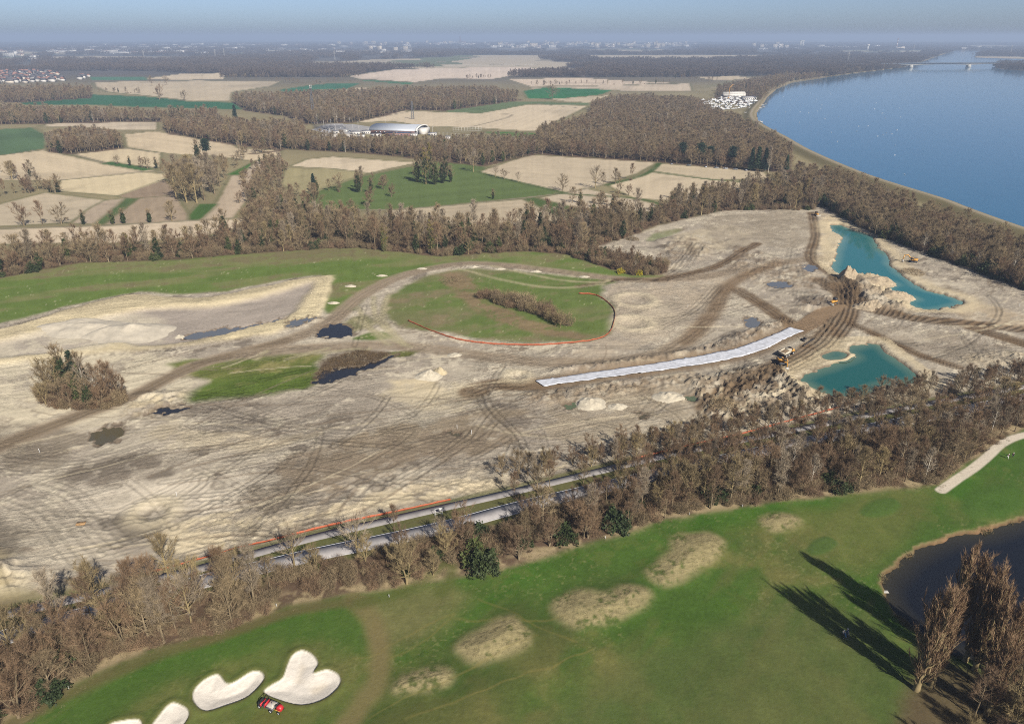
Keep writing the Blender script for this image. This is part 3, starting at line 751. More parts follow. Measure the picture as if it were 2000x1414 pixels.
t = (sstep(.70, .78, fbm(X, Y, .7, 2, 808)) * sstep(.5, .62, fbm(X, Y, 16, 3, 809)))[:, None]; cc += (D(160, 154, 104) - cc) * t * .3
C[idx] += (cc - C[idx]) * a[:, None]
region(idx, a, 'golf_course', 'mown green golf course grass with straw mounds')
GZ[idx] += a * (gA - .5) * 1.0 * sstep(0, 12, sd)
# dry straw verge along the tree belt
vg = np.exp(-((sd + 2.0) / 2.2) ** 2); mix(idx, vg * .85 * sstep(.35, .55, fbm(X, Y, 3, 3, 804)), D(186,166,128))
def gpatch(P, c, alpha, soft=2.5, warp=1.5, tex=.2, seed=0, dz=0):
    idx, a, sd = poly(P, soft, warp)
    nz = fbm(GX[idx], GY[idx], 3, 4, 820 + seed)
    cc = np.asarray(c)[None, :] * (1 - tex + 2 * tex * nz)[:, None] * (.88 + .24 * nf[idx])[:, None]
    C[idx] += (cc - C[idx]) * (a * alpha)[:, None]
    if dz: GZ[idx] += dz * sstep(-soft, soft * 2, sd)
    return idx, a, sd
gpatch([(900,1500),(1100,1370),(1250,1290),(1420,1210),(1560,1170),(1680,1200),(1740,1260),(1760,1340),(1700,1450),(1500,1560),(1000,1600)], D(92,102,56), .7, 4, 3, .18, 1)
gpatch([(680,1400),(900,1250),(1100,1150),(1250,1100),(1200,1180),(1000,1330),(850,1460),(700,1480)], D(70,83,40), .6, 5, 4, .2, 2)
gpatch([(700,1175),(860,1150),(900,1180),(850,1230),(760,1260),(700,1220)], D(124,118,76), .75, 4, 3, .25, 3)
gpatch([(1560,1000),(1700,960),(1840,955),(1800,1010),(1760,1080),(1680,1110),(1560,1060)], D(112,112,62), .6, 4, 4, .2, 4)
gpatch([(1680,1000),(1700,980),(1740,972),(1760,985),(1740,1003),(1700,1010)], D(82,106,48), .9, .8, .3, .06, 5, .15)
gpatch([(1575,1075),(1590,1055),(1615,1048),(1635,1060),(1620,1078),(1590,1085)], D(82,104,50), .9, .6, .3, .06, 6, .12)
gpatch([(1870,990),(1900,960),(1950,945),(1990,955),(2010,980),(1960,1010),(1900,1015)], D(78,106,44), .9, 1.5, .5, .08, 7, .2)
gpatch([(1980,900),(2030,880),(2080,900),(2050,925),(2000,920)], D(82,108,46), .9, 1.5, .5, .1, 8, .3)
gpatch([(400,1500),(520,1385),(560,1380),(600,1400),(580,1500)], D(104,108,50), .85, 2, 1, .12, 9)
gpatch([(200,1500),(300,1340),(480,1290),(560,1265),(640,1260),(680,1310),(690,1370),(600,1420),(400,1500)], D(110,112,62), .5, 4, 3, .25, 10)
gpatch([(130,1390),(300,1300),(480,1240),(600,1200),(690,1195),(720,1240),(700,1280),(600,1250),(480,1275),(330,1330),(200,1414),(100,1440)], D(80,104,44), .85, 3, 2, .15, 11)
# mounds of dry straw grass
MOUNDS = [([(1262,1115),(1300,1080),(1320,1048),(1380,1045),(1415,1060),(1405,1090),(1350,1120),(1290,1142)], 1.5), ([(1080,1170),(1120,1150),(1180,1155),(1220,1140),(1262,1150),(1262,1180),(1200,1215),(1130,1230),(1090,1210)], 1.5),
          ([(895,1260),(940,1225),(1000,1210),(1030,1230),(1030,1265),(980,1290),(930,1297)], 1.7), ([(770,1345),(800,1315),(850,1300),(885,1310),(885,1335),(840,1350),(790,1360)], 1.4), ([(1482,1020),(1510,1003),(1550,1010),(1558,1025),(1525,1043),(1500,1040)], 1.2)]
for k, (P, hgt) in enumerate(MOUNDS):
    idx, a, sd = poly(P, 1.6, 1.6)
    GZ[idx] += hgt * .8 * sstep(-3, 7, sd)
    tf = fbm(GX[idx], GY[idx], .9, 3, 850 + k); tg_ = sstep(.24, .46, .5 * fbm(GX[idx], GY[idx], 5, 3, 860 + k) + .5 * tf)
    c0 = D(160,147,106)[None, :] * (.78 + .4 * tf)[:, None]
    C[idx] += (c0 - C[idx]) * (a * tg_)[:, None]
    mix(idx, a * (1 - tg_) * .6, D(104,108,62)); GZ[idx] += a * .25 * (tf - .5)
# worn tracks on the golf course
TRK = D(128,116,76)
GT1 = [(690,1170),(715,1200),(738,1240),(745,1290),(737,1335),(705,1375),(672,1420),(640,1480)]
stroke(GT1, 4.0, TRK, .85, soft=1.4, seed=3000, warp=.8)
GT2 = [(-20,1440),(60,1390),(160,1342),(300,1280),(450,1235),(560,1196),(640,1180),(720,1175)]
stroke(GT2, 3.2, D(106,98,62), .8, soft=1.2, seed=3001)
stroke([(700,1180),(800,1150),(870,1100),(880,1125),(860,1160)], 3.0, D(96,104,52), .7, seed=3002)
for P in ([(750,1265),(820,1230),(890,1198)], [(760,1290),(830,1250),(890,1200)], [(690,1285),(750,1272)], [(930,1170),(1050,1220),(1120,1250)], [(890,1205),(1000,1215),(1100,1200)], [(720,1400),(900,1320),(1050,1240)], [(800,1414),(1000,1330),(1150,1270)]):
    stroke(P, .4, D(140,128,72), .38, soft=.25, seed=3003, warp=1.6, noise=.8)
# pale gravel path on the right
stroke([(1838,958),(1866,938),(1900,915),(1930,890),(1955,868),(1990,852),(2060,838),(2150,822)], 2.7, D(216,203,182), 1, soft=.3, seed=3004, warp=.15, noise=.05)
# bunkers
BUNKERS = [
 ([(590,1271),(610,1279),(621,1296),(613,1314),(640,1308),(663,1320),(662,1340),(634,1364),(590,1376),(545,1366),(516,1351),(530,1338),(552,1324),(562,1298),(572,1280)], 'white sand bunker shaped like a clover, beside the utility vehicle'),
 ([(396,1329),(425,1317),(447,1335),(490,1312),(510,1313),(514,1328),(485,1358),(440,1376),(402,1386),(380,1371),(378,1350)], 'white kidney shaped sand bunker with a small dark spot'),
 ([(340,1372),(362,1381),(369,1392),(364,1406),(345,1428),(310,1436),(296,1420),(312,1396),(326,1379)], 'white rounded sand bunker next to the kidney shaped one'),
 ([(215,1414),(245,1406),(270,1405),(278,1416),(274,1436),(212,1440)], 'white sand bunker beyond the rounded one, cut by the picture edge')]
for P, lab in BUNKERS:
    idx, a, sd = poly(P, .12, .10)
    mix(idx, sstep(-1.0, -.3, sd) * (1 - a) * .4, D(116,108,66))
    X, Y = GX[idx], GY[idx]
    rk = streak(X, Y, .6, 12, .7, 3, 870)
    c0 = D(240,230,214)[None, :] * (.86 + .22 * rk)[:, None]
    dp = sstep(1.2, 4.2, sd) * sstep(.40, .62, fbm(X, Y, 5, 3, 871))
    c0 += (D(218,198,166) - c0) * dp[:, None] * .6
    C[idx] += (c0 - C[idx]) * a[:, None]
    GZ[idx] += .18 * np.exp(-((sd + .6) / .7) ** 2) - .35 * sstep(-.15, .15, sd) - .5 * sstep(.1, 3.0, sd)
    region(idx, a, 'sand_bunker', lab)
# dark golf pond
GPOND = [(1728,1140),(1745,1112),(1790,1078),(1850,1052),(1900,1042),(1950,1030),(2000,1012),(2060,1000),(2260,1000),(2300,1280),(2000,1300),(1870,1275),(1800,1236),(1765,1210),(1742,1180)]
LV['G'] = dig(GPOND, 3.0, 1.0, rim=D(150,130,96), rimw=.6, warp=.6, wet=D(96,72,54), fine=1.6)
patch([(1780,1100),(1870,1060),(1960,1040),(1985,1018),(1960,1022),(1890,1040),(1830,1056)], D(150,116,86), .6, .8, 1, .3, seed=96)
# grove floor
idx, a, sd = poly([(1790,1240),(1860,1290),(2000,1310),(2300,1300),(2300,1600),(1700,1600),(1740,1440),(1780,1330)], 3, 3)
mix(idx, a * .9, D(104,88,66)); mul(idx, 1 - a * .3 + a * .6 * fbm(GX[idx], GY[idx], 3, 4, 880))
GRUB = D(100, 112, 56)

# road corridor lies flat
ROAD = [(-150,1290),(40,1235),(190,1192),(370,1142),(600,1086),(750,1055),(880,1026),(1010,991),(1180,951),(1350,911),(1560,866),(1750,826),(2000,778),(2200,740)]
CYCLE = [(-150,1235),(100,1180),(300,1132),(430,1100),(600,1053),(750,1018),(850,995),(980,966),(1180,918),(1350,879),(1560,838),(1750,800),(2000,755),(2200,718)]
for P, w in ((ROAD, 6.5), (CYCLE, 4.0)):
    L = spline(atn(P), 5); idx = sub(L, 14); d = seg_dist(GX[idx], GY[idx], L, False)
    k = sstep(w / 2 + 3.5, w / 2 + .5, d); GZ[idx] *= (1 - k)
    mix(idx, sstep(w / 2 + 2.0, w / 2 + .3, d) * .75, D(104,106,62))
GZ = np.where(DIST > 1500, np.minimum(GZ, 4.0), GZ)

def hz(x, y):
    """ground height at a place"""
    dep = CAM_H * _s + y * _c
    px = 1000 + FPX * x / dep
    v = (-CAM_H * _c + y * _s) / dep
    py = 707 - FPX * v
    i = np.clip(np.searchsorted(-rows_px, -py) , 1, NR - 1); j = np.clip(np.searchsorted(cols_px, px), 1, NC - 1)
    Zg = GZ.reshape(NR, NC)
    r0, r1 = rows_px[i - 1], rows_px[i]; c0, c1 = cols_px[j - 1], cols_px[j]
    fy = np.clip((py - r0) / (r1 - r0), 0, 1); fx = np.clip((px - c0) / (c1 - c0), 0, 1)
    return (Zg[i-1, j-1] * (1-fx) + Zg[i-1, j] * fx) * (1-fy) + (Zg[i, j-1] * (1-fx) + Zg[i, j] * fx) * fy

# one material for all soil and turf: surveyed colour, broken up by fine noise, with fine relief
def ground_material():
    m, nt, b = new_mat('earth_and_turf')
    at_ = N(nt, 'ShaderNodeAttribute', attribute_name='soil'); ar = N(nt, 'ShaderNodeAttribute', attribute_name='churn')
    geo = N(nt, 'ShaderNodeNewGeometry')
    L = nt.links.new
    wz = N(nt, 'ShaderNodeTexNoise', Scale=.014, Detail=2.0); L(geo.outputs['Position'], wz.inputs['Vector'])
    wv = N(nt, 'ShaderNodeVectorMath', operation='MULTIPLY_ADD'); L(wz.outputs['Color'], wv.inputs[0]); wv.inputs[1].default_value = (18, 18, 0); L(geo.outputs['Position'], wv.inputs[2])
    mp = N(nt, 'ShaderNodeMapping'); mp.inputs['Rotation'].default_value = (0, 0, -axis); L(wv.outputs[0], mp.inputs['Vector'])
    m2 = N(nt, 'ShaderNodeMapping'); m2.inputs['Scale'].default_value = (.07, 1.0, 1.0); L(mp.outputs[0], m2.inputs['Vector'])
    nf_ = N(nt, 'ShaderNodeTexNoise', Scale=1.1, Detail=9.0, Roughness=.72); L(geo.outputs['Position'], nf_.inputs['Vector'])
    ns_ = N(nt, 'ShaderNodeTexNoise', Scale=.9, Detail=7.0, Roughness=.7); L(m2.outputs[0], ns_.inputs['Vector'])
    nl_ = N(nt, 'ShaderNodeTexNoise', Scale=.12, Detail=6.0, Roughness=.65); L(geo.outputs['Position'], nl_.inputs['Vector'])
    def rng_(src, lo, hi, a, c):
        r = N(nt, 'ShaderNodeMapRange'); r.inputs['From Min'].default_value = lo; r.inputs['From Max'].default_value = hi; r.inputs['To Min'].default_value = a; r.inputs['To Max'].default_value = c; L(src, r.inputs['Value']); return r.outputs[0]
    def math_(op, a, c):
        n = N(nt, 'ShaderNodeMath', operation=op)
        for k, q in enumerate((a, c)):
            if isinstance(q, (int, float)): n.inputs[k].default_value = q
            else: L(q, n.inputs[k])
        return n.outputs[0]
    f = math_('ADD', rng_(nf_.outputs['Fac'], .3, .7, -.20, .20), rng_(nl_.outputs['Fac'], .3, .7, -.10, .10))
    st = math_('MULTIPLY', rng_(ns_.outputs['Fac'], .32, .68, -.11, .10), ar.outputs['Fac'])
    k = math_('MULTIPLY', f, math_('ADD', math_('MULTIPLY', ar.outputs['Fac'], .66), .48))
    v = math_('ADD', math_('ADD', k, st), 1.0)
    vm = N(nt, 'ShaderNodeVectorMath', operation='SCALE'); L(at_.outputs['Color'], vm.inputs[0]); L(v, vm.inputs['Scale'])
    L(vm.outputs[0], b.inputs['Base Color'])
    hgt = math_('ADD', nf_.outputs['Fac'], math_('MULTIPLY', ns_.outputs['Fac'], math_('MULTIPLY', ar.outputs['Fac'], 1.2)))
    bp = N(nt, 'ShaderNodeBump', Strength=1.0); L(math_('ADD', math_('MULTIPLY', ar.outputs['Fac'], .26), .08), bp.inputs['Distance'])
    L(hgt, bp.inputs['Height']); L(bp.outputs[0], b.inputs['Normal'])
    b.inputs['Roughness'].default_value = 1.0; b.inputs['Specular IOR Level'].default_value = 0.03
    return m
M_GROUND = ground_material()
CHURN = .12 + SITE_A * (.12 + .95 * sstep(.36, .62, fbm(GX, GY, 30, 4, 888)))
for P_, c_ in ((MEADOW, .2), (ISLAND, .2), (FLOOR, .5), (GOLF, .14)):
    i_, a_m, _d = poly(P_, 2, 1, smooth=False); CHURN[i_] += (c_ - CHURN[i_]) * a_m
for P_, lab in BUNKERS: i_, a_m, _d = poly(P_, .5, 0); CHURN[i_] += (.12 - CHURN[i_]) * a_m
for P_, h_ in MOUNDS: i_, a_m, _d = poly(P_, 1.5, 0); CHURN[i_] += (.6 - CHURN[i_]) * a_m
def build_ground():
    ii, jj = np.meshgrid(np.arange(NR - 1), np.arange(NC - 1), indexing='ij')
    v0 = (ii * NC + jj).ravel()
    F = np.stack([v0, v0 + 1, v0 + NC + 1, v0 + NC], 1)
    fr = REG[F[:, 0]]
    V = np.stack([GX, GY, GZ], 1)
    C4 = np.concatenate([np.clip(C, .004, 1), np.ones((NV, 1))], 1).astype(np.float32)
    for r, (name, label, group) in enumerate(REGIONS):
        f = F[fr == r]
        if not len(f): continue
        u, inv = np.unique(f.ravel(), return_inverse=True)
        me = np_mesh(name, V[u], [inv.reshape(-1, 4)], [M_GROUND], True)
        ca = me.attributes.new('soil', 'FLOAT_COLOR', 'POINT')
        ca.data.foreach_set('color', C4[u].ravel())
        cb = me.attributes.new('churn', 'FLOAT', 'POINT'); cb.data.foreach_set('value', CHURN[u].astype(np.float32))
        o = obj(name, me); tag(o, label, name.replace('_', ' '), group, 'structure')
build_ground()
# ================================================================== WATER, ROADS, NETTING, SAND
def water_mat(name, c, rough, wave, strength, spec=0.5, c2=None):
    m, nt, b = new_mat(name)
    geo = N(nt, 'ShaderNodeNewGeometry')
    nz = N(nt, 'ShaderNodeTexNoise', Scale=wave, Detail=4.0, Roughness=0.6)
    nz2 = N(nt, 'ShaderNodeTexNoise', Scale=0.045, Detail=5.0)
    for q in (nz, nz2): nt.links.new(geo.outputs['Position'], q.inputs['Vector'])
    cr = N(nt, 'ShaderNodeValToRGB')
    c2 = c if c2 is None else c2
    cr.color_ramp.elements[0].position = .3; cr.color_ramp.elements[1].position = .7
    cr.color_ramp.elements[0].color = (*c, 1); cr.color_ramp.elements[1].color = (*c2, 1)
    nt.links.new(nz2.outputs['Fac'], cr.inputs['Fac']); nt.links.new(cr.outputs[0], b.inputs['Base Color'])
    bp = N(nt, 'ShaderNodeBump', Strength=strength, Distance=0.1)
    nt.links.new(nz.outputs['Fac'], bp.inputs['Height']); nt.links.new(bp.outputs[0], b.inputs['Normal'])
    b.inputs['Roughness'].default_value = rough; b.inputs['IOR'].default_value = 1.33
    b.inputs['Specular IOR Level'].default_value = spec
    return m
M_RIVER = water_mat('river_water', (.022, .096, .170), .09, .5, .14, c2=(.026, .105, .182))
M_TEAL = water_mat('turquoise_water', D(62, 142, 146), .08, 1.5, .05, c2=D(50, 126, 132))
M_TEAL2 = water_mat('teal_water', D(50, 118, 112), .08, 1.5, .05, c2=D(58, 128, 118))
M_PUD = {'black': water_mat('black_water', D(46, 46, 50), .05, 2, .01), 'slate': water_mat('slate_water', D(112, 114, 116), .08, 2, .04),
         'brown': water_mat('muddy_water', D(96, 88, 66), .08, 2, .03), 'green': water_mat('green_water', D(102, 112, 82), .08, 2, .03)}
M_GPOND = water_mat('dark_pond_water', D(32, 34, 38), .05, 1.2, .06, c2=D(40, 46, 42))
def grow_loop(L, d):
    tg = np.roll(L, -1, 0) - np.roll(L, 1, 0); nn = np.stack([tg[:, 1], -tg[:, 0]], 1); nn /= np.linalg.norm(nn, axis=1)[:, None] + 1e-9
    ar = np.sum(L[:, 0] * np.roll(L[:, 1], -1) - np.roll(L[:, 0], -1) * L[:, 1])
    return L + nn * d * (1 if ar > 0 else -1)
def sheet(name, L, z, mat, label, cat):
    from mathutils.geometry import tessellate_polygon
    V = [Vector((p[0], p[1], z)) for p in L]
    tr = np.array(tessellate_polygon([V]))
    a = np.array([(V[t[1]] - V[t[0]]).cross(V[t[2]] - V[t[0]]).z for t in tr])
    tr[a < 0] = tr[a < 0][:, ::-1]
    o = obj(name, np_mesh(name, np.array([tuple(v) for v in V]), [tr], [mat]))
    return tag(o, label, cat, None, 'structure')
sheet('river', RL, 0.6, M_RIVER, 'wide blue river curving away under the far bridge', 'river')
def pond_mat(name, deep, shallow, rough=.07, wave=1.5, strength=.04):
    m = water_mat(name, deep, rough, wave, strength); nt = m.node_tree; b = nt.nodes['Principled BSDF']
    a = N(nt, 'ShaderNodeAttribute', attribute_name='depth'); nz = N(nt, 'ShaderNodeTexNoise', Scale=.07, Detail=4.0); geo = N(nt, 'ShaderNodeNewGeometry'); nt.links.new(geo.outputs['Position'], nz.inputs['Vector'])
    ad = N(nt, 'ShaderNodeMath', operation='MULTIPLY_ADD'); nt.links.new(nz.outputs['Fac'], ad.inputs[0]); ad.inputs[1].default_value = 3.0; nt.links.new(a.outputs['Fac'], ad.inputs[2])
    mr = N(nt, 'ShaderNodeMapRange'); mr.inputs['From Min'].default_value = 1.2; mr.inputs['From Max'].default_value = 6.5; nt.links.new(ad.outputs[0], mr.inputs['Value'])
    mx = N(nt, 'ShaderNodeMix', data_type='RGBA'); nt.links.new(mr.outputs[0], mx.inputs['Factor']); mx.inputs[6].default_value = (*shallow, 1); mx.inputs[7].default_value = (*deep, 1)
    nt.links.new(mx.outputs[2], b.inputs['Base Color'])
    return m
def pond(P, z, mat, label, step=1.3):
    L = poly_ground(P); G = grow_loop(L, 2.5); lo, hi = G.min(0), G.max(0)
    xs, ys = np.arange(lo[0], hi[0] + step, step), np.arange(lo[1], hi[1] + step, step); X, Y = np.meshgrid(xs, ys)
    ins = inside(X.ravel(), Y.ravel(), G); d = seg_dist(X.ravel(), Y.ravel(), L, True); d = np.where(inside(X.ravel(), Y.ravel(), L), d, -d)
    nr, nc = X.shape; i, j = np.meshgrid(np.arange(nr - 1), np.arange(nc - 1), indexing='ij'); v = (i * nc + j).ravel(); F = np.stack([v, v + 1, v + nc + 1, v + nc], 1)
    F = F[ins[F].any(1)]; u, inv = np.unique(F.ravel(), return_inverse=True)
    me = np_mesh('pond', np.c_[X.ravel(), Y.ravel(), np.full(X.size, z)][u], [inv.reshape(-1, 4)], [mat])
    at_ = me.attributes.new('depth', 'FLOAT', 'POINT'); at_.data.foreach_set('value', d[u].astype(np.float32))
    tag(obj('pond', me), label, 'pond', None, 'structure')
pond(POND_N, LV['N'] - .85, pond_mat('turquoise_water', D(44, 118, 120), D(112, 150, 138)), 'long turquoise pond beside the dyke wood')
pond(POND_S, LV['S'] - .85, pond_mat('teal_water', D(36, 98, 92), D(100, 128, 108)), 'teal excavation pond beside the loaded dump truck')
pond(POOL, LV['P'] - .5, pond_mat('pool_water', D(46, 104, 96), D(108, 130, 108)), 'small pool cut off from the teal pond by a sand spit', .8)
pond(GPOND, LV['G'] - .7, pond_mat('dark_pond_water', D(30, 33, 40), D(62, 58, 46), .05, 1.2, .05), 'dark golf course pond behind the poplars')
for (P, key, lab), lv in zip(PUDDLES, PUD_LV):
    sheet('puddle', grow_loop(poly_ground(P), .8), lv - .33, M_PUD[key], lab, 'puddle')

# asphalt
def strip(name, L, w, z, mat, parent=None, label=None, off=0.0, cat=None):
    tg = np.gradient(L, axis=0); nn = np.stack([-tg[:, 1], tg[:, 0]], 1); nn /= np.linalg.norm(nn, axis=1)[:, None]
    A = L + nn * (off - w / 2); B = L + nn * (off + w / 2); n = len(L)
    V = np.concatenate([np.c_[A, np.full(n, z)], np.c_[B, np.full(n, z)], np.c_[A, np.full(n, z - .3)], np.c_[B, np.full(n, z - .3)]])
    i = np.arange(n - 1)
    F = np.concatenate([np.stack([i, i + 1, n + i + 1, n + i], 1), np.stack([2 * n + i, 2 * n + i + 1, i + 1, i], 1), np.stack([n + i, n + i + 1, 3 * n + i + 1, 3 * n + i], 1)])
    o = obj(name, np_mesh(name, V, [F], [mat]), parent)
    if label: tag(o, label, cat, None, 'structure')
    return o
def asphalt(name, c):
    m, nt, b = new_mat(name)
    geo = N(nt, 'ShaderNodeNewGeometry')
    nz = N(nt, 'ShaderNodeTexNoise', Scale=.35, Detail=7.0, Roughness=.65); nt.links.new(geo.outputs['Position'], nz.inputs['Vector'])
    cr = N(nt, 'ShaderNodeValToRGB'); cr.color_ramp.elements[0].position = .3; cr.color_ramp.elements[1].position = .72
    cr.color_ramp.elements[0].color = (*(c * .78), 1); cr.color_ramp.elements[1].color = (*(c * 1.15), 1)
    nt.links.new(nz.outputs['Fac'], cr.inputs['Fac']); nt.links.new(cr.outputs[0], b.inputs['Base Color'])
    b.inputs['Roughness'].default_value = .9; b.inputs['Specular IOR Level'].default_value = .2
    return m
M_ROAD = asphalt('worn_asphalt', D(178, 172, 168)); M_CYC = asphalt('path_asphalt', D(158, 152, 148)); M_LINE = plain('road_paint', D(232, 230, 226), .7, .1)
RLINE = spline(atn(ROAD), 6); CLINE = spline(atn(CYCLE), 6)
rd = strip('road', RLINE, 5.0, .10, M_ROAD, None, 'pale grey country road between two rows of bare trees', cat='road')
for s_ in (-1, 1): strip('edge_line', RLINE, .18, .106, M_LINE, rd, off=s_ * 2.28)
strip('cycle_path', CLINE, 2.8, .09, M_CYC, None, 'narrow grey cycle path beside the orange netting', cat='cycle path')

# white fleece
def fleece():
    up = spline(atn(FLEECE[:7]), 12); lo = spline(atn(FLEECE[7:][::-1]), 12)
    n, k = 150, 9
    rs = lambda L: np.stack([np.interp(np.linspace(0, 1, n), np.linspace(0, 1, len(L)), L[:, q]) for q in (0, 1)], 1)
    up, lo = rs(up), rs(lo)
    t = np.linspace(0, 1, k)
    P = up[:, None] * (1 - t)[None, :, None] + lo[:, None] * t[None, :, None]
    ej = (np.abs(np.tile(t, n) - .5) > .45) * .9; X, Y = P[..., 0].ravel(), P[..., 1].ravel()
    Y = Y + ej * (fbm(X, Y, 3.0, 3, 951) - .5) * 1.2; X = X + ej * (fbm(X, Y, 3.0, 3, 952) - .5)
    g = hz(X, Y)
    s = np.repeat(np.linspace(0, 1, n), k)
    fold = np.exp(-((np.mod(s * 9 + .15 * np.tile(t, n), 1) - .5) / .035) ** 2) * .16
    Z = np.maximum(g, -.1) + .22 + .42 * (fbm(X, Y, 2.0, 4, 950)) + fold * 1.6
    V = np.stack([X, Y, Z], 1)
    i, j = np.meshgrid(np.arange(n - 1), np.arange(k - 1), indexing='ij'); v = (i * k + j).ravel()
    m, nt, b = new_mat('white_fleece')
    geo = N(nt, 'ShaderNodeNewGeometry'); nz = N(nt, 'ShaderNodeTexNoise', Scale=.8, Detail=5.0); nt.links.new(geo.outputs['Position'], nz.inputs['Vector'])
    cr = N(nt, 'ShaderNodeValToRGB'); cr.color_ramp.elements[0].position = .35; cr.color_ramp.elements[1].position = .65
    cr.color_ramp.elements[0].color = (*D(200, 200, 202), 1); cr.color_ramp.elements[1].color = (*D(230, 231, 236), 1)
    nt.links.new(nz.outputs['Fac'], cr.inputs['Fac']); nt.links.new(cr.outputs[0], b.inputs['Base Color']); b.inputs['Roughness'].default_value = .6
    o = obj('geotextile_sheet', np_mesh('geotextile_sheet', V, [np.stack([v, v + k, v + k + 1, v + 1], 1)], [m], True))
    sm = o.modifiers.new('thickness', 'SOLIDIFY'); sm.thickness = .03
    tag(o, 'long white geotextile strip laid across the brown earth', 'geotextile')
fleece()

# orange netting
def net_mat():
    m, nt, b = new_mat('orange_netting')
    geo = N(nt, 'ShaderNodeNewGeometry'); nz = N(nt, 'ShaderNodeTexNoise', Scale=1.2, Detail=4.0); nt.links.new(geo.outputs['Position'], nz.inputs['Vector'])
    cr = N(nt, 'ShaderNodeValToRGB'); cr.color_ramp.elements[0].position = .3; cr.color_ramp.elements[1].position = .7
    cr.color_ramp.elements[0].color = (*D(190, 98, 62), 1); cr.color_ramp.elements[1].color = (*D(214, 112, 68), 1)
    nt.links.new(nz.outputs['Fac'], cr.inputs['Fac']); nt.links.new(cr.outputs[0], b.inputs['Base Color']); b.inputs['Roughness'].default_value = .7; b.inputs['Alpha'].default_value = .85
    return m
M_NET = net_mat(); M_STAKE = plain('stake_wood', D(150, 120, 86), .9, .2)
def netting(P, label, group=None, h=.85, step=4.5):
    L = spline(atn(P), 12)
    s = np.r_[0, np.cumsum(np.linalg.norm(np.diff(L, axis=0), axis=1))]
    n = max(4, int(s[-1] / 1.1)); t = np.linspace(0, s[-1], n)
    X = np.interp(t, s, L[:, 0]); Y = np.interp(t, s, L[:, 1]); g = hz(X, Y)
    ph = np.abs(np.mod(t / step, 1) - .5) * 2
    top = h * (.80 + .2 * ph ** 2) - .12 * fbm(t, t * 0, 9, 2, 5)
    lean = (fbm(t, t * 0 + 3, 14, 2, 8) - .5) * .5
    tg = np.gradient(np.stack([X, Y], 1), axis=0); nn = np.stack([-tg[:, 1], tg[:, 0]], 1); nn /= np.linalg.norm(nn, axis=1)[:, None]
    e = empty('netting_fence', (X[0], Y[0], g[0]))
    O = np.array([X[0], Y[0], g[0]])
    bot = np.stack([X, Y, g + .02], 1) - O
    tp = np.stack([X + nn[:, 0] * lean, Y + nn[:, 1] * lean, g + top], 1) - O
    V = np.concatenate([bot, tp]); i = np.arange(n - 1)
    o = obj('net', np_mesh('net', V, [np.stack([i, i + 1, n + i + 1, n + i], 1)], [M_NET]), e)
    sm = o.modifiers.new('thickness', 'SOLIDIFY'); sm.thickness = .03
    me = MB().tube([(0, 0, -.2), (.02, 0, h + .18)], [.045, .035], 6).mesh('post', M_STAKE)
    for q in np.arange(0, s[-1], step):
        x, y = np.interp(q, s, L[:, 0]), np.interp(q, s, L[:, 1])
        p = obj('post', me, e); p.location = (x - O[0], y - O[1], float(hz(np.array([x]), np.array([y]))[0]) - O[2])
    tag(e, label, 'netting fence', group)
netting([(797,627),(850,649),(900,664),(960,671),(1030,674),(1100,673),(1160,666),(1190,651),(1201,622),(1195,600),(1165,579),(1130,575)], 'orange plastic netting fence curving round the oval meadow')
netting([(300,1118),(400,1090),(460,1072),(530,1056),(650,1026),(760,1003),(880,977)], 'orange netting fence along the cycle path below the bare earth', h=.75)
netting([(1240,897),(1350,870),(1450,848),(1560,818),(1640,797)], 'orange netting fence half hidden among the bare belt trees', h=.75)

# heaps of sand
M_SANDW = plain('white_sand', D(204, 192, 168), 1, .25, .9); M_SANDY = plain('yellow_sand', D(200, 182, 146), 1, .2, .7); M_SOIL = plain('spoil_soil', D(178, 160, 132), 1, .35, .9); M_SANDG = plain('grey_sand', D(204, 192, 170), 1, .15, .4)
def heap(px, py, r, h, mat, label, group=None, el=1.0, seed=0, name='sand_heap', cat='sand heap'):
    x, y = at(px, py)
    n = 22; k = 30
    rr = np.linspace(0, 1, n); an = np.arange(k) * 2 * math.pi / k
    R_, A_ = np.meshgrid(rr, an, indexing='ij')
    X = R_ * np.cos(A_) * r * el; Y = R_ * np.sin(A_) * r
    nz = fbm(X + seed * 13, Y, r * .9, 4, 960 + seed); nz2 = fbm(X + seed * 7, Y + 5, r * .25, 3, 970 + seed)
    sc = 1 + .5 * (fbm(np.cos(A_) * 2 + seed, np.sin(A_) * 2, 1.1, 3, 980) - .5)
    if mat is M_SOIL: sc = sc * (1 + .5 * (fbm(np.cos(A_) * 5 + seed, np.sin(A_) * 5, 1.1, 3, 981) - .5)); nz = nz * .6 + .8 * nz2
    X, Y = X * sc, Y * sc
    Z = h * (np.maximum(0, 1 - R_ ** 1.1) ** 1.15) * (.55 + .9 * nz) + .55 * h * (nz2 - .5) * (1 - R_)
    g = hz(X + x, Y + y); Z = Z + g + .02 - R_ ** 6 * .25
    V = np.stack([X.ravel(), Y.ravel(), Z.ravel()], 1)
    i, j = np.meshgrid(np.arange(n - 1), np.arange(k), indexing='ij'); a = (i * k + j).ravel(); b = (i * k + (j + 1) % k).ravel()
    o = obj(name, np_mesh(name, V, [np.stack([a, a + k, b + k, b], 1)], [mat], mat is not M_SOIL)); o.location = (x, y, 0)
    tag(o, label, cat, group)
heap(252, 648, 13, 4.2, M_SANDG, 'broad pale grey sand heap on the basin floor', el=1.5, seed=1)
heap(170, 640, 11, 2.6, M_SANDG, 'low pale sand heap behind the broad one in the basin', el=1.8, seed=2)
heap(350, 655, 2.2, .9, M_SANDW, 'small white sand heap beside the slate water strip', seed=3)
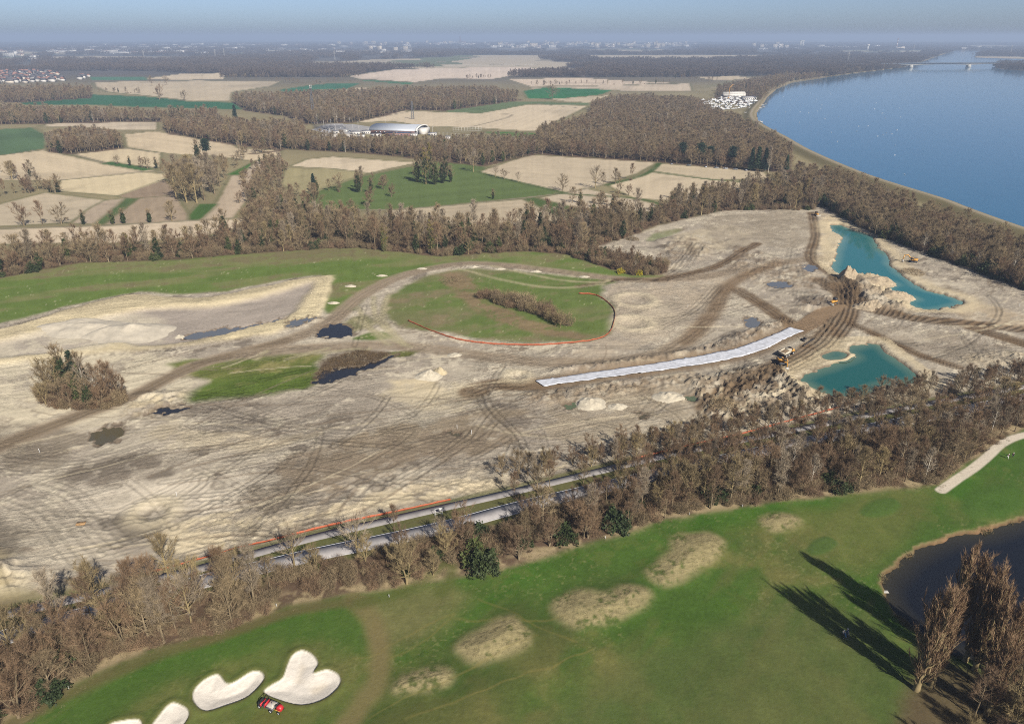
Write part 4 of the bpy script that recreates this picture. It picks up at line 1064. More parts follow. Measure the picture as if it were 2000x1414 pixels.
heap(838, 735, 4.4, 2.2, M_SANDW, 'white conical sand heap at the edge of the bare ground', seed=4, el=1.2)
heap(858, 727, 3.2, 2.2, M_SANDY, 'yellowish sand heap joined behind the white conical one', seed=5)
heap(1152, 790, 4.6, 2.1, M_SANDW, 'white sand heap beside the small round green pool', seed=6, el=1.3)
heap(1205, 795, 2.6, .9, M_SANDW, 'low white sand heap right of the round green pool', seed=7, el=1.4)
heap(1305, 776, 4.0, 1.6, M_SANDW, 'white sand heap near the small oval green pool', seed=8, el=1.5)
heap(888, 693, 2.4, 1.0, M_SANDW, 'white sand heap below the orange netting', seed=9, el=1.4)
heap(1655, 545, 5, 3.0, M_SOIL, 'tall grey spoil heap on the spit of the turquoise pond', seed=10)
heap(1735, 556, 7, 2.0, M_SOIL, 'rough spoil heap on the spit of the turquoise pond', seed=11, el=1.5)
heap(1760, 582, 6, 1.7, M_SOIL, 'brownish spoil heap at the tip of the pond spit', seed=12, el=1.6)
heap(1690, 600, 5, 2.0, M_SOIL, 'brownish spoil heap beside the fork of the haul roads', seed=13, el=1.3)
for k, (x, y, w_) in enumerate([(825,525,'where the dirt road starts its bend below the mid hedge'),(925,523,'at the crest of the curving dirt road'),(977,526,'on the inner side of the dirt road crest'),(1048,531,'between the dirt road and the oval meadow'),(1141,541,'at the far end of the oval meadow beside the road'),(746,539,'standing alone on the green meadow'),(685,560,'on the meadow beside the left road bend'),(652,592,'between the pale basin and the dirt road')]):
    heap(x, y, 2.0, .7, M_SANDW, 'small white sand heap ' + w_, 'small sand heaps along the dirt road', el=1.6, seed=20 + k)

# the air
def haze():
    m = bpy.data.materials.new('hazy_air'); m.use_nodes = True; nt = m.node_tree
    for n in list(nt.nodes): nt.nodes.remove(n)
    out = N(nt, 'ShaderNodeOutputMaterial'); v = N(nt, 'ShaderNodeVolumePrincipled')
    v.inputs['Color'].default_value = HAZE_COL; v.inputs['Density'].default_value = HAZE_DEN; v.inputs['Anisotropy'].default_value = 0.0
    nt.links.new(v.outputs[0], out.inputs['Volume'])
    o = MB().box((0, 19000, 73), (70000, 46000, 154)).build('haze', m)
    tag(o, 'thin blue haze lying over the plain', 'haze', None, 'stuff')
HAZE_COL = (.425, .53, .715, 1); HAZE_DEN = 1.5e-4
haze()
# ================================================================== TREES
M_BARK = two_tone('grey_bark', D(128, 112, 87), D(157, 139, 110)); M_BARKY = two_tone('lichen_bark', D(155, 137, 100), D(175, 156, 112)); M_BARKW = two_tone('birch_bark', D(216, 206, 188), D(233, 223, 205))
M_TW = two_tone('bare_twigs', D(138, 120, 91), D(168, 147, 112), D(151, 131, 101)); M_TWR = two_tone('reddish_twigs', D(144, 118, 91), D(159, 131, 101), D(134, 111, 87))
M_TWY = two_tone('yellowish_twigs', D(155, 136, 100), D(175, 154, 110), D(147, 129, 96)); M_TWG = two_tone('greyish_twigs', D(161, 144, 121), D(186, 169, 144), D(147, 131, 108))
M_IVY = two_tone('ivy_leaves', D(70, 80, 46), D(94, 102, 56), D(58, 70, 42), .6); M_NEED = two_tone('conifer_needles', D(52, 70, 50), D(70, 86, 58), D(44, 60, 48), .7)
M_MIST = two_tone('mistletoe_leaves', D(130, 122, 53), D(147, 135, 62)); M_POP = two_tone('poplar_twigs', D(157, 128, 98), D(174, 143, 110)); M_STRAW = two_tone('straw', D(150, 136, 98), D(168, 153, 114), D(132, 120, 86))
class Geo:
    """triangle soup with a material slot per face"""
    def __init__(self): self.V = []; self.F = []; self.n = 0
    def add(self, V, F):
        self.V.append(V); self.F.append(F + self.n); self.n += len(V)
    def tube(self, P, r, k=4):
        P = np.asarray(P, float); n = len(P); r = np.broadcast_to(np.asarray(r, float), (n,))
        d = np.gradient(P, axis=0); d /= np.linalg.norm(d, axis=1)[:, None] + 1e-9
        ref = np.where(np.abs(d[:, 2:3]) > .9, np.array([[1., 0, 0]]), np.array([[0, 0, 1.]]))
        A = np.cross(d, ref); A /= np.linalg.norm(A, axis=1)[:, None] + 1e-9; B = np.cross(d, A)
        an = np.arange(k) * 2 * math.pi / k
        V = (P[:, None] + r[:, None, None] * (np.cos(an)[None, :, None] * A[:, None] + np.sin(an)[None, :, None] * B[:, None])).reshape(-1, 3)
        i, j = np.meshgrid(np.arange(n - 1), np.arange(k), indexing='ij'); a = (i * k + j).ravel(); b = (i * k + (j + 1) % k).ravel()
        F = np.concatenate([np.stack([a, b, b + k], 1), np.stack([a, b + k, a + k], 1)])
        self.add(V, F)
    def twigs(self, P, Dr, ln, w, g):
        """thin triangles from points P along directions Dr"""
        n = len(P); s = g.normal(size=(n, 3)); s = np.cross(Dr, s); s /= np.linalg.norm(s, axis=1)[:, None] + 1e-9
        V = np.stack([P - s * (w / 2)[:, None], P + s * (w / 2)[:, None], P + Dr * ln[:, None]], 1).reshape(-1, 3)
        self.add(V, np.arange(3 * n).reshape(-1, 3))
    def leaves(self, P, size, g):
        n = len(P); a = g.normal(size=(n, 3)); a /= np.linalg.norm(a, axis=1)[:, None]; b = np.cross(a, g.normal(size=(n, 3))); b /= np.linalg.norm(b, axis=1)[:, None]
        a *= size[:, None]; b *= size[:, None] * .7
        V = np.stack([P - a, P + b, P + a, P - b], 1).reshape(-1, 3); q = np.arange(n) * 4
        self.add(V, np.concatenate([np.stack([q, q + 1, q + 2], 1), np.stack([q, q + 2, q + 3], 1)]))
    def arr(self): return np.concatenate(self.V), np.concatenate(self.F)
def unit(v): return v / (np.linalg.norm(v, axis=-1, keepdims=True) + 1e-9)
def bare(seed, H, W, nl=26, nsub=6, ntw=2600, twl=(.6, 1.5), tww=.05, low=.25, el=(15, 70), r0=.28, prof='round', up=.5, ivy=0, mist=0, lean=.03, multi=1, twr=.6):
    g = np.random.default_rng(seed)
    T, Cn = Geo(), Geo()
    subs = []
    for st in range(multi):
        hh = H * (.88 if st == 0 else g.uniform(.6, .85))
        t = np.linspace(0, 1, 8)
        w = np.cumsum(g.normal(0, lean * H / 8, (8, 2)), 0); 
        if multi > 1: a0 = st * 2 * math.pi / multi + g.uniform(0, 1); w += np.outer(t ** 1.1, [math.cos(a0), math.sin(a0)]) * W * .42
        w -= w[0]
        TP = np.c_[w, t * hh]; TR = r0 * (1 - .85 * t) * (1 if st == 0 else .75); TR[0] *= 1.35
        T.tube(TP, TR, 6)
        for i in range(nl // multi):
            u = (i + g.random()) / (nl // multi); tt = low + (1 - low) * u
            b = np.array([np.interp(tt, t, TP[:, q]) for q in range(3)])
            if prof == 'round': pr = math.sin(math.pi * min(1, .22 + .74 * u)) ** .7
            elif prof == 'column': pr = .5 + .5 * math.sin(math.pi * min(1, .1 + .85 * u))
            elif prof == 'vase': pr = .55 + .45 * u if u < .7 else .86 - (u - .7) * 1.2
            else: pr = 1 - .8 * u
            ln = W * pr * g.uniform(.75, 1.15); az = i * 2.399 + g.normal(0, .4); e = math.radians(np.interp(u, [0, 1], el)) + g.normal(0, .12)
            s = np.linspace(0, 1, 5)[:, None]
            d = np.array([math.cos(az) * math.cos(e), math.sin(az) * math.cos(e), math.sin(e)])
            if prof == 'column': ln *= 2.2
            P = b + d * ln * s + np.array([0, 0, 1]) * up * ln * .5 * s ** 2 + np.cumsum(g.normal(0, .035 * ln, (5, 3)), 0) * (s > 0)
            rr = np.interp(tt, t, TR) * .5
            T.tube(P, np.linspace(rr, .025, 5), 4)
            for k in range(nsub):
                q = g.uniform(.25, 1.0); p = np.array([np.interp(q, s[:, 0], P[:, c]) for c in range(3)])
                dd = unit(unit(P[-1] - P[0]) + g.normal(0, min(.55, twr), 3) + np.array([0, 0, up * .6])); l2 = ln * g.uniform(.22, .5) * (1.15 - .4 * q)
                Q = np.stack([p, p + dd * l2 * .5 + g.normal(0, .05 * l2, 3), p + dd * l2 + g.normal(0, .1 * l2, 3) + np.array([0, 0, .1 * l2])])
                Cn.tube(Q, [.045, .03, .012], 3); subs.append(Q)
            subs.append(P[2:])
    n = len(subs)
    pick = g.integers(0, n, ntw); f = g.random(ntw) ** .8
    S0 = np.array([s_[0] for s_ in subs])[pick]; S1 = np.array([s_[-1] for s_ in subs])[pick]
    dr = unit(unit(S1 - S0) * .8 + g.normal(0, twr, (ntw, 3)) + np.array([0, 0, up * .5]))
    Cn.twigs(S0 + (S1 - S0) * f[:, None], dr, g.uniform(*twl, ntw), np.full(ntw, tww) * g.uniform(.7, 1.3, ntw), g)
    out = {'trunk': T.arr(), 'crown': Cn.arr()}
    if ivy:
        I = Geo(); m = ivy; z = g.random(m) ** .8 * .72 * H; a = g.uniform(0, 2 * math.pi, m)
        rad = (.3 + .12 * H * np.exp(-((z / H - .35) / .3) ** 2)) * g.random(m) ** .5 * (.6 + .8 * vnoise(z / H * 7, np.cos(a) * 1.5 + 7, seed))
        I.leaves(np.stack([np.cos(a) * rad, np.sin(a) * rad, z + .3], 1), g.uniform(.16, .38, m), g); out['ivy'] = I.arr()
    if mist:
        I = Geo()
        for k in range(mist):
            s_ = subs[g.integers(0, n)]; c = s_[-1]; I.leaves(c + g.normal(0, .28, (34, 3)), g.uniform(.12, .22, 34), g)
        out['mistletoe'] = I.arr()
    return out
def conifer(seed, H, W, pine=False):
    g = np.random.default_rng(seed); T, Cn = Geo(), Geo()
    T.tube(np.c_[np.cumsum(g.normal(0, .05, (6, 2)), 0), np.linspace(0, H * .97, 6)], np.linspace(.28, .05, 6), 6)
    nb = 90
    for i in range(nb):
        u = (i + g.random()) / nb; z = H * (.12 + .86 * u) if not pine else H * (.45 + .5 * u)
        ln = W * (1 - u) ** .8 * g.uniform(.6, 1.15) + .25 if not pine else W * math.sqrt(max(.05, 1 - (1.6 * u - .6) ** 2)) * g.uniform(.5, 1.1)
        az = i * 2.399; d = np.array([math.cos(az), math.sin(az), -.12 if not pine else .25])
        b = np.array([0, 0, z]); T.tube(np.stack([b, b + d * ln * .9]), [.05, .02], 3)
        m = 26; s = g.random(m) ** .6
        P = b + d * (s * ln)[:, None] + g.normal(0, .22 + .05 * ln, (m, 3)) * np.array([1, 1, .6]) 
        Cn.leaves(P, g.uniform(.18, .42, m), g)
    return {'trunk': T.arr(), 'crown': Cn.arr()}
def bushy(seed, H, W, n=1100, tww=.045, leaf=0):
    g = np.random.default_rng(seed); T, Cn = Geo(), Geo(); subs = []
    for i in range(15):
        a = g.uniform(0, 2 * math.pi); rad = W * math.sqrt(g.random()); hh = H * g.uniform(.55, 1) * (1 - .35 * (rad / W) ** 2)
        b = np.array([math.cos(a) * rad * .45, math.sin(a) * rad * .45, 0]); tip = np.array([math.cos(a) * rad, math.sin(a) * rad, hh])
        P = np.stack([b, b * .6 + tip * .4 + g.normal(0, .1, 3), tip]); T.tube(P, [.06, .04, .015], 3); subs.append(P)
    pick = g.integers(0, 15, n); f = g.uniform(.15, 1, n)
    S0 = np.array([s[0] for s in subs])[pick]; S1 = np.array([s[-1] for s in subs])[pick]
    Cn.twigs(S0 + (S1 - S0) * f[:, None] + g.normal(0, .12 * W, (n, 3)) * np.array([1, 1, .5]), unit(g.normal(0, .7, (n, 3)) + np.array([0, 0, .5])), g.uniform(.4, 1.1, n), np.full(n, tww), g)
    if leaf:
        a = g.uniform(0, 2 * math.pi, leaf); rad = W * np.sqrt(g.random(leaf)) * (.55 + .8 * vnoise(np.cos(a) * 2.2 + 9, np.sin(a) * 2.2 + 9, seed)); z = H * (1 - .5 * (rad / W) ** 2) * g.random(leaf) ** .5 * (.5 + .9 * vnoise(np.cos(a) * rad * 1.1 + 20, np.sin(a) * rad * 1.1 + 20, seed + 1))
        Cn.leaves(np.stack([np.cos(a) * rad, np.sin(a) * rad, z], 1) * (1 + .25 * (g.random((leaf, 1)) - .5)), g.uniform(.12, .3, leaf), g)
    return {'stems': T.arr(), 'crown': Cn.arr()}
KINDS = {}
FORM = {'bareA': 'broad crowned brown', 'bareB': 'round crowned brown', 'bareC': 'upright grey', 'bareD': 'many stemmed reddish', 'bareE': 'slender reddish', 'bareF': 'twin stemmed brown', 'yelA': 'yellowish', 'yelB': 'forked yellowish', 'spare': 'open crowned pale', 'birch': 'white stemmed', 'ivyA': 'tall ivy clad', 'ivyB': 'low ivy clad'}
def kind(key, name, geo, mats, slow=None):
    """register a tree kind: separate part meshes for single trees, one joined mesh for the massed woods"""
    parts = {p: np_mesh(p, v, [f], [mats[p]], p in ('trunk', 'stems')) for p, (v, f) in geo.items()}
    KINDS[key] = dict(name=name, parts=parts, geo=geo, mats=mats)
tm = lambda b, t: {'trunk': b, 'crown': t, 'ivy': M_IVY, 'mistletoe': M_MIST, 'stems': b}
kind('bareA', 'bare_tree', bare(1, 14, 5.2, ntw=4600, tww=.038, up=.35), tm(M_BARK, M_TW)); kind('bareB', 'bare_tree', bare(2, 13, 4.6, ntw=4200, el=(15, 70), low=.2, tww=.038, up=.35), tm(M_BARK, M_TW))
kind('bareC', 'bare_tree', bare(3, 15, 3.8, ntw=3600, tww=.038, el=(40, 78), low=.3, prof='vase'), tm(M_BARK, M_TWG)); kind('bareD', 'bare_tree', bare(4, 12, 4.8, ntw=4600, multi=3, low=.25, tww=.038, up=.35), tm(M_BARK, M_TWR))
kind('bareE', 'bare_tree', bare(14, 14, 3.2, ntw=3000, tww=.038, el=(35, 75), low=.35, r0=.2), tm(M_BARK, M_TWR)); kind('bareF', 'bare_tree', bare(15, 13, 5.4, ntw=4600, multi=2, el=(12, 62), tww=.038, up=.3), tm(M_BARK, M_TW))
kind('yelA', 'lichen_tree', bare(5, 14, 4.0, ntw=2800, el=(25, 72), low=.25, tww=.055), tm(M_BARKY, M_TWY)); kind('yelB', 'lichen_tree', bare(6, 12, 4.2, ntw=3000, multi=2, low=.2), tm(M_BARKY, M_TWY))
kind('spare', 'bare_tree', bare(16, 12, 5.4, nl=26, nsub=7, ntw=2000, low=.3, tww=.045), tm(M_BARKY, M_TWG))
kind('birch', 'birch_tree', bare(7, 13, 2.6, ntw=1300, el=(35, 78), low=.3, r0=.17), tm(M_BARKW, M_TWG))
kind('ivyA', 'ivy_tree', bare(8, 15, 3.4, ntw=1900, ivy=2200, low=.3), tm(M_BARK, M_TW)); kind('ivyB', 'ivy_tree', bare(9, 12, 3.0, ntw=1300, ivy=1300, low=.3), tm(M_BARK, M_TW))
kind('mist', 'mistletoe_tree', bare(10, 19, 3.6, ntw=2000, mist=26, el=(30, 70), ivy=700), tm(M_BARKY, M_TW))
kind('pollard', 'ivy_tree', bare(17, 7, 2.2, nl=14, ntw=500, ivy=1500, low=.45), tm(M_BARK, M_TW))
kind('spruce', 'conifer_tree', conifer(11, 14, 2.6), tm(M_BARK, M_NEED)); kind('pine', 'conifer_tree', conifer(12, 15, 4.0, True), tm(M_BARK, M_NEED))
kind('poplar', 'poplar_tree', bare(13, 26, 2.0, nl=130, nsub=7, ntw=9500, twl=(.7, 1.6), low=.06, el=(74, 86), multi=2, twr=.2, r0=.4, prof='column', up=.7, lean=.008, tww=.045), tm(M_BARKY, M_POP))
kind('poplarB', 'poplar_tree', bare(18, 25, 2.2, nl=150, nsub=6, ntw=9500, twl=(.7, 1.6), low=.06, el=(74, 86), multi=3, twr=.2, r0=.38, prof='column', up=.7, lean=.008, tww=.045), tm(M_BARKY, M_POP))
kind('bushA', 'bush', bushy(20, 3.0, 2.4), tm(M_BARK, M_TWR)); kind('bushB', 'bush', bushy(21, 3.6, 2.2, 1200), tm(M_BARK, M_TW)); kind('bushY', 'bush', bushy(22, 3.2, 2.2, 1000), tm(M_BARKY, M_TWY))
kind('bushG', 'evergreen_bush', bushy(23, 3.2, 2.6, 600, leaf=1500), tm(M_BARK, M_IVY))
kind('bushF', 'flowering_bush', bushy(24, 3.0, 2.4, 600, leaf=900), dict(tm(M_BARK, two_tone('yellow_blossom', D(176, 160, 44), D(196, 178, 56)))))
def clump(seed):
    """a stand of bare trees merged, for the far woods"""
    g = np.random.default_rng(seed); V, F, Mi, n = [], [], [], 0
    for k in range(16):
        v, f = bare(seed * 50 + k, g.uniform(11, 17), g.uniform(3.5, 5), nl=8, nsub=2, ntw=260, twl=(1.4, 3.2), tww=.34, low=.15)['crown']
        a, r = g.uniform(0, 6.28), 20 * math.sqrt(g.random()); V.append(v + np.array([math.cos(a) * r, math.sin(a) * r, 0])); F.append(f + n); n += len(v)
    return {'crown': (np.concatenate(V), np.concatenate(F))}
M_TWD = two_tone('dark_far_twigs', D(104, 92, 80), D(124, 108, 92), D(112, 98, 88)); kind('clumpA', 'clump', clump(1), tm(M_BARK, M_TWD)); kind('clumpB', 'clump', clump(2), tm(M_BARK, M_TWD))

def tuft(seed, n, h, r, w, mat):
    g = np.random.default_rng(seed); Cn = Geo(); a = g.uniform(0, 6.28, n); q = r * np.sqrt(g.random(n))
    Cn.twigs(np.stack([np.cos(a) * q, np.sin(a) * q, np.zeros(n)], 1), unit(np.stack([np.cos(a) * .5, np.sin(a) * .5, np.ones(n)], 1) + g.normal(0, .3, (n, 3)) * np.array([1, 1, .2])), g.uniform(.5, 1, n) * h, np.full(n, w), g)
    return {'crown': Cn.arr()}
kind('tuft', 'tuft', tuft(30, 46, .55, .5, .07, 0), tm(M_BARK, M_STRAW)); kind('reed', 'reed', tuft(31, 60, 1.3, .7, .07, 0), tm(M_BARK, two_tone('dead_reed', D(118, 98, 72), D(138, 116, 84), D(100, 84, 64))))
def place(key, x, y, s=1.0, label=None, group=None, cat='tree', sz=None):
    K = KINDS[key]
    z = float(hz(np.array([x]), np.array([y]))[0])
    e = empty(K['name'], (x, y, z - .1), rng.uniform(0, 6.28), s)
    if sz: e.scale = (s, s, s * sz)
    for p, me in K['parts'].items(): obj(p, me, e)
    tag(e, label, cat, group)
    return e
# massed woods: one object each, trees set out by geometry nodes
pcol = bpy.data.collections.new('tree_kinds')
POOL_KEYS = ['bareA', 'bareB', 'bareC', 'bareD', 'bareE', 'bareF', 'yelA', 'yelB', 'birch', 'ivyA', 'ivyB', 'mist', 'spruce', 'pine', 'bushA', 'bushB', 'bushG', 'clumpA', 'clumpB', 'spare', 'tuft', 'reed']
for i, kx in enumerate(POOL_KEYS):
    K = KINDS[kx]; V, F, MI, mats, n = [], [], [], [], 0
    for p, (v, f) in K['geo'].items():
        V.append(v); F.append(f + n); n += len(v); MI.append(np.full(len(f), len(mats))); mats.append(K['mats'][p])
    o = bpy.data.objects.new('kind_%02d' % i, np_mesh('kind_%02d' % i, np.concatenate(V), [np.concatenate(F)], mats, midx=np.concatenate(MI)))
    pcol.objects.link(o)
def scatter_tree():
    ng = bpy.data.node_groups.new('tree_scatter', 'GeometryNodeTree')
    ng.interface.new_socket('Geometry', in_out='INPUT', socket_type='NodeSocketGeometry'); ng.interface.new_socket('Geometry', in_out='OUTPUT', socket_type='NodeSocketGeometry')
    gi, go = ng.nodes.new('NodeGroupInput'), ng.nodes.new('NodeGroupOutput')
    ip = ng.nodes.new('GeometryNodeInstanceOnPoints'); ci = ng.nodes.new('GeometryNodeCollectionInfo')
    ci.inputs['Collection'].default_value = pcol; ci.inputs['Separate Children'].default_value = True; ci.inputs['Reset Children'].default_value = True
    def attr(nm, ty):
        a = ng.nodes.new('GeometryNodeInputNamedAttribute'); a.data_type = ty; a.inputs['Name'].default_value = nm; return a.outputs['Attribute']
    cx = ng.nodes.new('ShaderNodeCombineXYZ'); ng.links.new(attr('rot', 'FLOAT'), cx.inputs['Z'])
    ng.links.new(gi.outputs[0], ip.inputs['Points']); ng.links.new(ci.outputs[0], ip.inputs['Instance']); ip.inputs['Pick Instance'].default_value = True
    ng.links.new(attr('pid', 'INT'), ip.inputs['Instance Index']); ng.links.new(cx.outputs[0], ip.inputs['Rotation']); ng.links.new(attr('scl', 'FLOAT_VECTOR'), ip.inputs['Scale'])
    ng.links.new(ip.outputs[0], go.inputs[0])
    return ng
NG = scatter_tree()
def stuff(name, P, keys, S, label, cat, SZ=None):
    n = len(P)
    z = hz(P[:, 0], P[:, 1]) - .1
    me = bpy.data.meshes.new(name); me.vertices.add(n); me.vertices.foreach_set('co', np.c_[P, z].astype(np.float32).ravel())
    a = me.attributes.new('pid', 'INT', 'POINT'); a.data.foreach_set('value', np.array([POOL_KEYS.index(k) for k in keys], np.int32))
    a = me.attributes.new('rot', 'FLOAT', 'POINT'); a.data.foreach_set('value', rng.uniform(0, 6.28, n).astype(np.float32))
    SZ = np.ones(n) if SZ is None else SZ
    a = me.attributes.new('scl', 'FLOAT_VECTOR', 'POINT'); a.data.foreach_set('vector', np.stack([S, S, S * SZ], 1).astype(np.float32).ravel())
    o = obj(name, me); m = o.modifiers.new('trees', 'NODES'); m.node_group = NG
    tag(o, label, cat, None, 'stuff')
def fill(P, gap, px=True, jitter=.45, edge=0.0):
    """jittered grid of places inside an outline"""
    L = atn(P) if px else np.asarray(P, float); lo, hi = L.min(0), L.max(0)
    x, y = np.meshgrid(np.arange(lo[0], hi[0] + gap, gap), np.arange(lo[1], hi[1] + gap, gap))
    x = x.ravel() + rng.uniform(-jitter, jitter, x.size) * gap; y = y.ravel() + rng.uniform(-jitter, jitter, y.size) * gap
    k = inside(x, y, L); Q = np.stack([x[k], y[k]], 1)
    if edge: Q = Q[seg_dist(Q[:, 0], Q[:, 1], L, True) > edge]
    return Q
def in_view(P, m=60):
    dep = CAM_H * _s + P[:, 1] * _c; px = 1000 + FPX * P[:, 0] / dep
    return (px > -m) & (px < 2000 + m)
def pickk(n, table):
    ks, w = zip(*table); w = np.array(w, float); return rng.choice(ks, n, p=w / w.sum())
BARE_MIX = [('bareA', 3), ('bareB', 3), ('bareC', 2), ('bareD', 3), ('bareE', 3), ('bareF', 2), ('yelA', .8), ('birch', .4), ('ivyA', .6), ('ivyB', .6)]
# --- the tree belt between road and golf course: single trees, largest in the picture
B = fill(WOODS['golf_belt'], 4.2)
dr_, dc_ = seg_dist(B[:, 0], B[:, 1], RLINE, False), seg_dist(B[:, 0], B[:, 1], CLINE, False)
south = B[:, 1] < np.interp(B[:, 0], RLINE[:, 0], RLINE[:, 1])
ok = (dr_ > 3.9) & (dc_ > 2.2) & in_view(B, 30)
dep = CAM_H * _s + B[:, 1] * _c; bpx = 1000 + FPX * B[:, 0] / dep
# thinly planted stretch where road and cycle path show
thin = (~south) & (bpx > 380) & (bpx < 960); ok &= ~(thin & (rng.random(len(B)) > .22)); ok &= ~((~south) & (bpx <= 380) & (rng.random(len(B)) > .7))
thin2 = south & (bpx > 560) & (bpx < 1000); ok &= ~(thin2 & (rng.random(len(B)) > .24)); ok &= ~((south) & (bpx < 560) & (rng.random(len(B)) > .78))
ok &= ~(south & (bpx > 1000) & (rng.random(len(B)) > .82)); B, south, bpx = B[ok], south[ok], bpx[ok]
# rows between road and cycle path and beyond the path
for off_, stp in ((5.2, 3.6), (-1, 0)):
    if not stp: continue
    ss_ = np.r_[0, np.cumsum(np.linalg.norm(np.diff(RLINE, axis=0), axis=1))]; q_ = np.arange(0, ss_[-1], stp); cx_, cy_ = np.interp(q_, ss_, RLINE[:, 0]), np.interp(q_, ss_, RLINE[:, 1])
    E1 = np.stack([cx_, cy_], 1) + rng.normal(0, .7, (len(q_), 2)) + np.array([-.26, .96]) * 4.4
for k_ in range(3): E1 = np.concatenate([E1, np.stack([np.interp(q_, ss_, RLINE[:, 0]), np.interp(q_, ss_, RLINE[:, 1])], 1) + np.array([-.26, .96]) * rng.uniform(10.5, 15.5, (len(q_), 1)) + rng.normal(0, .8, (len(q_), 2))])
E1 = E1[(seg_dist(E1[:, 0], E1[:, 1], CLINE, False) > 1.9) & (seg_dist(E1[:, 0], E1[:, 1], RLINE, False) > 3.6) & in_view(E1, 30)]
epx = 1000 + FPX * E1[:, 0] / (CAM_H * _s + E1[:, 1] * _c); kp = (epx > 965) & (rng.random(len(E1)) < np.where(epx > 1150, .85, .5)); E1, epx = E1[kp], epx[kp]
B = np.concatenate([B, E1]); south = np.r_[south, np.zeros(len(E1), bool)]; bpx = np.r_[bpx, epx]
order = np.argsort(np.hypot(B[:, 0], B[:, 1])); B, south, bpx = B[order], south[order], bpx[order]
n_single = 290
rest_P, rest_k, rest_s = [], [], []
for i, (p, so, bx_) in enumerate(zip(B, south, bpx)):
    if bx_ < 520: k = pickk(1, [('yelA', 2), ('yelB', 2), ('bareC', 2), ('bareB', 3), ('bareE', 3), ('bareD', 2), ('spare', 1)])[0]; s = rng.uniform(.75, 1.15)
    elif bx_ < 960: k = pickk(1, [('spare', 3), ('yelB', 3), ('bareD', 2), ('bareB', 1)])[0]; s = rng.uniform(.5, .82)
    elif bx_ < 1350: k = pickk(1, [('bareD', 4), ('bareE', 3), ('yelB', 1.5), ('bareB', 2), ('bareC', 1)])[0]; s = rng.uniform(.55, .88)
    else: k = pickk(1, [('yelA', 1.2), ('bareE', 4), ('bareC', 2), ('bareD', 3), ('bareA', 2), ('birch', .5)])[0]; s = rng.uniform(.55, 1.0)
    if not so: s *= np.interp(bx_, [1000, 1400], [.8, .6])
    if i < n_single:
        zone = ['across from the bunkers', 'beside the open stretch', 'above the straw mounds', 'above the far tees'][int(np.searchsorted([560, 960, 1420], bx_))]
        side = 'on the golf side of the road ' if so else 'on the site side of the road '
        lab = ('tall ' if s > .95 else 'small ' if s < .66 else '') + FORM[k] + ' tree ' + side + zone
        place(k, p[0], p[1], s, lab, 'roadside belt: ' + lab)
    else: rest_P.append(p); rest_k.append(k); rest_s.append(s)
if rest_P: stuff('roadside_wood', np.array(rest_P), rest_k, np.array(rest_s), 'bare brown trees of the roadside belt farther along the road', 'wood')
U = fill(WOODS['golf_belt'], 2.2)
du, dcu = seg_dist(U[:, 0], U[:, 1], RLINE, False), seg_dist(U[:, 0], U[:, 1], CLINE, False)
dep = CAM_H * _s + U[:, 1] * _c; upx = 1000 + FPX * U[:, 0] / dep
so = U[:, 1] < np.interp(U[:, 0], RLINE[:, 0], RLINE[:, 1])
ok = (du > 4.4) & (dcu > 3.0) & in_view(U) & (so | (upx > 960) | (upx < 380) | (rng.random(len(U)) < .05)) & (rng.random(len(U)) < np.where(so, .8, .45)) & ~((upx > 850) & (upx < 1100) & so & (du > 15))
U = U[ok]
stuff('undergrowth', U, pickk(len(U), [('bushA', 5), ('bushB', 4), ('bushG', .35)]), rng.uniform(.5, 1.25, len(U)), 'brown leafless undergrowth below the roadside trees', 'undergrowth')
# evergreen and other single bushes by the golf course
for x, y, k, s, lab in [(945,1110,'bushG',1.45,'large dark evergreen bush at the edge of the golf course'), (915,1085,'bushA',1.6,'brown bush behind the dark evergreen bush'), (1205,1028,'bushG',1.5,'dark evergreen bush below the belt trees'),
                        (1395,975,'bushG',1.4,'dark green ivy covered bush at the golf edge'), (930,1095,'bushG',1.4,'dark evergreen bush leaning on the brown bush'), (1640,960,'bushG',1.0,'low evergreen bush at the foot of the belt'),
                        (618,1105,'bushG',.7,'small bright green bush beside the pale road'), (1215,548,'bushG',.1,'tiny green shrub')][:7]:
    x, y = at(x, y); place(k, x, y, s, lab, None, 'bush')
for x, y, s, k, lab in [(795,1140,.95,'yelB','wide yellow lichen tree standing on the straw verge'), (330,1130,.9,'yelA','slender yellow tree standing against the bare earth'), (575,1105,.8,'spare','open crowned pale tree beside the road'), (700,1090,.9,'spare','wide open crowned tree on the road verge'), (770,1035,.55,'bareE','small thin tree on the verge between road and cycle path'),
                        (1805,940,.85,'birch','white stemmed birch at the golf edge below the belt'), (1425,985,1.05,'yelA','tall yellowish tree at the golf edge of the belt'), (1345,990,.9,'yelA','yellowish tree leaning over the golf edge')]:
    x, y = at(x, y); place(k, x, y, s, lab)

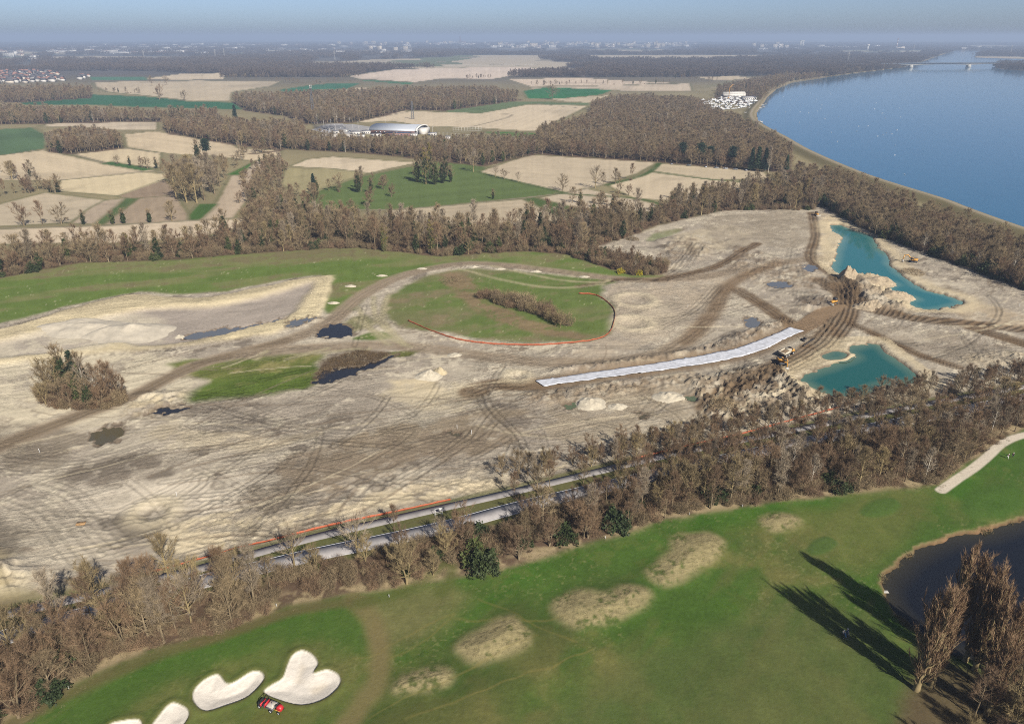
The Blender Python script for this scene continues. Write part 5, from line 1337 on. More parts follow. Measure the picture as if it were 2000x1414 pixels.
# --- poplars and grove by the dark pond
for (px, py, h, k, lab) in [(1856,1140,25,'poplarB','poplar with a broad brown crown in front of the dark pond'), (1922,1062,26,'poplar','tallest narrow poplar rising over the dark pond'), (1968,1130,22,'poplarB','poplar with pale stems beside the tallest one'), (2025,1150,22,'poplar','poplar at the edge of the grove, half out of the picture'), (1950,1105,23,'poplarB','slim poplar standing close to the tallest one'), (1882,1150,23,'poplar','slim poplar squeezed behind the broad brown one'), (1992,1165,22,'poplar','poplar rising behind the pale stemmed one'), (1990,1230,20,'poplarB','poplar deep in the grove')]:
    x, y = at(px, py, h); place(k, x, y, h / (26 if k == 'poplar' else 25) * 1.35, lab, None, sz=1 / 1.35)
GROVE = [(1915,1360),(2080,1310),(2200,1400),(2150,1560),(1880,1560),(1870,1440)]
for i, p in enumerate(fill(GROVE, 4.4)[:42]):
    k = pickk(1, [('bareC', 2), ('bareE', 3), ('yelA', 2), ('bareD', 2)])[0]
    place(k, p[0], p[1], rng.uniform(.5, .9), {'lichen_tree': 'yellowish bare tree in the grove among the poplars', 'bare_tree': 'brown bare tree in the grove among the poplars'}[KINDS[k]['name']], 'grove trees, ' + KINDS[k]['name'].replace('_', ' '))
for i, p in enumerate(fill(GROVE, 3.4)[:50]):
    place(rng.choice(['bushA', 'bushB', 'bushY']), p[0], p[1], rng.uniform(.6, 1.1), 'leafless bush under the poplars', 'bushes of the poplar grove', 'bush')

# --- thicket standing alone on the bare ground
for i, (px, py, k, s) in enumerate([(130,770,'ivyA',.95),(152,762,'spruce',.8),(110,775,'yelB',.9),(170,775,'birch',.85),(190,780,'birch',.8),(205,775,'bareD',.85),(220,780,'bareE',.75),(235,778,'bareD',.65),(95,780,'bareB',.7),(150,790,'ivyB',.75),(175,795,'ivyB',.7),(200,797,'bareD',.6),(125,790,'bareF',.6),(140,800,'bareE',.5),(90,790,'yelB',.5),(165,762,'ivyA',.75)]):
    x, y = at(px, py); nm = KINDS[k]['name']
    place(k, x, y, s * 1.35, {'conifer_tree': 'dark spruce in the thicket on the bare ground', 'lichen_tree': 'yellowish tree in the thicket on the bare ground', 'birch_tree': 'white stemmed birch in the thicket on the bare ground', 'bare_tree': 'dark leafless tree in the thicket on the bare ground', 'ivy_tree': 'ivy clad tree in the thicket on the bare ground'}[nm], 'thicket on the bare ground, ' + nm.replace('_', ' '))
for p in fill([(75,770),(160,755),(240,770),(248,785),(190,802),(120,798),(80,790)], 2.2): place(rng.choice(['bushA', 'bushB', 'bushG'], p=[.55, .45, .0]), p[0], p[1], rng.uniform(.8, 1.5), 'low dark bush in the thicket on the bare ground', 'bushes of the thicket', 'bush')
for p in fill([(930,582),(960,590),(1000,604),(1060,622),(1112,640),(1108,630),(1060,606),(1000,585),(940,575)], 3.0): place(rng.choice(['bushA', 'bushB', 'bushY', 'bushG'], p=[.38, .32, .30, 0]), p[0], p[1], rng.uniform(1.0, 2.2), 'leafless shrub in the gully of the oval meadow', 'shrubs in the gully', 'bush')
for x, y in ((1085,636),(1095,640),(1070,628)): x, y = at(x, y); place('yelB', x, y, .5, 'small yellowish tree at the end of the meadow gully', 'small gully trees')

# --- mid belt: front trees single, the rest massed
Bm = np.concatenate([fill(WOODS['mid_belt'], 7.4), fill(WOODS['upper_belt'], 7.4)])
Bm = Bm[in_view(Bm, 30)]
front = spline(atn([(-100,562),(0,544),(152,514),(353,508),(460,498),(650,485),(700,485),(858,501),(1025,491),(1110,497)]), 4)
df = seg_dist(Bm[:, 0], Bm[:, 1], front, False); od = np.argsort(df)
MB_MIX = [('bareA', 2), ('bareB', 2), ('bareC', 2), ('bareD', 3), ('bareE', 2), ('ivyA', 1.6), ('ivyB', 1.6), ('yelA', 1.2), ('birch', .25), ('bareF', 1)]
ks = pickk(len(Bm), MB_MIX); ss = rng.uniform(.65, 1.0, len(Bm)) + .5 * rng.random(len(Bm)) ** 3
for i in od[:85]:
    hx_ = 1000 + FPX * Bm[i, 0] / (CAM_H * _s + Bm[i, 1] * _c)
    zone = ['behind the sand basin', 'behind the wide meadow end', 'behind the oval meadow'][int(np.searchsorted([430, 800], hx_))]
    lab = ('tall ' if ss[i] > 1.15 else 'small ' if ss[i] < .9 else '') + FORM[ks[i]] + ' tree in the hedge ' + zone
    place(ks[i], Bm[i, 0], Bm[i, 1], ss[i], lab, 'meadow hedge: ' + lab)
r_ = od[85:]; stuff('hedge_wood', Bm[r_], ks[r_], ss[r_], 'broad belt of bare and ivy clad trees behind the meadow', 'wood')
Ub = np.concatenate([fill(WOODS['mid_belt'], 3.4), fill(WOODS['upper_belt'], 4), fill(WOODS['thicket_belt'], 2.6)]); Ub = Ub[in_view(Ub)]
stuff('undergrowth', Ub, pickk(len(Ub), [('bushA', 5), ('bushB', 4), ('bushG', .5)]), rng.uniform(.7, 1.5, len(Ub)), 'brown leafless undergrowth in the hedge above the meadow', 'undergrowth')
x, y = at(843, 497); place('mist', x, y, 1.05, 'tall tree hung with mistletoe in the mid hedge')
for px, py, s in ((750,492,.85), (255,506,.8)): x, y = at(px, py); place('mist', x, y, s, 'mistletoe bearing tree rising out of the mid hedge', 'mistletoe trees of the mid hedge')
Pt = fill(WOODS['thicket_belt'], 5); stuff('thicket', Pt, pickk(len(Pt), [('bareD', 3), ('bareE', 2), ('ivyB', .7), ('birch', .4)]), rng.uniform(.4, .65, len(Pt)), 'low leafless thicket at the end of the hedge', 'thicket')

for px, py, lab in ((1213, 534, 'yellow blossoming bush in front of the low thicket'), (1247, 537, 'second yellow blossoming bush near the thicket end')):
    x, y = at(px, py); place('bushF', x, y, .85, lab, None, 'bush')
# --- woods as masses
YARD = atn([(1362,196),(1440,187),(1480,190),(1484,212),(1450,218),(1400,220),(1370,210)])
def wood(key, gap, mix_, s, label, name='wood'):
    P = fill(WOODS[key], gap); P = P[~inside(P[:, 0], P[:, 1], YARD)]; P = P[in_view(P, 80)]
    stuff(name, P, pickk(len(P), mix_), rng.uniform(*s, len(P)), label, 'wood')
wood('dyke_wood', 5.8, [('bareA', 3), ('bareB', 3), ('bareD', 3), ('bareF', 3), ('bareE', 1), ('birch', .5), ('yelA', .7), ('ivyB', .5)], (.65, 1.0), 'bare grey brown wood along the foot of the dyke')
Pd = fill([(1600,398),(1700,455),(1850,509),(2000,563),(2100,600),(2100,580),(1850,490),(1700,436),(1620,395)], 3.2); stuff('undergrowth', Pd, pickk(len(Pd), [('bushA', 2), ('bushB', 3), ('bushG', 2.2)]), rng.uniform(.9, 1.9, len(Pd)), 'dark evergreen undergrowth at the front of the dyke wood', 'undergrowth')
wood('mid_forest', 7.5, [('bareA', 3), ('bareB', 3), ('bareD', 4), ('bareF', 3), ('bareC', 1), ('birch', .5), ('ivyB', .5)], (.85, 1.25), 'large reddish brown bare forest in front of the boat yard')
wood('centre_wood', 9.5, BARE_MIX, (.95, 1.4), 'long bare wood behind the sports hall')
wood('hall_wood', 8, BARE_MIX + [('bareD', 2)], (.85, 1.3), 'bare wood beside the sports hall car park')
wood('clump_wood', 7, BARE_MIX + [('ivyA', 1)], (.95, 1.3), 'dense bare copse standing between the left fields')
wood('left_hedge', 9, BARE_MIX + [('ivyA', 2)], (.8, 1.3), 'long line of bare and ivy clad trees between left fields')
wood('left_wood', 12, BARE_MIX, (1.0, 1.5), 'bare wood in front of the red roofed village')
wood('hall_belt', 7, BARE_MIX + [('ivyA', 1.5), ('ivyB', 1)], (.7, 1.1), 'belt of bare and ivy clad trees in front of the sports hall')
wood('bank_wood', 12, BARE_MIX, (.8, 1.2), 'bare wood along the river bank below the bridge')
ld = lambda P, n: np.stack([np.interp(np.linspace(0, 1, n), np.linspace(0, 1, len(P)), atn(P)[:, q]) for q in (0, 1)], 1)
HP = np.concatenate([ld(P, n) + rng.normal(0, 5, (n, 2)) for P, n in [
  ([(1040,168),(1100,166),(1200,166),(1320,163)], 30), ([(1000,152),(1060,148),(1130,150)], 26), ([(1130,145),(1200,150),(1330,153),(1400,160)], 50), ([(912,155),(958,153)], 16), ([(200,180),(275,183)], 14), ([(560,195),(700,182)], 30), ([(437,154),(560,150),(700,150)], 60),
  ([(540,160),(620,165),(690,150)], 30), ([(1160,395),(1210,405)], 4), ([(590,385),(610,378),(720,372)], 12), ([(1130,400),(1190,415),(1240,430)], 14), ([(0,335),(60,350)], 10), ([(0,385),(70,372),(110,376)], 16), ([(700,345),(730,360),(760,370)], 10), ([(1190,362),(1250,350)], 5), ([(1450,385),(1500,372)], 20), ([(1340,393),(1440,388)], 16), ([(470,300),(560,290)], 14), ([(500,345),(540,310)], 14), ([(480,400),(505,350)], 18), ([(1360,215),(1380,200)], 14)]] + [fill([(500,345),(540,315),(562,330),(548,370),(562,402),(500,420),(482,400)], 8.5), fill([(430,330),(480,305),(475,320),(440,345)], 11)])
stuff('hedgerow', HP, pickk(len(HP), BARE_MIX + [('bushA', 2), ('bushB', 2)]), rng.uniform(.55, 1.0, len(HP)), 'scattered hedgerow trees and bushes between the far fields', 'hedgerow')

# --- single trees in the fields
LONE = [(297,168,1.2,'bareA','round bare tree in the far tan field'), (326,166,1.3,'bareF','wide bare tree beside the round one in the far field'), (312,195,1.7,'bareD','big bushy bare tree at the edge of the dark green strip'), (360,197,1.1,'bareF','small round tree beside the dark green strip'),
 (229,321,.5,'bareF','small pruned orchard tree on the grass sliver'), (254,324,.6,'ivyB','leaning ivy orchard tree on the grass sliver'), (278,328,.65,'bareD','dense bushy orchard tree on the grass sliver'), (288,330,.6,'bareF','round orchard tree next to the dense one'), (306,330,.7,'ivyB','dark orchard tree near the tall yellowish trees'),
 (108,378,.85,'bareF','round bare tree at the corner of two left fields'), (75,372,.8,'spare','open bare tree beside the left field corner'), (50,374,.75,'bareD','bushy bare tree among the left field corner shrubs'), (24,352,1.0,'yelB','yellowish bushy tree at the left field edge'),
 (461,240,1.3,'spruce','lone dark spruce behind the bare wood'), (406,316,1.15,'pine','dark pine behind the tall yellowish trees'), (388,316,1.1,'ivyA','ivy clad tree beside the dark pine'),
 (221,438,.95,'pollard','ivy covered pollard in front of the narrow green strip'), (242,437,1.05,'pollard','taller ivy covered pollard beside the narrow green strip'), (293,435,.95,'pollard','leaning ivy covered pollard on the brown strip'), (336,432,.85,'yelB','yellowish willow like tree beside the brown strip'),
 (48,442,.95,'bareD','reddish bare tree with ivy bushes at the tan strip'), (83,441,.9,'bareE','slim reddish bare tree at the tan strip'), (120,438,.8,'bareF','rounded reddish bare tree at the tan strip'), (164,439,.65,'ivyB','small tree with an ivy foot at the tan strip'),
 (1099,373,.75,'bareF','dark round little tree on the meadow corner'), (1163,368,1.0,'spare','pale open crowned tree casting a shadow on the tan field'), (925,336,1.0,'spare','bare tree at the upper corner of the meadow'), (963,389,.5,'ivyB','tiny ivy clad tree standing alone in the meadow'), (721,403,.8,'bareD','lone bare tree at the lower meadow edge'),
 (1210,378,.5,'bareF','small hedge tree beside the pale open crowned one'), (1228,382,.55,'bareD','small bushy hedge tree at the tan field'), (985,350,.5,'bareF','small leaning fruit tree on the field edge'), (1012,356,.5,'spare','thin little fruit tree on the field edge'), (968,346,.6,'spare','thin fruit tree at the tan field corner'),
 (614,376,.8,'spruce','small dark cypress like conifer beside the rough grassland'), (700,376,.9,'ivyA','ivy clad tree at the meadow bushes'), (725,378,.8,'ivyB','dense ivy tree at the meadow bushes'), (660,372,.8,'bareF','bare tree among the meadow bushes'), (765,385,.6,'bareD','low bushy tree on the meadow slope'),
 (1080,195,1.6,'bareF','bushy tree standing in the dark green crop'), (1331,318,1.0,'pine','broad dark pine at the forest edge'), (1367,321,1.05,'pine','broad dark pine beside the field strip'), (1385,322,.9,'pine','smaller dark pine at the forest edge'), (1428,327,1.0,'pine','dark pine standing apart at the forest edge'),
 (1466,334,1.1,'spruce','tall dark spruce in the group of three'), (1478,335,1.2,'spruce','tallest dark spruce in the group of three'), (1492,336,1.15,'spruce','slim dark spruce in the group of three'), (1535,335,.8,'spruce','dark spruce among the dyke wood'), (1500,338,.95,'birch','pale birch beside the spruce group')]
for x, y, s, k, lab in LONE:
    x, y = at(x, y); place(k, x, y, s * 1.3, lab)
for i, (px, py, s, k) in enumerate([(345,390,1.35,'yelA'),(365,396,1.45,'yelB'),(385,397,1.5,'yelA'),(400,392,1.4,'bareC'),(420,380,1.2,'bareC'),(430,365,1.1,'bareA'),(410,365,1.3,'bareC'),(375,375,1.5,'yelA'),(350,370,1.3,'bareC'),(335,360,1.2,'bareD'),(372,388,1.4,'bareC'),(392,384,1.4,'bareC'),(358,382,1.3,'bareA'),(412,376,1.2,'bareF'),(425,358,1.1,'bareC'),(400,360,1.3,'bareB'),(380,362,1.3,'bareF'),(438,348,1.0,'bareA')]):
    x, y = at(px, py); place(k, x, y, s * 1.35, 'tall spreading ' + ('yellowish' if k[0] == 'y' else 'grey brown') + ' tree in the clump between the tan fields', 'tall clump between the tan fields, ' + KINDS[k]['name'].replace('_', ' '))
for i, (px, py, s, k) in enumerate([(815,356,1.15,'ivyA'),(832,360,1.25,'mist'),(850,361,1.2,'ivyA'),(865,358,1.1,'ivyA'),(880,356,.95,'ivyB'),(840,350,1.3,'mist'),(825,345,1.1,'yelA'),(870,348,1.2,'ivyA')]):
    x, y = at(px, py); nm = KINDS[k]['name']; place(k, x, y, s * 1.25, {'ivy_tree': 'dark ivy clad tree in the clump on the meadow', 'mistletoe_tree': 'tall mistletoe tree in the ivy clump on the meadow', 'lichen_tree': 'yellowish tree in the ivy clump on the meadow'}[nm], 'ivy clump on the meadow, ' + nm.replace('_', ' '))

# --- far woods
def far_woods():
    X, Y, S, d = [], [], [], 2300.0
    fld = [atn(P) for P, c, l in FIELDS[:22]]
    while d < 15000:
        g = 26 + (d - 2300) / 95.0; half = d * .78
        x = np.arange(-half, half, g) + rng.uniform(-.5, .5, int(math.ceil(2 * half / g))) * g; y = d + rng.uniform(-.5, .5, len(x)) * g
        X.append(x); Y.append(y); S.append(np.full(len(x), max(.9, g / 42.0))); d += g * .95
    X, Y, S = map(np.concatenate, (X, Y, S))
    ok = ~inside(X, Y, RL)
    for L in fld: ok &= ~inside(X, Y, L)
    ok &= fbm(X, Y, 900, 3, 44) < np.interp(Y, [2300, 3500, 5000, 15000], [.53, .545, .56, .57])
    dep_ = CAM_H * _s + Y * _c; wx_ = 1000 + FPX * X / dep_; wy_ = 72 + FPX * CAM_H / Y * .91
    for (x0, x1, y0, y1) in [(0, 70, 99, 122), (100, 425, 95, 108.5), (440, 525, 97, 102.5), (540, 680, 90, 92.5), (615, 672, 104, 109), (700, 810, 97, 108), (650, 1010, 86.5, 92.5), (960, 1360, 85, 97.5), (1470, 1580, 90, 99), (1590, 1800, 94, 99.5)]: ok &= ~((wx_ > x0) & (wx_ < x1) & (wy_ > y0) & (wy_ < y1) & (vnoise(X / 160, Y / 260, 66) > .3))
    for (a, b, r1, r2) in TOWN_HOLES: ok &= ((X - a) / r1) ** 2 + ((Y - b) / r2) ** 2 > 1
    P = np.stack([X, Y], 1)[ok]; S = S[ok]
    stuff('distant_wood', P, rng.choice(['clumpA', 'clumpB'], len(P)), S * rng.uniform(.8, 1.25, len(P)), 'distant bare woods fading into blue haze below the city', 'wood', np.minimum(1.25, 1.0 / S) * rng.uniform(.8, 1.3, len(P)))
vx, vy = at(45, 155); TOWN_HOLES = [(vx, vy, 420, 520)]
far_woods()
# ================================================================== MACHINES, PEOPLE, SMALL THINGS
M_YEL = plain('machine_yellow', D(226, 166, 72), .5, .15); M_BLK = plain('black_rubber', D(44, 44, 46), .8, .2); M_GLS = plain('dark_glass', (.02, .03, .04), .1, .1, spec=.8); M_STEEL = plain('worn_steel', D(196, 190, 178), .5, .2)
M_BED = plain('dumper_bed', D(214, 202, 178), .7, .15); M_DIRT = plain('loaded_earth', D(140, 118, 90), 1, .25, 3); M_RED = plain('red_paint', D(214, 52, 56), .4, .1); M_WHT = plain('white_paint', D(236, 234, 228), .5, .06); M_GRY = plain('grey_metal', D(120, 120, 122), .5, .2)
M_BLUE = plain('blue_cloth', D(86, 120, 160), .8, .1); M_NAVY = plain('navy_cloth', D(40, 44, 62), .8, .1); M_SKIN = plain('skin', D(206, 160, 130), .6, .05); M_HAIR = plain('hair', D(70, 56, 44), .8, .1); M_WOOD = plain('weathered_wood', D(188, 150, 104), .9, .2); M_CREAM = plain('cream_bed', D(222, 212, 196), .7, .1)
def gz(x, y): return float(hz(np.array([x]), np.array([y]))[0])
def at3(px, py): x, y = at(px, py); return (x, y, gz(x, y))
def wheel(parent, loc, r, w, hub=None, axis='y'):
    a = np.array([0, w / 2, 0]) if axis == 'y' else np.array([w / 2, 0, 0])
    o = MB().tube([-a, -a * .8, a * .8, a], [r * .9, r, r, r * .9], 16).build('wheel', M_BLK, parent, loc=loc)
    if hub: MB().tube([-a * 1.06, a * 1.06], r * .55, 12).build('rim', hub, o)
    return o
def track(parent, y, L, h, w):
    prof = [(-L / 2 + h / 2 + math.cos(t) * h / 2 * (1), h / 2 + math.sin(t) * h / 2) for t in np.linspace(math.pi / 2, 3 * math.pi / 2, 6)] + [(L / 2 - h / 2 + math.cos(t) * h / 2, h / 2 + math.sin(t) * h / 2) for t in np.linspace(-math.pi / 2, math.pi / 2, 6)]
    o = MB().prism(prof, y - w / 2, y + w / 2).build('track', M_BLK, parent)
    m = MB()
    for x in np.linspace(-L / 2 + h / 2, L / 2 - h / 2, 5): m.tube([(x, y - w / 2 - .03, h * .42), (x, y + w / 2 + .03, h * .42)], h * .22, 8)
    m.build('roller', M_GRY, o)
def excavator(px, py, rz, label, bucket='ground', body_rz=0.0):
    e = empty('excavator', at3(px, py), rz, .88)
    for s in (-1, 1): track(e, s * 1.25, 4.2, .95, .6)
    MB().box((0, 0, .75), (2.6, 1.9, .4), bev=.08).build('chassis', M_GRY, e); MB().tube([(0, 0, .9), (0, 0, 1.15)], .7, 16).build('turntable', M_BLK, e)
    b = MB().box((-.9, 0, 1.75), (3.2, 2.7, 1.15), bev=.15).build('body', M_YEL, e)
    MB().box((-2.45, 0, 1.7), (.8, 2.72, 1.2), bev=.2).build('counterweight', M_GRY, e)
    MB().box((-1.2, -.2, 2.38), (1.8, 1.4, .18), bev=.05).build('engine_cover', M_BLK, b)
    c = MB().box((.95, .82, 2.2), (1.5, 1.0, 1.75), taper=.9, bev=.08).build('cab', M_YEL, e)
    MB().box((.98, .82, 2.45), (1.56, 1.05, .85), taper=.93).build('window', M_GLS, c); MB().box((.95, .82, 3.12), (1.35, .95, .08), bev=.02).build('roof', M_BLK, c)
    MB().prism([(.7, 1.7), (1.2, 1.5), (3.6, 4.1), (5.5, 3.9), (5.6, 4.25), (3.4, 4.75)], -.35, .05).build('boom', M_YEL, e)
    MB().prism([(5.3, 4.3), (5.75, 4.35), (6.2, 1.3), (5.85, 1.25)], -.28, 0).build('stick', M_YEL, e)
    MB().tube([(1.6, -.15, 1.9), (3.4, -.15, 4.0)], .09, 8).build('cylinder', M_STEEL, e); MB().tube([(3.8, -.15, 4.8), (5.4, -.15, 4.55)], .08, 8).build('cylinder', M_STEEL, e)
    MB().prism([(5.7, 1.4), (6.35, 1.3), (6.5, .5), (6.0, .05), (5.3, .15), (5.75, .45)], -.85, .55).build('bucket', M_STEEL, e)
    tag(e, label, 'excavator'); return e
excavator(1526, 712, R(-88), 'yellow excavator digging beside the loaded dump truck')
excavator(1783, 512, R(172), 'yellow excavator with raised arm near the turquoise pond')
def dumper(px, py, rz, label):
    e = empty('dump_truck', at3(px, py), rz, .88)
    MB().box((2.0, 0, 1.1), (6.6, 1.0, .5), bev=.1).build('chassis', M_GRY, e)
    for x in (-.6, 1.3, 4.8):
        for s in (-1, 1): wheel(e, (x, s * 1.3, .85), .85, .65, M_STEEL)
    prof = [(-2.4, 2.7), (-1.6, 1.5), (1.8, 1.35), (2.9, 1.8), (3.0, 3.2), (2.75, 3.2), (2.65, 2.0), (1.7, 1.6), (-1.4, 1.75), (-2.2, 2.75)]
    bed = MB().prism(prof, -1.5, 1.5).build('dump_bed', M_BED, e)
    for s in (-1, 1): MB().prism([(-2.4, 2.7), (-1.6, 1.5), (1.8, 1.35), (2.9, 1.8), (3.0, 3.0), (2.5, 3.0)], s * 1.5 - .06, s * 1.5 + .06).build('side_wall', M_BED, bed)
    m = MB(); n, k = 9, 7
    X, Y = np.meshgrid(np.linspace(-1.9, 2.6, n), np.linspace(-1.4, 1.4, k), indexing='ij'); Z = 2.3 + .45 * np.exp(-((X - .5) / 1.5) ** 2 - (Y / .9) ** 2) + .15 * fbm(X * 3, Y * 3, 2, 3, 4)
    i, j = np.meshgrid(np.arange(n - 1), np.arange(k - 1), indexing='ij'); v = (i * k + j).ravel()
    obj('load', np_mesh('load', np.stack([X.ravel(), Y.ravel(), Z.ravel()], 1), [np.stack([v, v + k, v + k + 1, v + 1], 1)], [M_DIRT], True), e)
    MB().box((5.7, 0, 1.75), (1.9, 2.3, 1.0), taper=.85, bev=.2).build('bonnet', M_YEL, e)
    c = MB().box((4.2, 0, 2.35), (1.5, 2.0, 1.7), taper=.9, bev=.1).build('cab', M_YEL, e); MB().box((4.22, 0, 2.6), (1.56, 2.06, .8), taper=.94).build('window', M_GLS, c); MB().box((4.2, 0, 3.24), (1.4, 1.9, .1), bev=.03).build('roof', M_BLK, c)
    for s in (-1, 1): MB().box((4.8, s * 1.35, 1.85), (1.6, .7, .1), bev=.03).build('mudguard', M_YEL, e)
    tag(e, label, 'dump truck')
dumper(1531, 696, R(40), 'dump truck with yellow bonnet and a bed full of earth')
def dozer(px, py, rz, label, s=1.0):
    e = empty('bulldozer', at3(px, py), rz, s)
    for q in (-1, 1): track(e, q * 1.15, 3.8, 1.1, .6)
    MB().box((.5, 0, 1.35), (2.6, 1.4, 1.0), bev=.12).build('engine_hood', M_YEL, e); MB().box((-1.3, 0, 1.3), (1.4, 1.7, .9), bev=.12).build('body', M_YEL, e)
    c = MB().box((-.9, 0, 2.4), (1.5, 1.6, 1.4), taper=.9, bev=.08).build('cab', M_YEL, e); MB().box((-.9, 0, 2.5), (1.55, 1.65, .85), taper=.95).build('window', M_GLS, c); MB().box((-.9, 0, 3.14), (1.7, 1.8, .12), bev=.03).build('roof', M_BLK, c)
    MB().prism([(2.75, .05), (2.6, .5), (2.65, 1.0), (2.95, 1.3), (3.05, 1.28), (2.8, .95), (2.78, .5), (3.0, .05)], -2.0, 2.0).build('blade', M_STEEL, e)
    for q in (-1, 1): MB().tube([(0, q * 1.55, .6), (2.7, q * 1.55, .5)], .12, 6).build('push_arm', M_YEL, e)
    tag(e, label, 'bulldozer')
dozer(1627, 596, R(215), 'yellow bulldozer levelling the brown fill with its pale blade', .9)
dozer(1595, 421, R(-80), 'small bulldozer with a white blade at the upper track end', .85)

# utility vehicle with trailer on the golf course
e = empty('utility_vehicle', at3(524, 1381), R(157))
MB().box((0, 0, .55), (3.1, 1.2, .25), bev=.05).build('chassis', M_GRY, e); MB().box((1.45, 0, .85), (.7, 1.45, .5), taper=.85, bev=.12).build('bonnet', M_BLK, e); MB().box((1.05, 0, .8), (.18, 1.5, .6), bev=.04).build('dash', M_RED, e)
for s in (-1, 1): MB().box((.45, s * .38, .95), (.5, .55, .5), bev=.1).build('seat', M_NAVY, e)
MB().box((.1, 0, 1.0), (.14, 1.5, .75), bev=.03).build('seat_back', M_RED, e)
fr = MB()
for s in (-1, 1): fr.tube([(1.2, s * .68, .9), (.95, s * .66, 1.9), (.1, s * .66, 1.95), (.0, s * .68, .9)], .045, 6)
fr.tube([(.95, -.66, 1.9), (.95, .66, 1.9)], .045, 6).tube([(.1, -.66, 1.95), (.1, .66, 1.95)], .045, 6); fr.build('roll_bar', M_BLK, e)
bd = MB().box((-.95, 0, .92), (1.7, 1.5, .1), bev=.02).build('cargo_bed', M_CREAM, e)
for s in (-1, 1): MB().box((-.95, s * .75, 1.05), (1.7, .06, .26)).build('side_board', M_GRY, bd)
MB().box((-1.82, 0, 1.05), (.06, 1.5, .26)).build('tailgate', M_GRY, bd); MB().tube([(-.5, -.5, 1.05), (-1.3, .3, 1.12)], .08, 6).build('load', M_WHT, e)
for x in (1.35, -1.15):
    for s in (-1, 1): wheel(e, (x, s * .72, .36), .36, .28, M_WHT)
tag(e, 'red and black utility vehicle with a cream cargo bed beside the bunker', 'utility vehicle')
e = empty('blower_trailer', at3(546, 1389), R(157))
fr = MB().tube([(1.9, 0, .55), (1.0, .4, .55), (-.6, .4, .6)], .05, 6).tube([(1.9, 0, .55), (1.0, -.4, .55), (-.6, -.4, .6)], .05, 6); fr.build('drawbar', M_YEL, e)
MB().tube([(-.25, -.42, .95), (-.25, -.36, .95), (-.25, .36, .95), (-.25, .42, .95)], [.45, .58, .58, .45], 18).build('blower_drum', M_RED, e); MB().box((.05, 0, .45), (1.0, .6, .35), bev=.08).build('engine', M_RED, e); MB().box((.6, -.1, .95), (.5, .5, .5), bev=.08).build('hose', M_BLK, e)
for s in (-1, 1): wheel(e, (-.3, s * .62, .3), .3, .2, M_WHT)
tag(e, 'red leaf blower trailer with a yellow drawbar behind the utility vehicle', 'trailer')

# golfers
def skinned(name, V, E_, Rr, mat, parent, lv=1):
    me = bpy.data.meshes.new(name); me.from_pydata(V, E_, []); me.materials.append(mat)
    o = obj(name, me, parent); md = o.modifiers.new('skin', 'SKIN'); md.use_smooth_shade = True
    for i, r in enumerate(Rr): me.skin_vertices[0].data[i].radius = (r, r)
    me.skin_vertices[0].data[0].use_root = True
    ss = o.modifiers.new('sub', 'SUBSURF'); ss.levels = lv; ss.render_levels = lv
    return o
def person(px, py, rz, label, shirt, trousers, cap, bend=0.0, stride=.25):
    e = empty('person', at3(px, py), rz)
    b = bend; hip = .92; sx = math.sin(b); cz = math.cos(b)
    up = lambda d, y=0.0: (d * sx, y, hip + d * cz)
    V = [(0, 0, hip), up(.28), up(.52), up(.60), up(.74), (0, .1, hip - .05), (stride * .5, .11, .48), (stride * .55, .11, .07), (stride * .55 + .17, .12, .04), (0, -.1, hip - .05), (-stride * .35, -.11, .48), (-stride, -.11, .07), (-stride + .17, -.12, .04)]
    V += [up(.50, .19), (up(.24, .25)[0] + .05, .25, up(.24)[2]), (up(.05, .2)[0] + .24, .2, up(.05)[2] + .04), (up(.05)[0] + .33, .19, up(.05)[2] + .04), up(.50, -.19), (up(.24)[0] + .02, -.25, up(.24)[2]), (up(.02)[0] + .16, -.22, up(.02)[2]), (up(.0)[0] + .22, -.21, up(.0)[2] - .06)]
    E_ = [(0, 1), (1, 2), (2, 3), (3, 4), (0, 5), (5, 6), (6, 7), (7, 8), (0, 9), (9, 10), (10, 11), (11, 12), (2, 13), (13, 14), (14, 15), (15, 16), (2, 17), (17, 18), (18, 19), (19, 20)]
    Rr = [.13, .13, .12, .055, .10, .085, .06, .045, .04, .085, .06, .045, .04, .06, .045, .035, .04, .06, .045, .035, .04]
    body = skinned('body', V, E_, Rr, M_SKIN, e)
    q = lambda ids, f: ([V[i] for i in ids], [Rr[i] * f for i in ids])
    v, r = q([0, 1, 2, 13, 14, 15, 17, 18, 19], 1.22); skinned('jacket', v, [(0, 1), (1, 2), (2, 3), (3, 4), (4, 5), (2, 6), (6, 7), (7, 8)], r, shirt, e)
    v, r = q([0, 5, 6, 7, 9, 10, 11], 1.28); skinned('trousers', v, [(0, 1), (1, 2), (2, 3), (0, 4), (4, 5), (5, 6)], r, trousers, e)
    h = V[4]; MB().tube([(h[0], 0, h[2] - .01), (h[0], 0, h[2] + .08), (h[0], 0, h[2] + .13)], [.125, .11, .05], 12).box((h[0] + .13, 0, h[2] + .02), (.16, .18, .025)).build('cap', cap, e)
    tag(e, label, 'person')
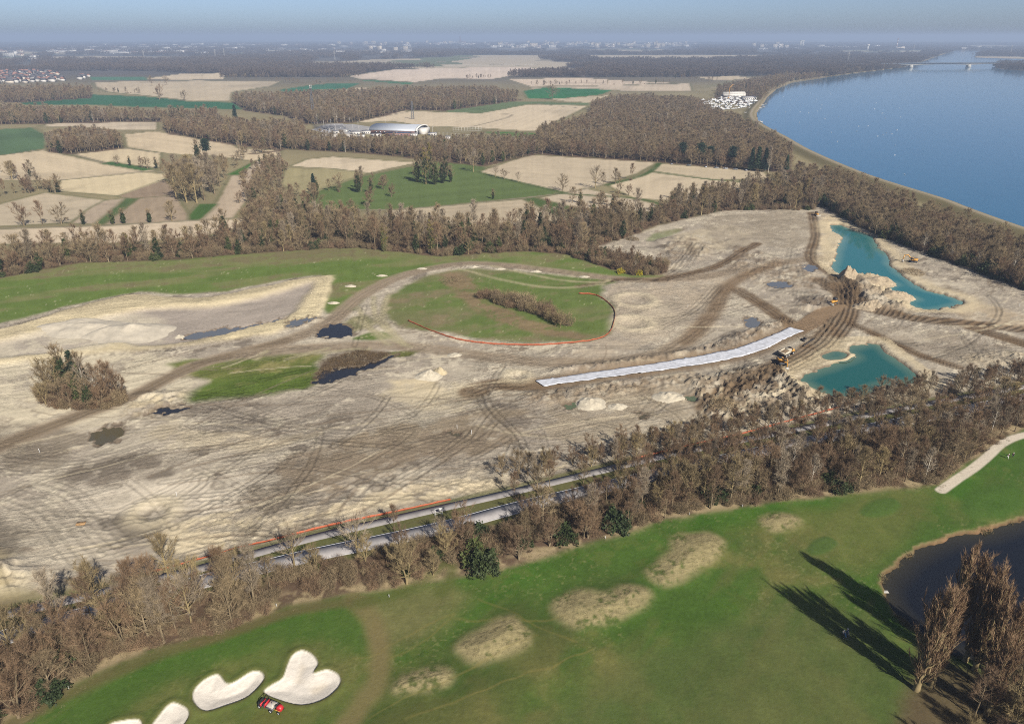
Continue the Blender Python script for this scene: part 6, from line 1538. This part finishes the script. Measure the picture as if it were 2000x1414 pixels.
def trolley(px, py, rz, label, c):
    e = empty('golf_trolley', at3(px, py), rz)
    MB().tube([(-.25, 0, .35), (.05, 0, 1.2)], [.15, .17], 12).build('golf_bag', c, e)
    m = MB()
    for k in range(6): m.tube([(.05, .06 * math.cos(k), 1.15 + .02 * k), (.12, .07 * math.cos(k), 1.42)], .018, 5)
    m.build('club', M_STEEL, e); MB().tube([(-.3, 0, .25), (.35, 0, 1.0), (.5, 0, 1.05)], .02, 6).tube([(-.1, -.35, .2), (-.1, .35, .2)], .02, 6).build('frame', M_GRY, e)
    for s in (-1, 1): wheel(e, (-.1, s * .38, .17), .17, .06, M_WHT)
    wheel(e, (-.6, 0, .12), .12, .05, M_WHT)
    tag(e, label, 'golf trolley')
person(1645, 1243, R(-60), 'golfer in white top and dark trousers beside a golf trolley on the lawn', M_WHT, M_NAVY, M_WHT, .1); person(1652, 1240, R(-60), 'golfer in blue jacket with a white cap on the lawn', M_BLUE, M_BLUE, M_WHT, .12)
trolley(1649, 1246, R(120), 'golf trolley with a blue bag between two golfers on the lawn', M_BLUE); trolley(1655, 1244, R(115), 'golf trolley with a grey bag beside the golfer in blue', M_GRY)
person(1967, 895, R(-100), 'golfer in dark jacket and white trousers striding below the gravel path', M_NAVY, M_WHT, M_WHT, .35, .6); person(1977, 893, R(-120), 'golfer all in dark clothes with a pale cap below the gravel path', M_NAVY, M_NAVY, M_WHT, .25, .3)

# frame beside the road, stakes, markers, pallet, pipes, plank
e = empty('goal_frame', at3(857, 1007), R(20)); 
for s in (-1, 1): MB().tube([(s * .9, 0, 0), (s * .9, 0, 2.2)], .07, 8).build('post', M_WHT, e); MB().tube([(s * .9, 0, .05), (s * .9, .9, .05)], .05, 8).build('foot', M_WHT, e)
MB().tube([(-.9, 0, 2.2), (.9, 0, 2.2)], .06, 8).build('crossbar', M_WHT, e); MB().tube([(-.9, .9, .05), (.9, .9, .05)], .05, 8).build('base_rail', M_WHT, e); MB().box((.55, .02, 1.75), (.7, .04, .8)).build('panel', M_WHT, e)
tag(e, 'white metal frame with a small panel standing on the road verge', 'frame')
stake_me = MB().tube([(0, 0, -.2), (0, 0, 1.6)], [.07, .055], 8).mesh('marker_stake', M_WHT)
for px, py, lab in [(78,884,'white survey stake on the dark earth patch'), (346,972,'white survey stake on the pale sand sheet'), (921,850,'white survey stake near the tiny puddle'), (1343,602,'white survey stake beside the curving fresh track'), (1990,600,'white survey stake beside the dyke wood'), (893,838,'white survey stake above the orange netting')]:
    o = obj('marker_stake', stake_me); o.location = at3(px, py); o.rotation_euler = (rng.normal(0, .06), rng.normal(0, .06), 0); tag(o, lab, 'stake')
mk = MB().tube([(0, 0, -.1), (0, 0, .75), (0, 0, .8)], [.07, .07, .03], 8).mesh('boundary_marker', M_WHT)
for px, py, lab in [(540,1184,'white boundary marker beside the belt where the lawn bulges'), (135,1345,'white boundary marker beside the lichen trees'), (760,1166,'white boundary marker on the straw verge'), (1346,1005,'white boundary marker below the evergreen bush'), (1182,1052,'white boundary marker at the straw bank'), (1450,990,'white boundary marker under the leaning yellow tree')]:
    o = obj('boundary_marker', mk); o.location = at3(px, py); tag(o, lab, 'marker')
e = empty('wooden_pallet', at3(158, 1023), R(12))
for i in range(7): MB().box((-.9 + i * .3, 0, .34), (.24, 1.2, .04)).build('board', M_WOOD, e)
for s in (-1, 0, 1): MB().box((0, s * .5, .16), (2.1, .12, .3)).build('bearer', M_WOOD, e)
tag(e, 'orange brown wooden pallet lying on the bare earth', 'pallet')
M_PIPE = plain('black_pipe', D(58, 52, 50), .6, .2)
def pipe(p, q, r, label):
    a, b = np.array(at3(*p)), np.array(at3(*q)); m = MB().tube([(0, 0, 0), tuple(b - a)], r, 10); o = m.build('pipe', M_PIPE); o.location = a + np.array([0, 0, r + .05]); tag(o, label, 'pipe')
pipe((1564, 664), (1571, 668), .35, 'short dark pipe lying beside the white fleece'); pipe((1570, 662), (1574, 664), .4, 'stubby dark pipe next to the short one'); pipe((1569, 677), (1590, 662), .22, 'long dark pipe lying beside the haul road')
o = MB().box((0, 0, .12), (2.6, .8, .12), bev=.03).build('jetty_board', M_STEEL); x, y = at(1724, 1153); o.location = (x, y, -.45); tag(o, 'short grey jetty board at the dark pond shore', 'jetty')
def brush(px, py, r, h, label, n=700, seed=0):
    g = np.random.default_rng(seed); G = Geo(); a = g.uniform(0, 6.28, n); q = r * np.sqrt(g.random(n)); z = h * (1 - (q / r) ** 2) * g.random(n)
    G.twigs(np.stack([np.cos(a) * q, np.sin(a) * q, z], 1), unit(g.normal(0, 1, (n, 3)) * np.array([1, 1, .4])), g.uniform(.8, 2.4, n), np.full(n, .1), g)
    o = obj('brush_pile', np_mesh('brush_pile', G.arr()[0], [G.arr()[1]], [M_TW])); o.location = at3(px, py); tag(o, label, 'brush pile')
brush(1414, 803, 4.5, 2.4, 'brown brushwood pile at the edge of the belt', seed=1); brush(1782, 531, 6, 2.0, 'brushwood pile in front of the pond excavator', seed=2, n=900); brush(1235, 468, 4, 1.6, 'brushwood pile below the mid hedge', seed=3); brush(880, 548, 6, .8, 'flattened dark brush in the dry gully', seed=4); brush(1730, 1130, 1.2, .5, 'brush tuft', seed=5) if False else None
# dry grass and reeds
TP = np.concatenate([fill(P, .85) for P, h in MOUNDS])
keep = (vnoise(TP[:, 0] / 3, TP[:, 1] / 3, 3) > .40) & (rng.random(len(TP)) < .6); TP = TP[keep]
stuff('dry_grass', TP, ['tuft'] * len(TP), rng.uniform(.35, .7, len(TP)), 'dry straw grass growing on the golf mounds', 'grass')
gl = spline(atn(GOLF[1:19]), 6); q = np.concatenate([gl + rng.normal(0, 1.6, gl.shape) + np.array([-.3, 1.8]) for _ in range(16)]); q = q[vnoise(q[:, 0] / 9, q[:, 1] / 9, 9) > .42]
stuff('dry_grass', q, ['tuft'] * len(q), rng.uniform(.4, .8, len(q)), 'straw coloured grass along the foot of the tree belt', 'grass')
RP = fill([(612,742),(640,702),(700,684),(760,690),(740,704),(700,718),(660,720),(630,738)], 1.1)
stuff('reeds', RP, ['reed'] * len(RP), rng.uniform(.7, 1.2, len(RP)), 'dead brown reeds standing in the black pool', 'reeds')
gp_ = poly_ground(GPOND); gp_ = gp_[(gp_[:, 0] < 140)]; q = np.concatenate([gp_ + rng.normal(0, .5, gp_.shape) for _ in range(8)]); q = q[vnoise(q[:, 0] / 4, q[:, 1] / 4, 12) > .5]
stuff('reeds', q, ['tuft'] * len(q), rng.uniform(.8, 1.6, len(q)), 'straw coloured reeds fringing the dark golf pond', 'reeds')
# ================================================================== BUILDINGS, BRIDGE, BOATS, CITY
M_WALLW = plain('white_render', D(232, 226, 216), .8, .06, .2, rnd=.08); M_WALLC = plain('cream_render', D(222, 208, 188), .8, .06, .2, rnd=.1); M_ROOFR = plain('red_tiles', D(158, 116, 100), .8, .15, .5, rnd=.2); M_ROOFG = plain('grey_roof', D(150, 148, 150), .7, .1, .2, rnd=.15); M_ROOFD = plain('dark_roof', D(98, 94, 96), .8, .1, .2, rnd=.2)
M_CONC = plain('concrete', D(192, 188, 178), .8, .08, .05); M_HALL = plain('hall_roof_metal', D(206, 210, 216), .5, .05, .1, metallic=.2); M_STEELB = plain('bridge_steel', D(96, 108, 122), .6, .08, .05); M_WIN = plain('window_band', D(70, 74, 82), .2, .1, spec=.7); M_BRICK = plain('brick_facade', D(150, 112, 100), .8, .15, .4)
# --- sports hall
hx, hy = at(776, 262); e = empty('sports_hall', (hx, hy + 14, 0), R(-14))
W2, D2 = 31, 21
an = np.linspace(0, math.pi, 17); arc = [(-D2 * math.cos(t) * 1.0, 4.6 + 5.4 * math.sin(t)) for t in an]
prof = arc + [(x * .985, z - .45) for x, z in arc[::-1]]
MB().prism(prof, -W2, W2 - 1, axis='x').build('roof', M_HALL, e, True)
MB().prism([(x * 1.03, z + .25) for x, z in arc] + [(x * .93, z - .9) for x, z in arc[::-1]], W2 - 1, W2 + 1.2, axis='x').build('arch_rim', M_WALLW, e)
MB().prism([(-D2 * .96, 0)] + [(x * .96, z - .5) for x, z in arc] + [(D2 * .96, 0)], W2 - 2.5, W2 - 1.2, axis='x').build('gable_wall', M_HALL, e)
MB().prism([(-D2 * .96, 0)] + [(x * .96, z - .5) for x, z in arc] + [(D2 * .96, 0)], -W2 + .3, -W2 + 1.2, axis='x').build('gable_wall', M_WALLW, e)
w = MB().box((0, -D2 + .8, 2.1), (2 * W2 - 3, .8, 4.2)).build('wall', M_BRICK, e)
for i in range(9): MB().box((-22 + i * 5.2, -D2 + .36, 2.4), (3.2, .08, 1.8)).build('window', M_WIN, w)
MB().box((-W2 - 3, -4, 4.3), (9, 20, .5)).build('canopy', M_WALLW, e); MB().box((W2 + 4, -2, 3.2), (7, 22, 6.4), bev=.1).build('annex', M_WALLW, e)
tag(e, 'arched sports hall with grey vaulted roof and a white rim', 'sports hall')
def block(px, py, size, rz, label, wall=M_WALLW, roof=M_ROOFG, name='shed', cat='building', pitch=0.0, wins=0, group=None):
    x, y = at(px, py); e = empty(name, (x, y, 0), rz); L, Wd, Hh = size
    MB().box((0, 0, Hh / 2), (L, Wd, Hh)).build('wall', wall, e)
    if pitch: MB().prism([(-Wd / 2 - .4, Hh - .1), (0, Hh + pitch), (Wd / 2 + .4, Hh - .1)], -L / 2 - .4, L / 2 + .4, axis='x').build('roof', roof, e)
    else: MB().box((0, 0, Hh + .2), (L + .6, Wd + .6, .4)).build('roof', roof, e)
    for k in range(wins): MB().box((-L / 2 + (k + .5) * L / wins, -Wd / 2 - .03, Hh * .5), (L / wins * .5, .06, Hh * .35)).build('window', M_WIN, e)
    tag(e, label, cat, group); return e
block(778, 266, (30, 10, 4), R(-8), 'long low pavilion with a dark blue flat roof', M_BRICK, plain('blue_roof', D(66, 80, 104), .6, .1), 'pavilion', wins=8)
block(695, 263, (11, 7, 3.4), R(-8), 'small white shed beside the sand court', wins=3); block(716, 262, (10, 8, 3.6), R(-8), 'white clubroom with dark windows beside the shed', wins=4); block(672, 258, (9, 6, 2.8), 0, 'low white hut in front of the car park', wins=2); block(640, 269, (6, 3, 2.4), R(10), 'small white kiosk at the road bend', wins=1); block(749, 259, (5, 5, 4.2), 0, 'green container hut beside the pavilion', plain('green_hut', D(40, 120, 90), .6, .1), M_ROOFG)
for px, py, sz, lab in [(735,267,(12,6,3.2),'white storage hut below the hall canopy'), (808,266,(9,7,3),'white changing hut beside the pavilion'), (660,262,(14,7,3.4),'white flat hut beside the sand court'), (706,268,(8,5,2.6),'low white hut in front of the clubroom'), (845,265,(10,6,3),'white hut at the pitch corner'), (873,272,(8,5,3),'white hut half hidden behind the belt trees')]:
    block(px, py, sz, R(-8), lab, wins=3)
xs_, ys_ = at(660, 266); e = sheet('sand_court', atn([(598,268),(640,262),(690,262),(700,268),(650,273),(605,272)]), .12, plain('court_sand', D(222, 212, 196), 1, .06, .2), 'pale sand court in front of the sports hall', 'court')
sheet('car_park', atn([(608,254),(640,243),(690,243),(735,250),(735,262),(640,262)]), .09, asphalt('car_park_asphalt', D(176, 172, 168)), 'grey car park beside the sports hall', 'car park')
# carports, lamp posts, goal nets near the hall
for k in range(5):
    x, y = at(640 + k * 2, 246 + k * 2.4); e = empty('carport', (x, y, 0), R(-12)); MB().box((0, 0, 3.0), (46, 3.2, .2)).build('roof', M_ROOFG, e)
    for q in range(6): MB().box((-20 + q * 8, 0, 1.45), (.2, .2, 2.9)).build('post', M_GRY, e)
    tag(e, 'long thin carport roof in the car park beside the sports hall', 'carport', 'carports of the car park')
lp = MB().tube([(0, 0, 0), (0, 0, 9.5)], [.14, .09], 8).mesh('pole', M_WALLW); lh = MB().box((0, .7, 9.5), (.4, 1.6, .22)).mesh('lamp_head', M_WALLW)
for k, (px, py) in enumerate([(633,244),(647,242),(684,239),(700,246),(656,254),(690,254),(702,257),(753,236),(645,262),(776,268),(834,262),(845,258)]):
    e = empty('lamp_post', (*at(px, py + 6), 0), rng.uniform(0, 6)); obj('pole', lp, e); obj('lamp_head', lh, e); tag(e, 'white lamp post around the sports hall car park', 'lamp post', 'lamp posts at the sports hall')
car_b = MB().box((0, 0, .55), (4.2, 1.75, .7), bev=.15).mesh('body', plain('car_paint', D(190, 190, 194), .3, .05, rnd=.6)); car_c = MB().box((-.2, 0, 1.15), (2.3, 1.55, .6), taper=.8, bev=.05).mesh('cabin', M_GLS)
tyre = MB().tube([(0, -.1, 0), (0, .1, 0)], .32, 10).mesh('wheel', M_BLK)
for k in range(26):
    px, py = [(625 + rng.uniform(0, 60), 247 + rng.uniform(0, 14)), (1300 + rng.uniform(0, 190), 326 + rng.uniform(0, 3))][k % 2 if k < 14 else 0]
    if px > 1290: py = np.interp(px, [1300, 1490], [320.5, 336.5])
    e = empty('parked_car', (*at(px, py), 0), R(-12) + rng.choice([0, 1.57])); obj('body', car_b, e); obj('cabin', car_c, e)
    for sx in (-1.3, 1.3):
        for sy in (-.8, .8): o = obj('wheel', tyre, e); o.location = (sx, sy, .32)
    tag(e, 'small car parked ' + ('below the pines at the forest edge' if px > 1290 else 'in the sports hall car park'), 'car', 'cars at the forest edge' if px > 1290 else 'cars in the car park')
# white ball-stop fences
for k, (p, q, lab) in enumerate([((885,258),(940,256),'white ball stop fence beside the tan field'), ((850,266),(930,274),'white ball stop fence across the pitch')]):
    a, b = np.array(at(*p)), np.array(at(*q)); e = empty('ball_fence', (*a, 0)); n = 11
    for i in range(n): t = (b - a) * i / (n - 1); MB().tube([(*t, 0), (*t, 5)], .14, 6).build('post', M_WALLW, e)
    for z in (.3, 2.6, 5): MB().tube([(0, 0, z), (*(b - a), z)], .09, 6).build('rail', M_WALLW, e)
    tag(e, lab, 'fence')
# --- lattice towers
def lattice(px, py, h, base, top, label, name, arms=(), mat=M_GRY, head=None, group=None):
    x, y = at(px, py); e = empty(name, (x, y, 0), R(20)); m = MB(); k = max(h / 130.0, .22)
    lv = np.linspace(0, 1, 8)
    cor = lambda t: [(sx * (base + (top - base) * t) / 2, sy * (base + (top - base) * t) / 2, h * t) for sx, sy in ((-1, -1), (1, -1), (1, 1), (-1, 1))]
    for i in range(7):
        A, B_ = cor(lv[i]), cor(lv[i + 1])
        for q in range(4):
            m.tube([A[q], B_[q]], k, 4, False); m.tube([A[q], B_[(q + 1) % 4]], k * .6, 4, False); m.tube([B_[q], B_[(q + 1) % 4]], k * .6, 4, False)
    m.build('lattice', mat, e)
    for z, w_ in arms: MB().prism([(-w_, z), (0, z - .5), (w_, z), (0, z + .9)], -.3, .3).build('cross_arm', mat, e)
    if head: head(e, h)
    tag(e, label, name.replace('_', ' '), group)
def ant(e, h):
    for k in range(3): a = k * 2.09; MB().box((math.cos(a) * 1.3, math.sin(a) * 1.3, h + .2), (.6, .6, 3.2), rz=a).build('antenna', M_WALLW, e)
    MB().box((0, 0, h - 1.8), (3.2, 3.2, .3)).build('platform', M_WALLW, e)
lattice(613, 236, 46, 4.5, 1.4, 'tall lattice telecom tower with white antennas', 'telecom_tower', head=ant)
for px, py, h, lab in [(806,233,24,'short lattice mast standing in the tan field behind the hall'), (422,119,52,'lattice pylon rising over the far woods'), (439,116,52,'second lattice pylon beside the far woods one'), (654,118,44,'lattice pylon near the far white warehouses'), (1782,107,58,'lattice pylon on the wooded river bank'), (1972,110,62,'lattice pylon on the far right river bank'), (1655,124,46,'lattice pylon behind the bridge approach'), (282,117,44,'lattice pylon below the far white suburb')]:
    lattice(px, py, h, 7 if h > 30 else 4, 1.5, lab, 'pylon', arms=((h * .72, 8), (h * .84, 10), (h * .95, 6)) if h > 30 else (), mat=M_CONC if h > 30 else M_GRY)
# --- bridge
def bridge():
    P = [(1590,133.5),(1778,133.3),(1891,132.5),(1967,131),(2080,130)]
    G = atn(P); zt = [11, 17, 17.5, 17, 15]
    e = empty('road_bridge', (*G[1], 0)); O = G[1]
    L = spline(G, 6) - O; Zt = np.interp(np.linspace(0, 1, len(L)), np.linspace(0, 1, 5), zt)
    tg = np.gradient(L, axis=0); nn = np.stack([-tg[:, 1], tg[:, 0]], 1); nn /= np.linalg.norm(nn, axis=1)[:, None]
    def ribbon(name, w, z0, z1, mat, dep=None):
        n = len(L); V = []
        for s, zz in ((-1, z1), (1, z1), (1, z0), (-1, z0)): V.append(np.c_[L + nn * s * w / 2, Zt + zz - (0 if dep is None or zz != z0 else dep)])
        V = np.concatenate(V); i = np.arange(n - 1); F = np.concatenate([np.stack([q * n + i, q * n + i + 1, ((q + 1) % 4) * n + i + 1, ((q + 1) % 4) * n + i], 1) for q in range(4)])
        obj(name, np_mesh(name, V, [F], [mat]), e)
    dist = np.min(np.stack([np.linalg.norm(L - (G[k] - O), axis=1) for k in (1, 2, 3)]), 0); dep = 3.5 * np.exp(-(dist / 45) ** 2)
    ribbon('deck', 16, -1.6, 0, M_STEELB); ribbon('girder', 9, -5.2, -1.65, M_CONC, dep); ribbon('parapet', 15, 0.01, 1.4, M_STEELB)
    for k in (1, 2, 3):
        p = G[k] - O; o = MB().box((*p, 5.0), (13, 18, 12), taper=.75).build('pier', M_CONC, e); MB().tube([(*p, -2), (*p, 2.2)], [9, 8], 16).build('pier_foot', M_CONC, o)
    for t in (.05, .12, .19):
        i = int(t * len(L)); MB().box((*L[i], Zt[i] / 2 - 2), (4, 9, Zt[i] - 3)).build('pier', M_CONC, e)
    tag(e, 'long slender road bridge crossing the wide river on pale piers', 'bridge')
bridge()
# --- boat yard
def boat_parts():
    st = np.linspace(0, 1, 7); V = []
    for t in st:
        w = 1.15 * (1 - .95 * max(0, t - .45) ** 2 / .3025); z = 1.3 + .3 * t; x = -3.3 + 6.6 * t
        V += [(x, -w, z), (x, -w * .75, .45), (x, 0, .15 + .25 * t), (x, w * .75, .45), (x, w, z)]
    F = []
    for i in range(6):
        for k in range(4): a = i * 5 + k; F.append([a, a + 1, a + 6, a + 5])
    for i in range(6): F.append([i * 5 + 4, i * 5, i * 5 + 5, i * 5 + 9])
    F.append([0, 1, 2, 3]); 
    return np_mesh('hull', np.array(V), [np.array(F)], [plain('boat_white', D(236, 238, 240), .4, .04, rnd=.15)])
hull = boat_parts(); cab_ = MB().box((-.5, 0, 1.9), (2.6, 1.5, .9), taper=.8, bev=.12).mesh('cabin', M_WALLW); mast = MB().tube([(.4, 0, 1.4), (.4, 0, 9.5)], [.07, .05], 6).mesh('mast', M_STEEL); scr = MB().box((.85, 0, 1.95), (.12, 1.3, .5), ry=-.4).mesh('windscreen', M_GLS)
yard = [(1366,197),(1440,188),(1474,192),(1478,203),(1450,213),(1400,217),(1372,208)]
yp = fill(yard, 11.5); yp = yp[rng.permutation(len(yp))[:230]]
for k, p in enumerate(yp):
    sail = rng.random() < .3; e = empty('boat', (*p, gz(*p) + .3), rng.choice([.2, 1.8, 3.3]) + rng.normal(0, .1), rng.uniform(.8, 1.25)); obj('hull', hull, e); obj('cabin', cab_, e)
    if sail: obj('mast', mast, e)
    else: obj('windscreen', scr, e)
    tag(e, 'white sailing boat with mast laid up in the boat yard' if sail else 'white motor boat laid up in the boat yard', 'boat', 'sailing boats in the boat yard' if sail else 'motor boats in the boat yard')
for p, q, n, lab in [((1462,212),(1496,205),3,'long white jetty of the boat harbour'), ((1455,222),(1482,217),3,'short white jetty below the boat yard'), ((1475,238),(1488,240),2,'small white jetty at the dyke end'), ((1468,217),(1493,210),3,'white jetty between the long and the short one')]:
    a, b = np.array(at(*p)), np.array(at(*q)); d = b - a; ln = np.linalg.norm(d); e = empty('jetty', (*a, .7), math.atan2(d[1], d[0])); MB().box((ln / 2, 0, .5), (ln, 3.2, .4)).build('deck', M_WALLW, e)
    for i in range(n + 2): MB().tube([(ln * i / (n + 1), 1.2, -2), (ln * i / (n + 1), 1.2, 1.6)], .25, 8).build('pile', M_CONC, e)
    tag(e, lab, 'jetty')
block(1432, 189, (46, 14, 6), R(10), 'long white boat shed behind the boat yard', roof=M_WALLW, name='boat_shed', pitch=3); block(1462, 196, (26, 12, 5), R(15), 'white clubhouse beside the jetties', roof=M_ROOFG, name='clubhouse', pitch=2, wins=6)
x, y = at(1423, 193); e = empty('boat_crane', (x, y, 0)); MB().tube([(0, 0, 0), (0, 0, 20), (6, 0, 26)], [.7, .6, .4], 8).build('boom', M_YEL, e); MB().box((0, 0, 1), (5, 4, 2), bev=.2).build('base', M_YEL, e); tag(e, 'yellow crane standing in the boat yard', 'crane')
# --- birds resting on the river
bd = MB().tube([(-.55, 0, .25), (-.35, 0, .3), (.05, 0, .32), (.4, 0, .28), (.55, 0, .3)], [.05, .22, .28, .2, .08], 8).tube([(.5, 0, .3), (.62, 0, .65), (.6, 0, .95), (.72, 0, 1.0)], [.09, .06, .06, .05], 6).mesh('swan', plain('white_feathers', D(242, 242, 240), .8, .04))
for k in range(46):
    px = rng.uniform(1500, 1760); py = np.interp(px, [1500, 1760], [205, 255]) + rng.normal(0, 34)
    if k > 44: px = rng.uniform(1700, 1990); py = rng.uniform(170, 350)
    p = np.array(at(px, py)); 
    if py < 165 or not inside(p[:1], p[1:], RL)[0] or seg_dist(p[:1], p[1:], L if False else spline(atn(BANK), 4), False)[0] < 20: continue
    o = obj('swan', bd); o.location = (*p, .55); o.rotation_euler = (0, 0, rng.uniform(0, 6.28)); o.scale = (1.1,) * 3; tag(o, 'white swan resting on the blue river', 'swan', 'swans on the river')
# --- village and distant city
h_w = MB().box((0, 0, 2.8), (11, 9, 5.6)).mesh('wall', M_WALLW); h_wc = MB().box((0, 0, 2.8), (12, 9, 5.6)).mesh('wall', M_WALLC); h_r = MB().prism([(-5.0, 5.3), (0, 9.4), (5.0, 5.3)], -6.2, 6.2, axis='x').mesh('roof', M_ROOFR); h_d = MB().prism([(-5.0, 5.3), (0, 9.4), (5.0, 5.3)], -6.2, 6.2, axis='x').mesh('roof', M_ROOFD)
vp = np.concatenate([fill([(-60,138),(60,136),(118,148),(125,160),(60,163),(0,166),(-60,167)], 30), fill([(150,149),(175,150),(172,157),(150,156)], 34)])
vp = vp[in_view(vp, 20)]; vp = vp[rng.permutation(len(vp))[:230]]
for k, p in enumerate(vp):
    red = rng.random() < .3; e = empty('house', (*p, 0), rng.choice([.1, 1.67]) + rng.normal(0, .15), rng.uniform(.9, 1.35)); obj('wall', h_w if rng.random() < .7 else h_wc, e); obj('roof', h_r if red else h_d, e)
    tag(e, 'pale house with red tiled roof in the far village' if red else 'pale house with dark roof in the far village', 'house', 'red roofed village houses' if red else 'dark roofed village houses')
def slab(L, Wd, Hh, mw, mr, storeys):
    w = MB().box((0, 0, Hh / 2), (L, Wd, Hh)).mesh('wall', mw); r = MB().box((0, 0, Hh + .4), (L + 1, Wd + 1, .8)).box((L * .15, 0, Hh + 2), (L * .2, Wd * .5, 2.6)).mesh('roof', mr)
    m = MB()
    for s in range(storeys): m.box((0, -Wd / 2 - .05, Hh * (s + .55) / storeys), (L * .92, .1, Hh / storeys * .42))
    return w, r, m.mesh('window_band', M_WIN)
SL = [slab(45, 14, 18, M_WALLW, M_ROOFG, 6), slab(26, 20, 30, M_WALLC, M_ROOFG, 12), slab(70, 40, 11, M_WALLW, M_ROOFG, 2), slab(34, 16, 13, M_WALLC, M_ROOFR, 4), slab(120, 50, 12, M_WALLW, M_ROOFG, 2)]
CITY = [(0,70,100,122,16,(0,3)), (100,420,95,107,90,(0,2,3,4)), (440,520,97,101,10,(0,2)), (540,680,90,108,14,(0,2,3)), (690,810,92,106,14,(0,2,1)), (660,1000,86,91.5,70,(0,1,3)), (960,1360,85,96,120,(0,1,3)), (1470,1570,90,98,18,(2,0,1)), (1590,1720,93,98,12,(2,4,0)), (200,660,88,93,30,(0,3,2)), (1880,2000,95,99,6,(0,2)), (1330,1440,153.5,156,0,(3,))]
names = {0: ('apartment_building', 'pale apartment block'), 1: ('tower_block', 'pale tower block'), 2: ('warehouse', 'white warehouse'), 3: ('apartment_building', 'cream low block with red roof'), 4: ('warehouse', 'very long white warehouse')}
where = ['at the far left edge of the plain', 'in the far suburb beyond the village woods', 'in the far woods near the pylons', 'in the far suburb beyond the telecom tower', 'beyond the broad pale field', 'on the skyline beside the cathedral', 'of the distant city skyline', 'of the far harbour works', 'along the far river harbour', 'on the hazy skyline of the suburbs', 'beyond the far river basin', 'on the far motorway']
sP = []
for c, (x0, x1, y0, y1, n, ty) in enumerate(CITY):
    for k in range(n):
        px, py = rng.uniform(x0, x1), rng.uniform(y0, y1)
        if c == 6 and px > 1180: py = max(py, 87)
        p = at(px, py); t = int(rng.choice(ty)); e = empty(names[t][0], (*p, 0), rng.normal(.1, .3), rng.uniform(.8, 1.3) * (1.35 if py < 96 else 1.1)); w, r, b = SL[t]
        obj('wall', w, e); obj('roof', r, e); obj('window_band', b, e)
        tag(e, names[t][1] + ' ' + where[c], 'building', names[t][1] + 's ' + where[c])
# landmarks
def mast_tower(px, py, label, name, parts):
    e = empty(name, (*at(px, py), 0))
    for nm, m, mat in parts: m.build(nm, mat, e)
    tag(e, label, name.replace('_', ' '))
M_SAND = plain('sandstone', D(120, 96, 96), .9, .1, .05)
mast_tower(899, 87.5, 'dark cathedral with one tall pointed spire on the skyline', 'cathedral', [('tower', MB().box((0, 0, 33), (26, 26, 66)), M_SAND), ('octagon', MB().tube([(0, 0, 66), (0, 0, 100)], [9, 8], 8), M_SAND), ('spire', MB().tube([(0, 0, 100), (0, 0, 146)], [8, .6], 8), M_SAND), ('nave', MB().prism([(-14, 0), (-14, 26), (0, 42), (14, 26), (14, 0)], 12, 90, axis='x'), M_SAND)])
ch = [MB(), MB()]
for k in range(6): ch[k % 2].tube([(0, 0, 12 + k * 14), (0, 0, 26 + k * 14)], [6.2 - k * .5, 5.7 - k * .5], 16)
mast_tower(1750, 98, 'tall red and white striped chimney beyond the bridge', 'chimney', [('white_band', ch[0], M_WALLW), ('red_band', ch[1], M_ROOFR), ('base', MB().box((0, 0, 6), (18, 18, 12)), M_WALLC), ('boiler_house', MB().box((34, 0, 11), (70, 40, 22)).box((50, 0, 24), (30, 38, 6)), M_WALLC)])
for px, py, s, lab in [(1694,99,1.0,'white water tower near the striped chimney'), (1522,97,.9,'stout pale silo tower of the harbour works')]:
    mast_tower(px, py, lab, 'water_tower', [('shaft', MB().tube([(0, 0, 0), (0, 0, 34 * s)], [7, 6], 16), M_WALLW), ('tank', MB().tube([(0, 0, 32 * s), (0, 0, 37 * s), (0, 0, 47 * s), (0, 0, 50 * s)], [7, 13, 13, 5], 18), M_WALLW)])
mast_tower(1565, 93, 'pair of tall grey silos on the harbour skyline', 'silo', [('silo_shaft', MB().tube([(-14, 0, 0), (-14, 0, 62)], 11, 14).tube([(12, 0, 0), (12, 0, 60)], 11, 14), M_CONC), ('head_house', MB().box((0, 0, 66), (46, 18, 10)), M_CONC)])
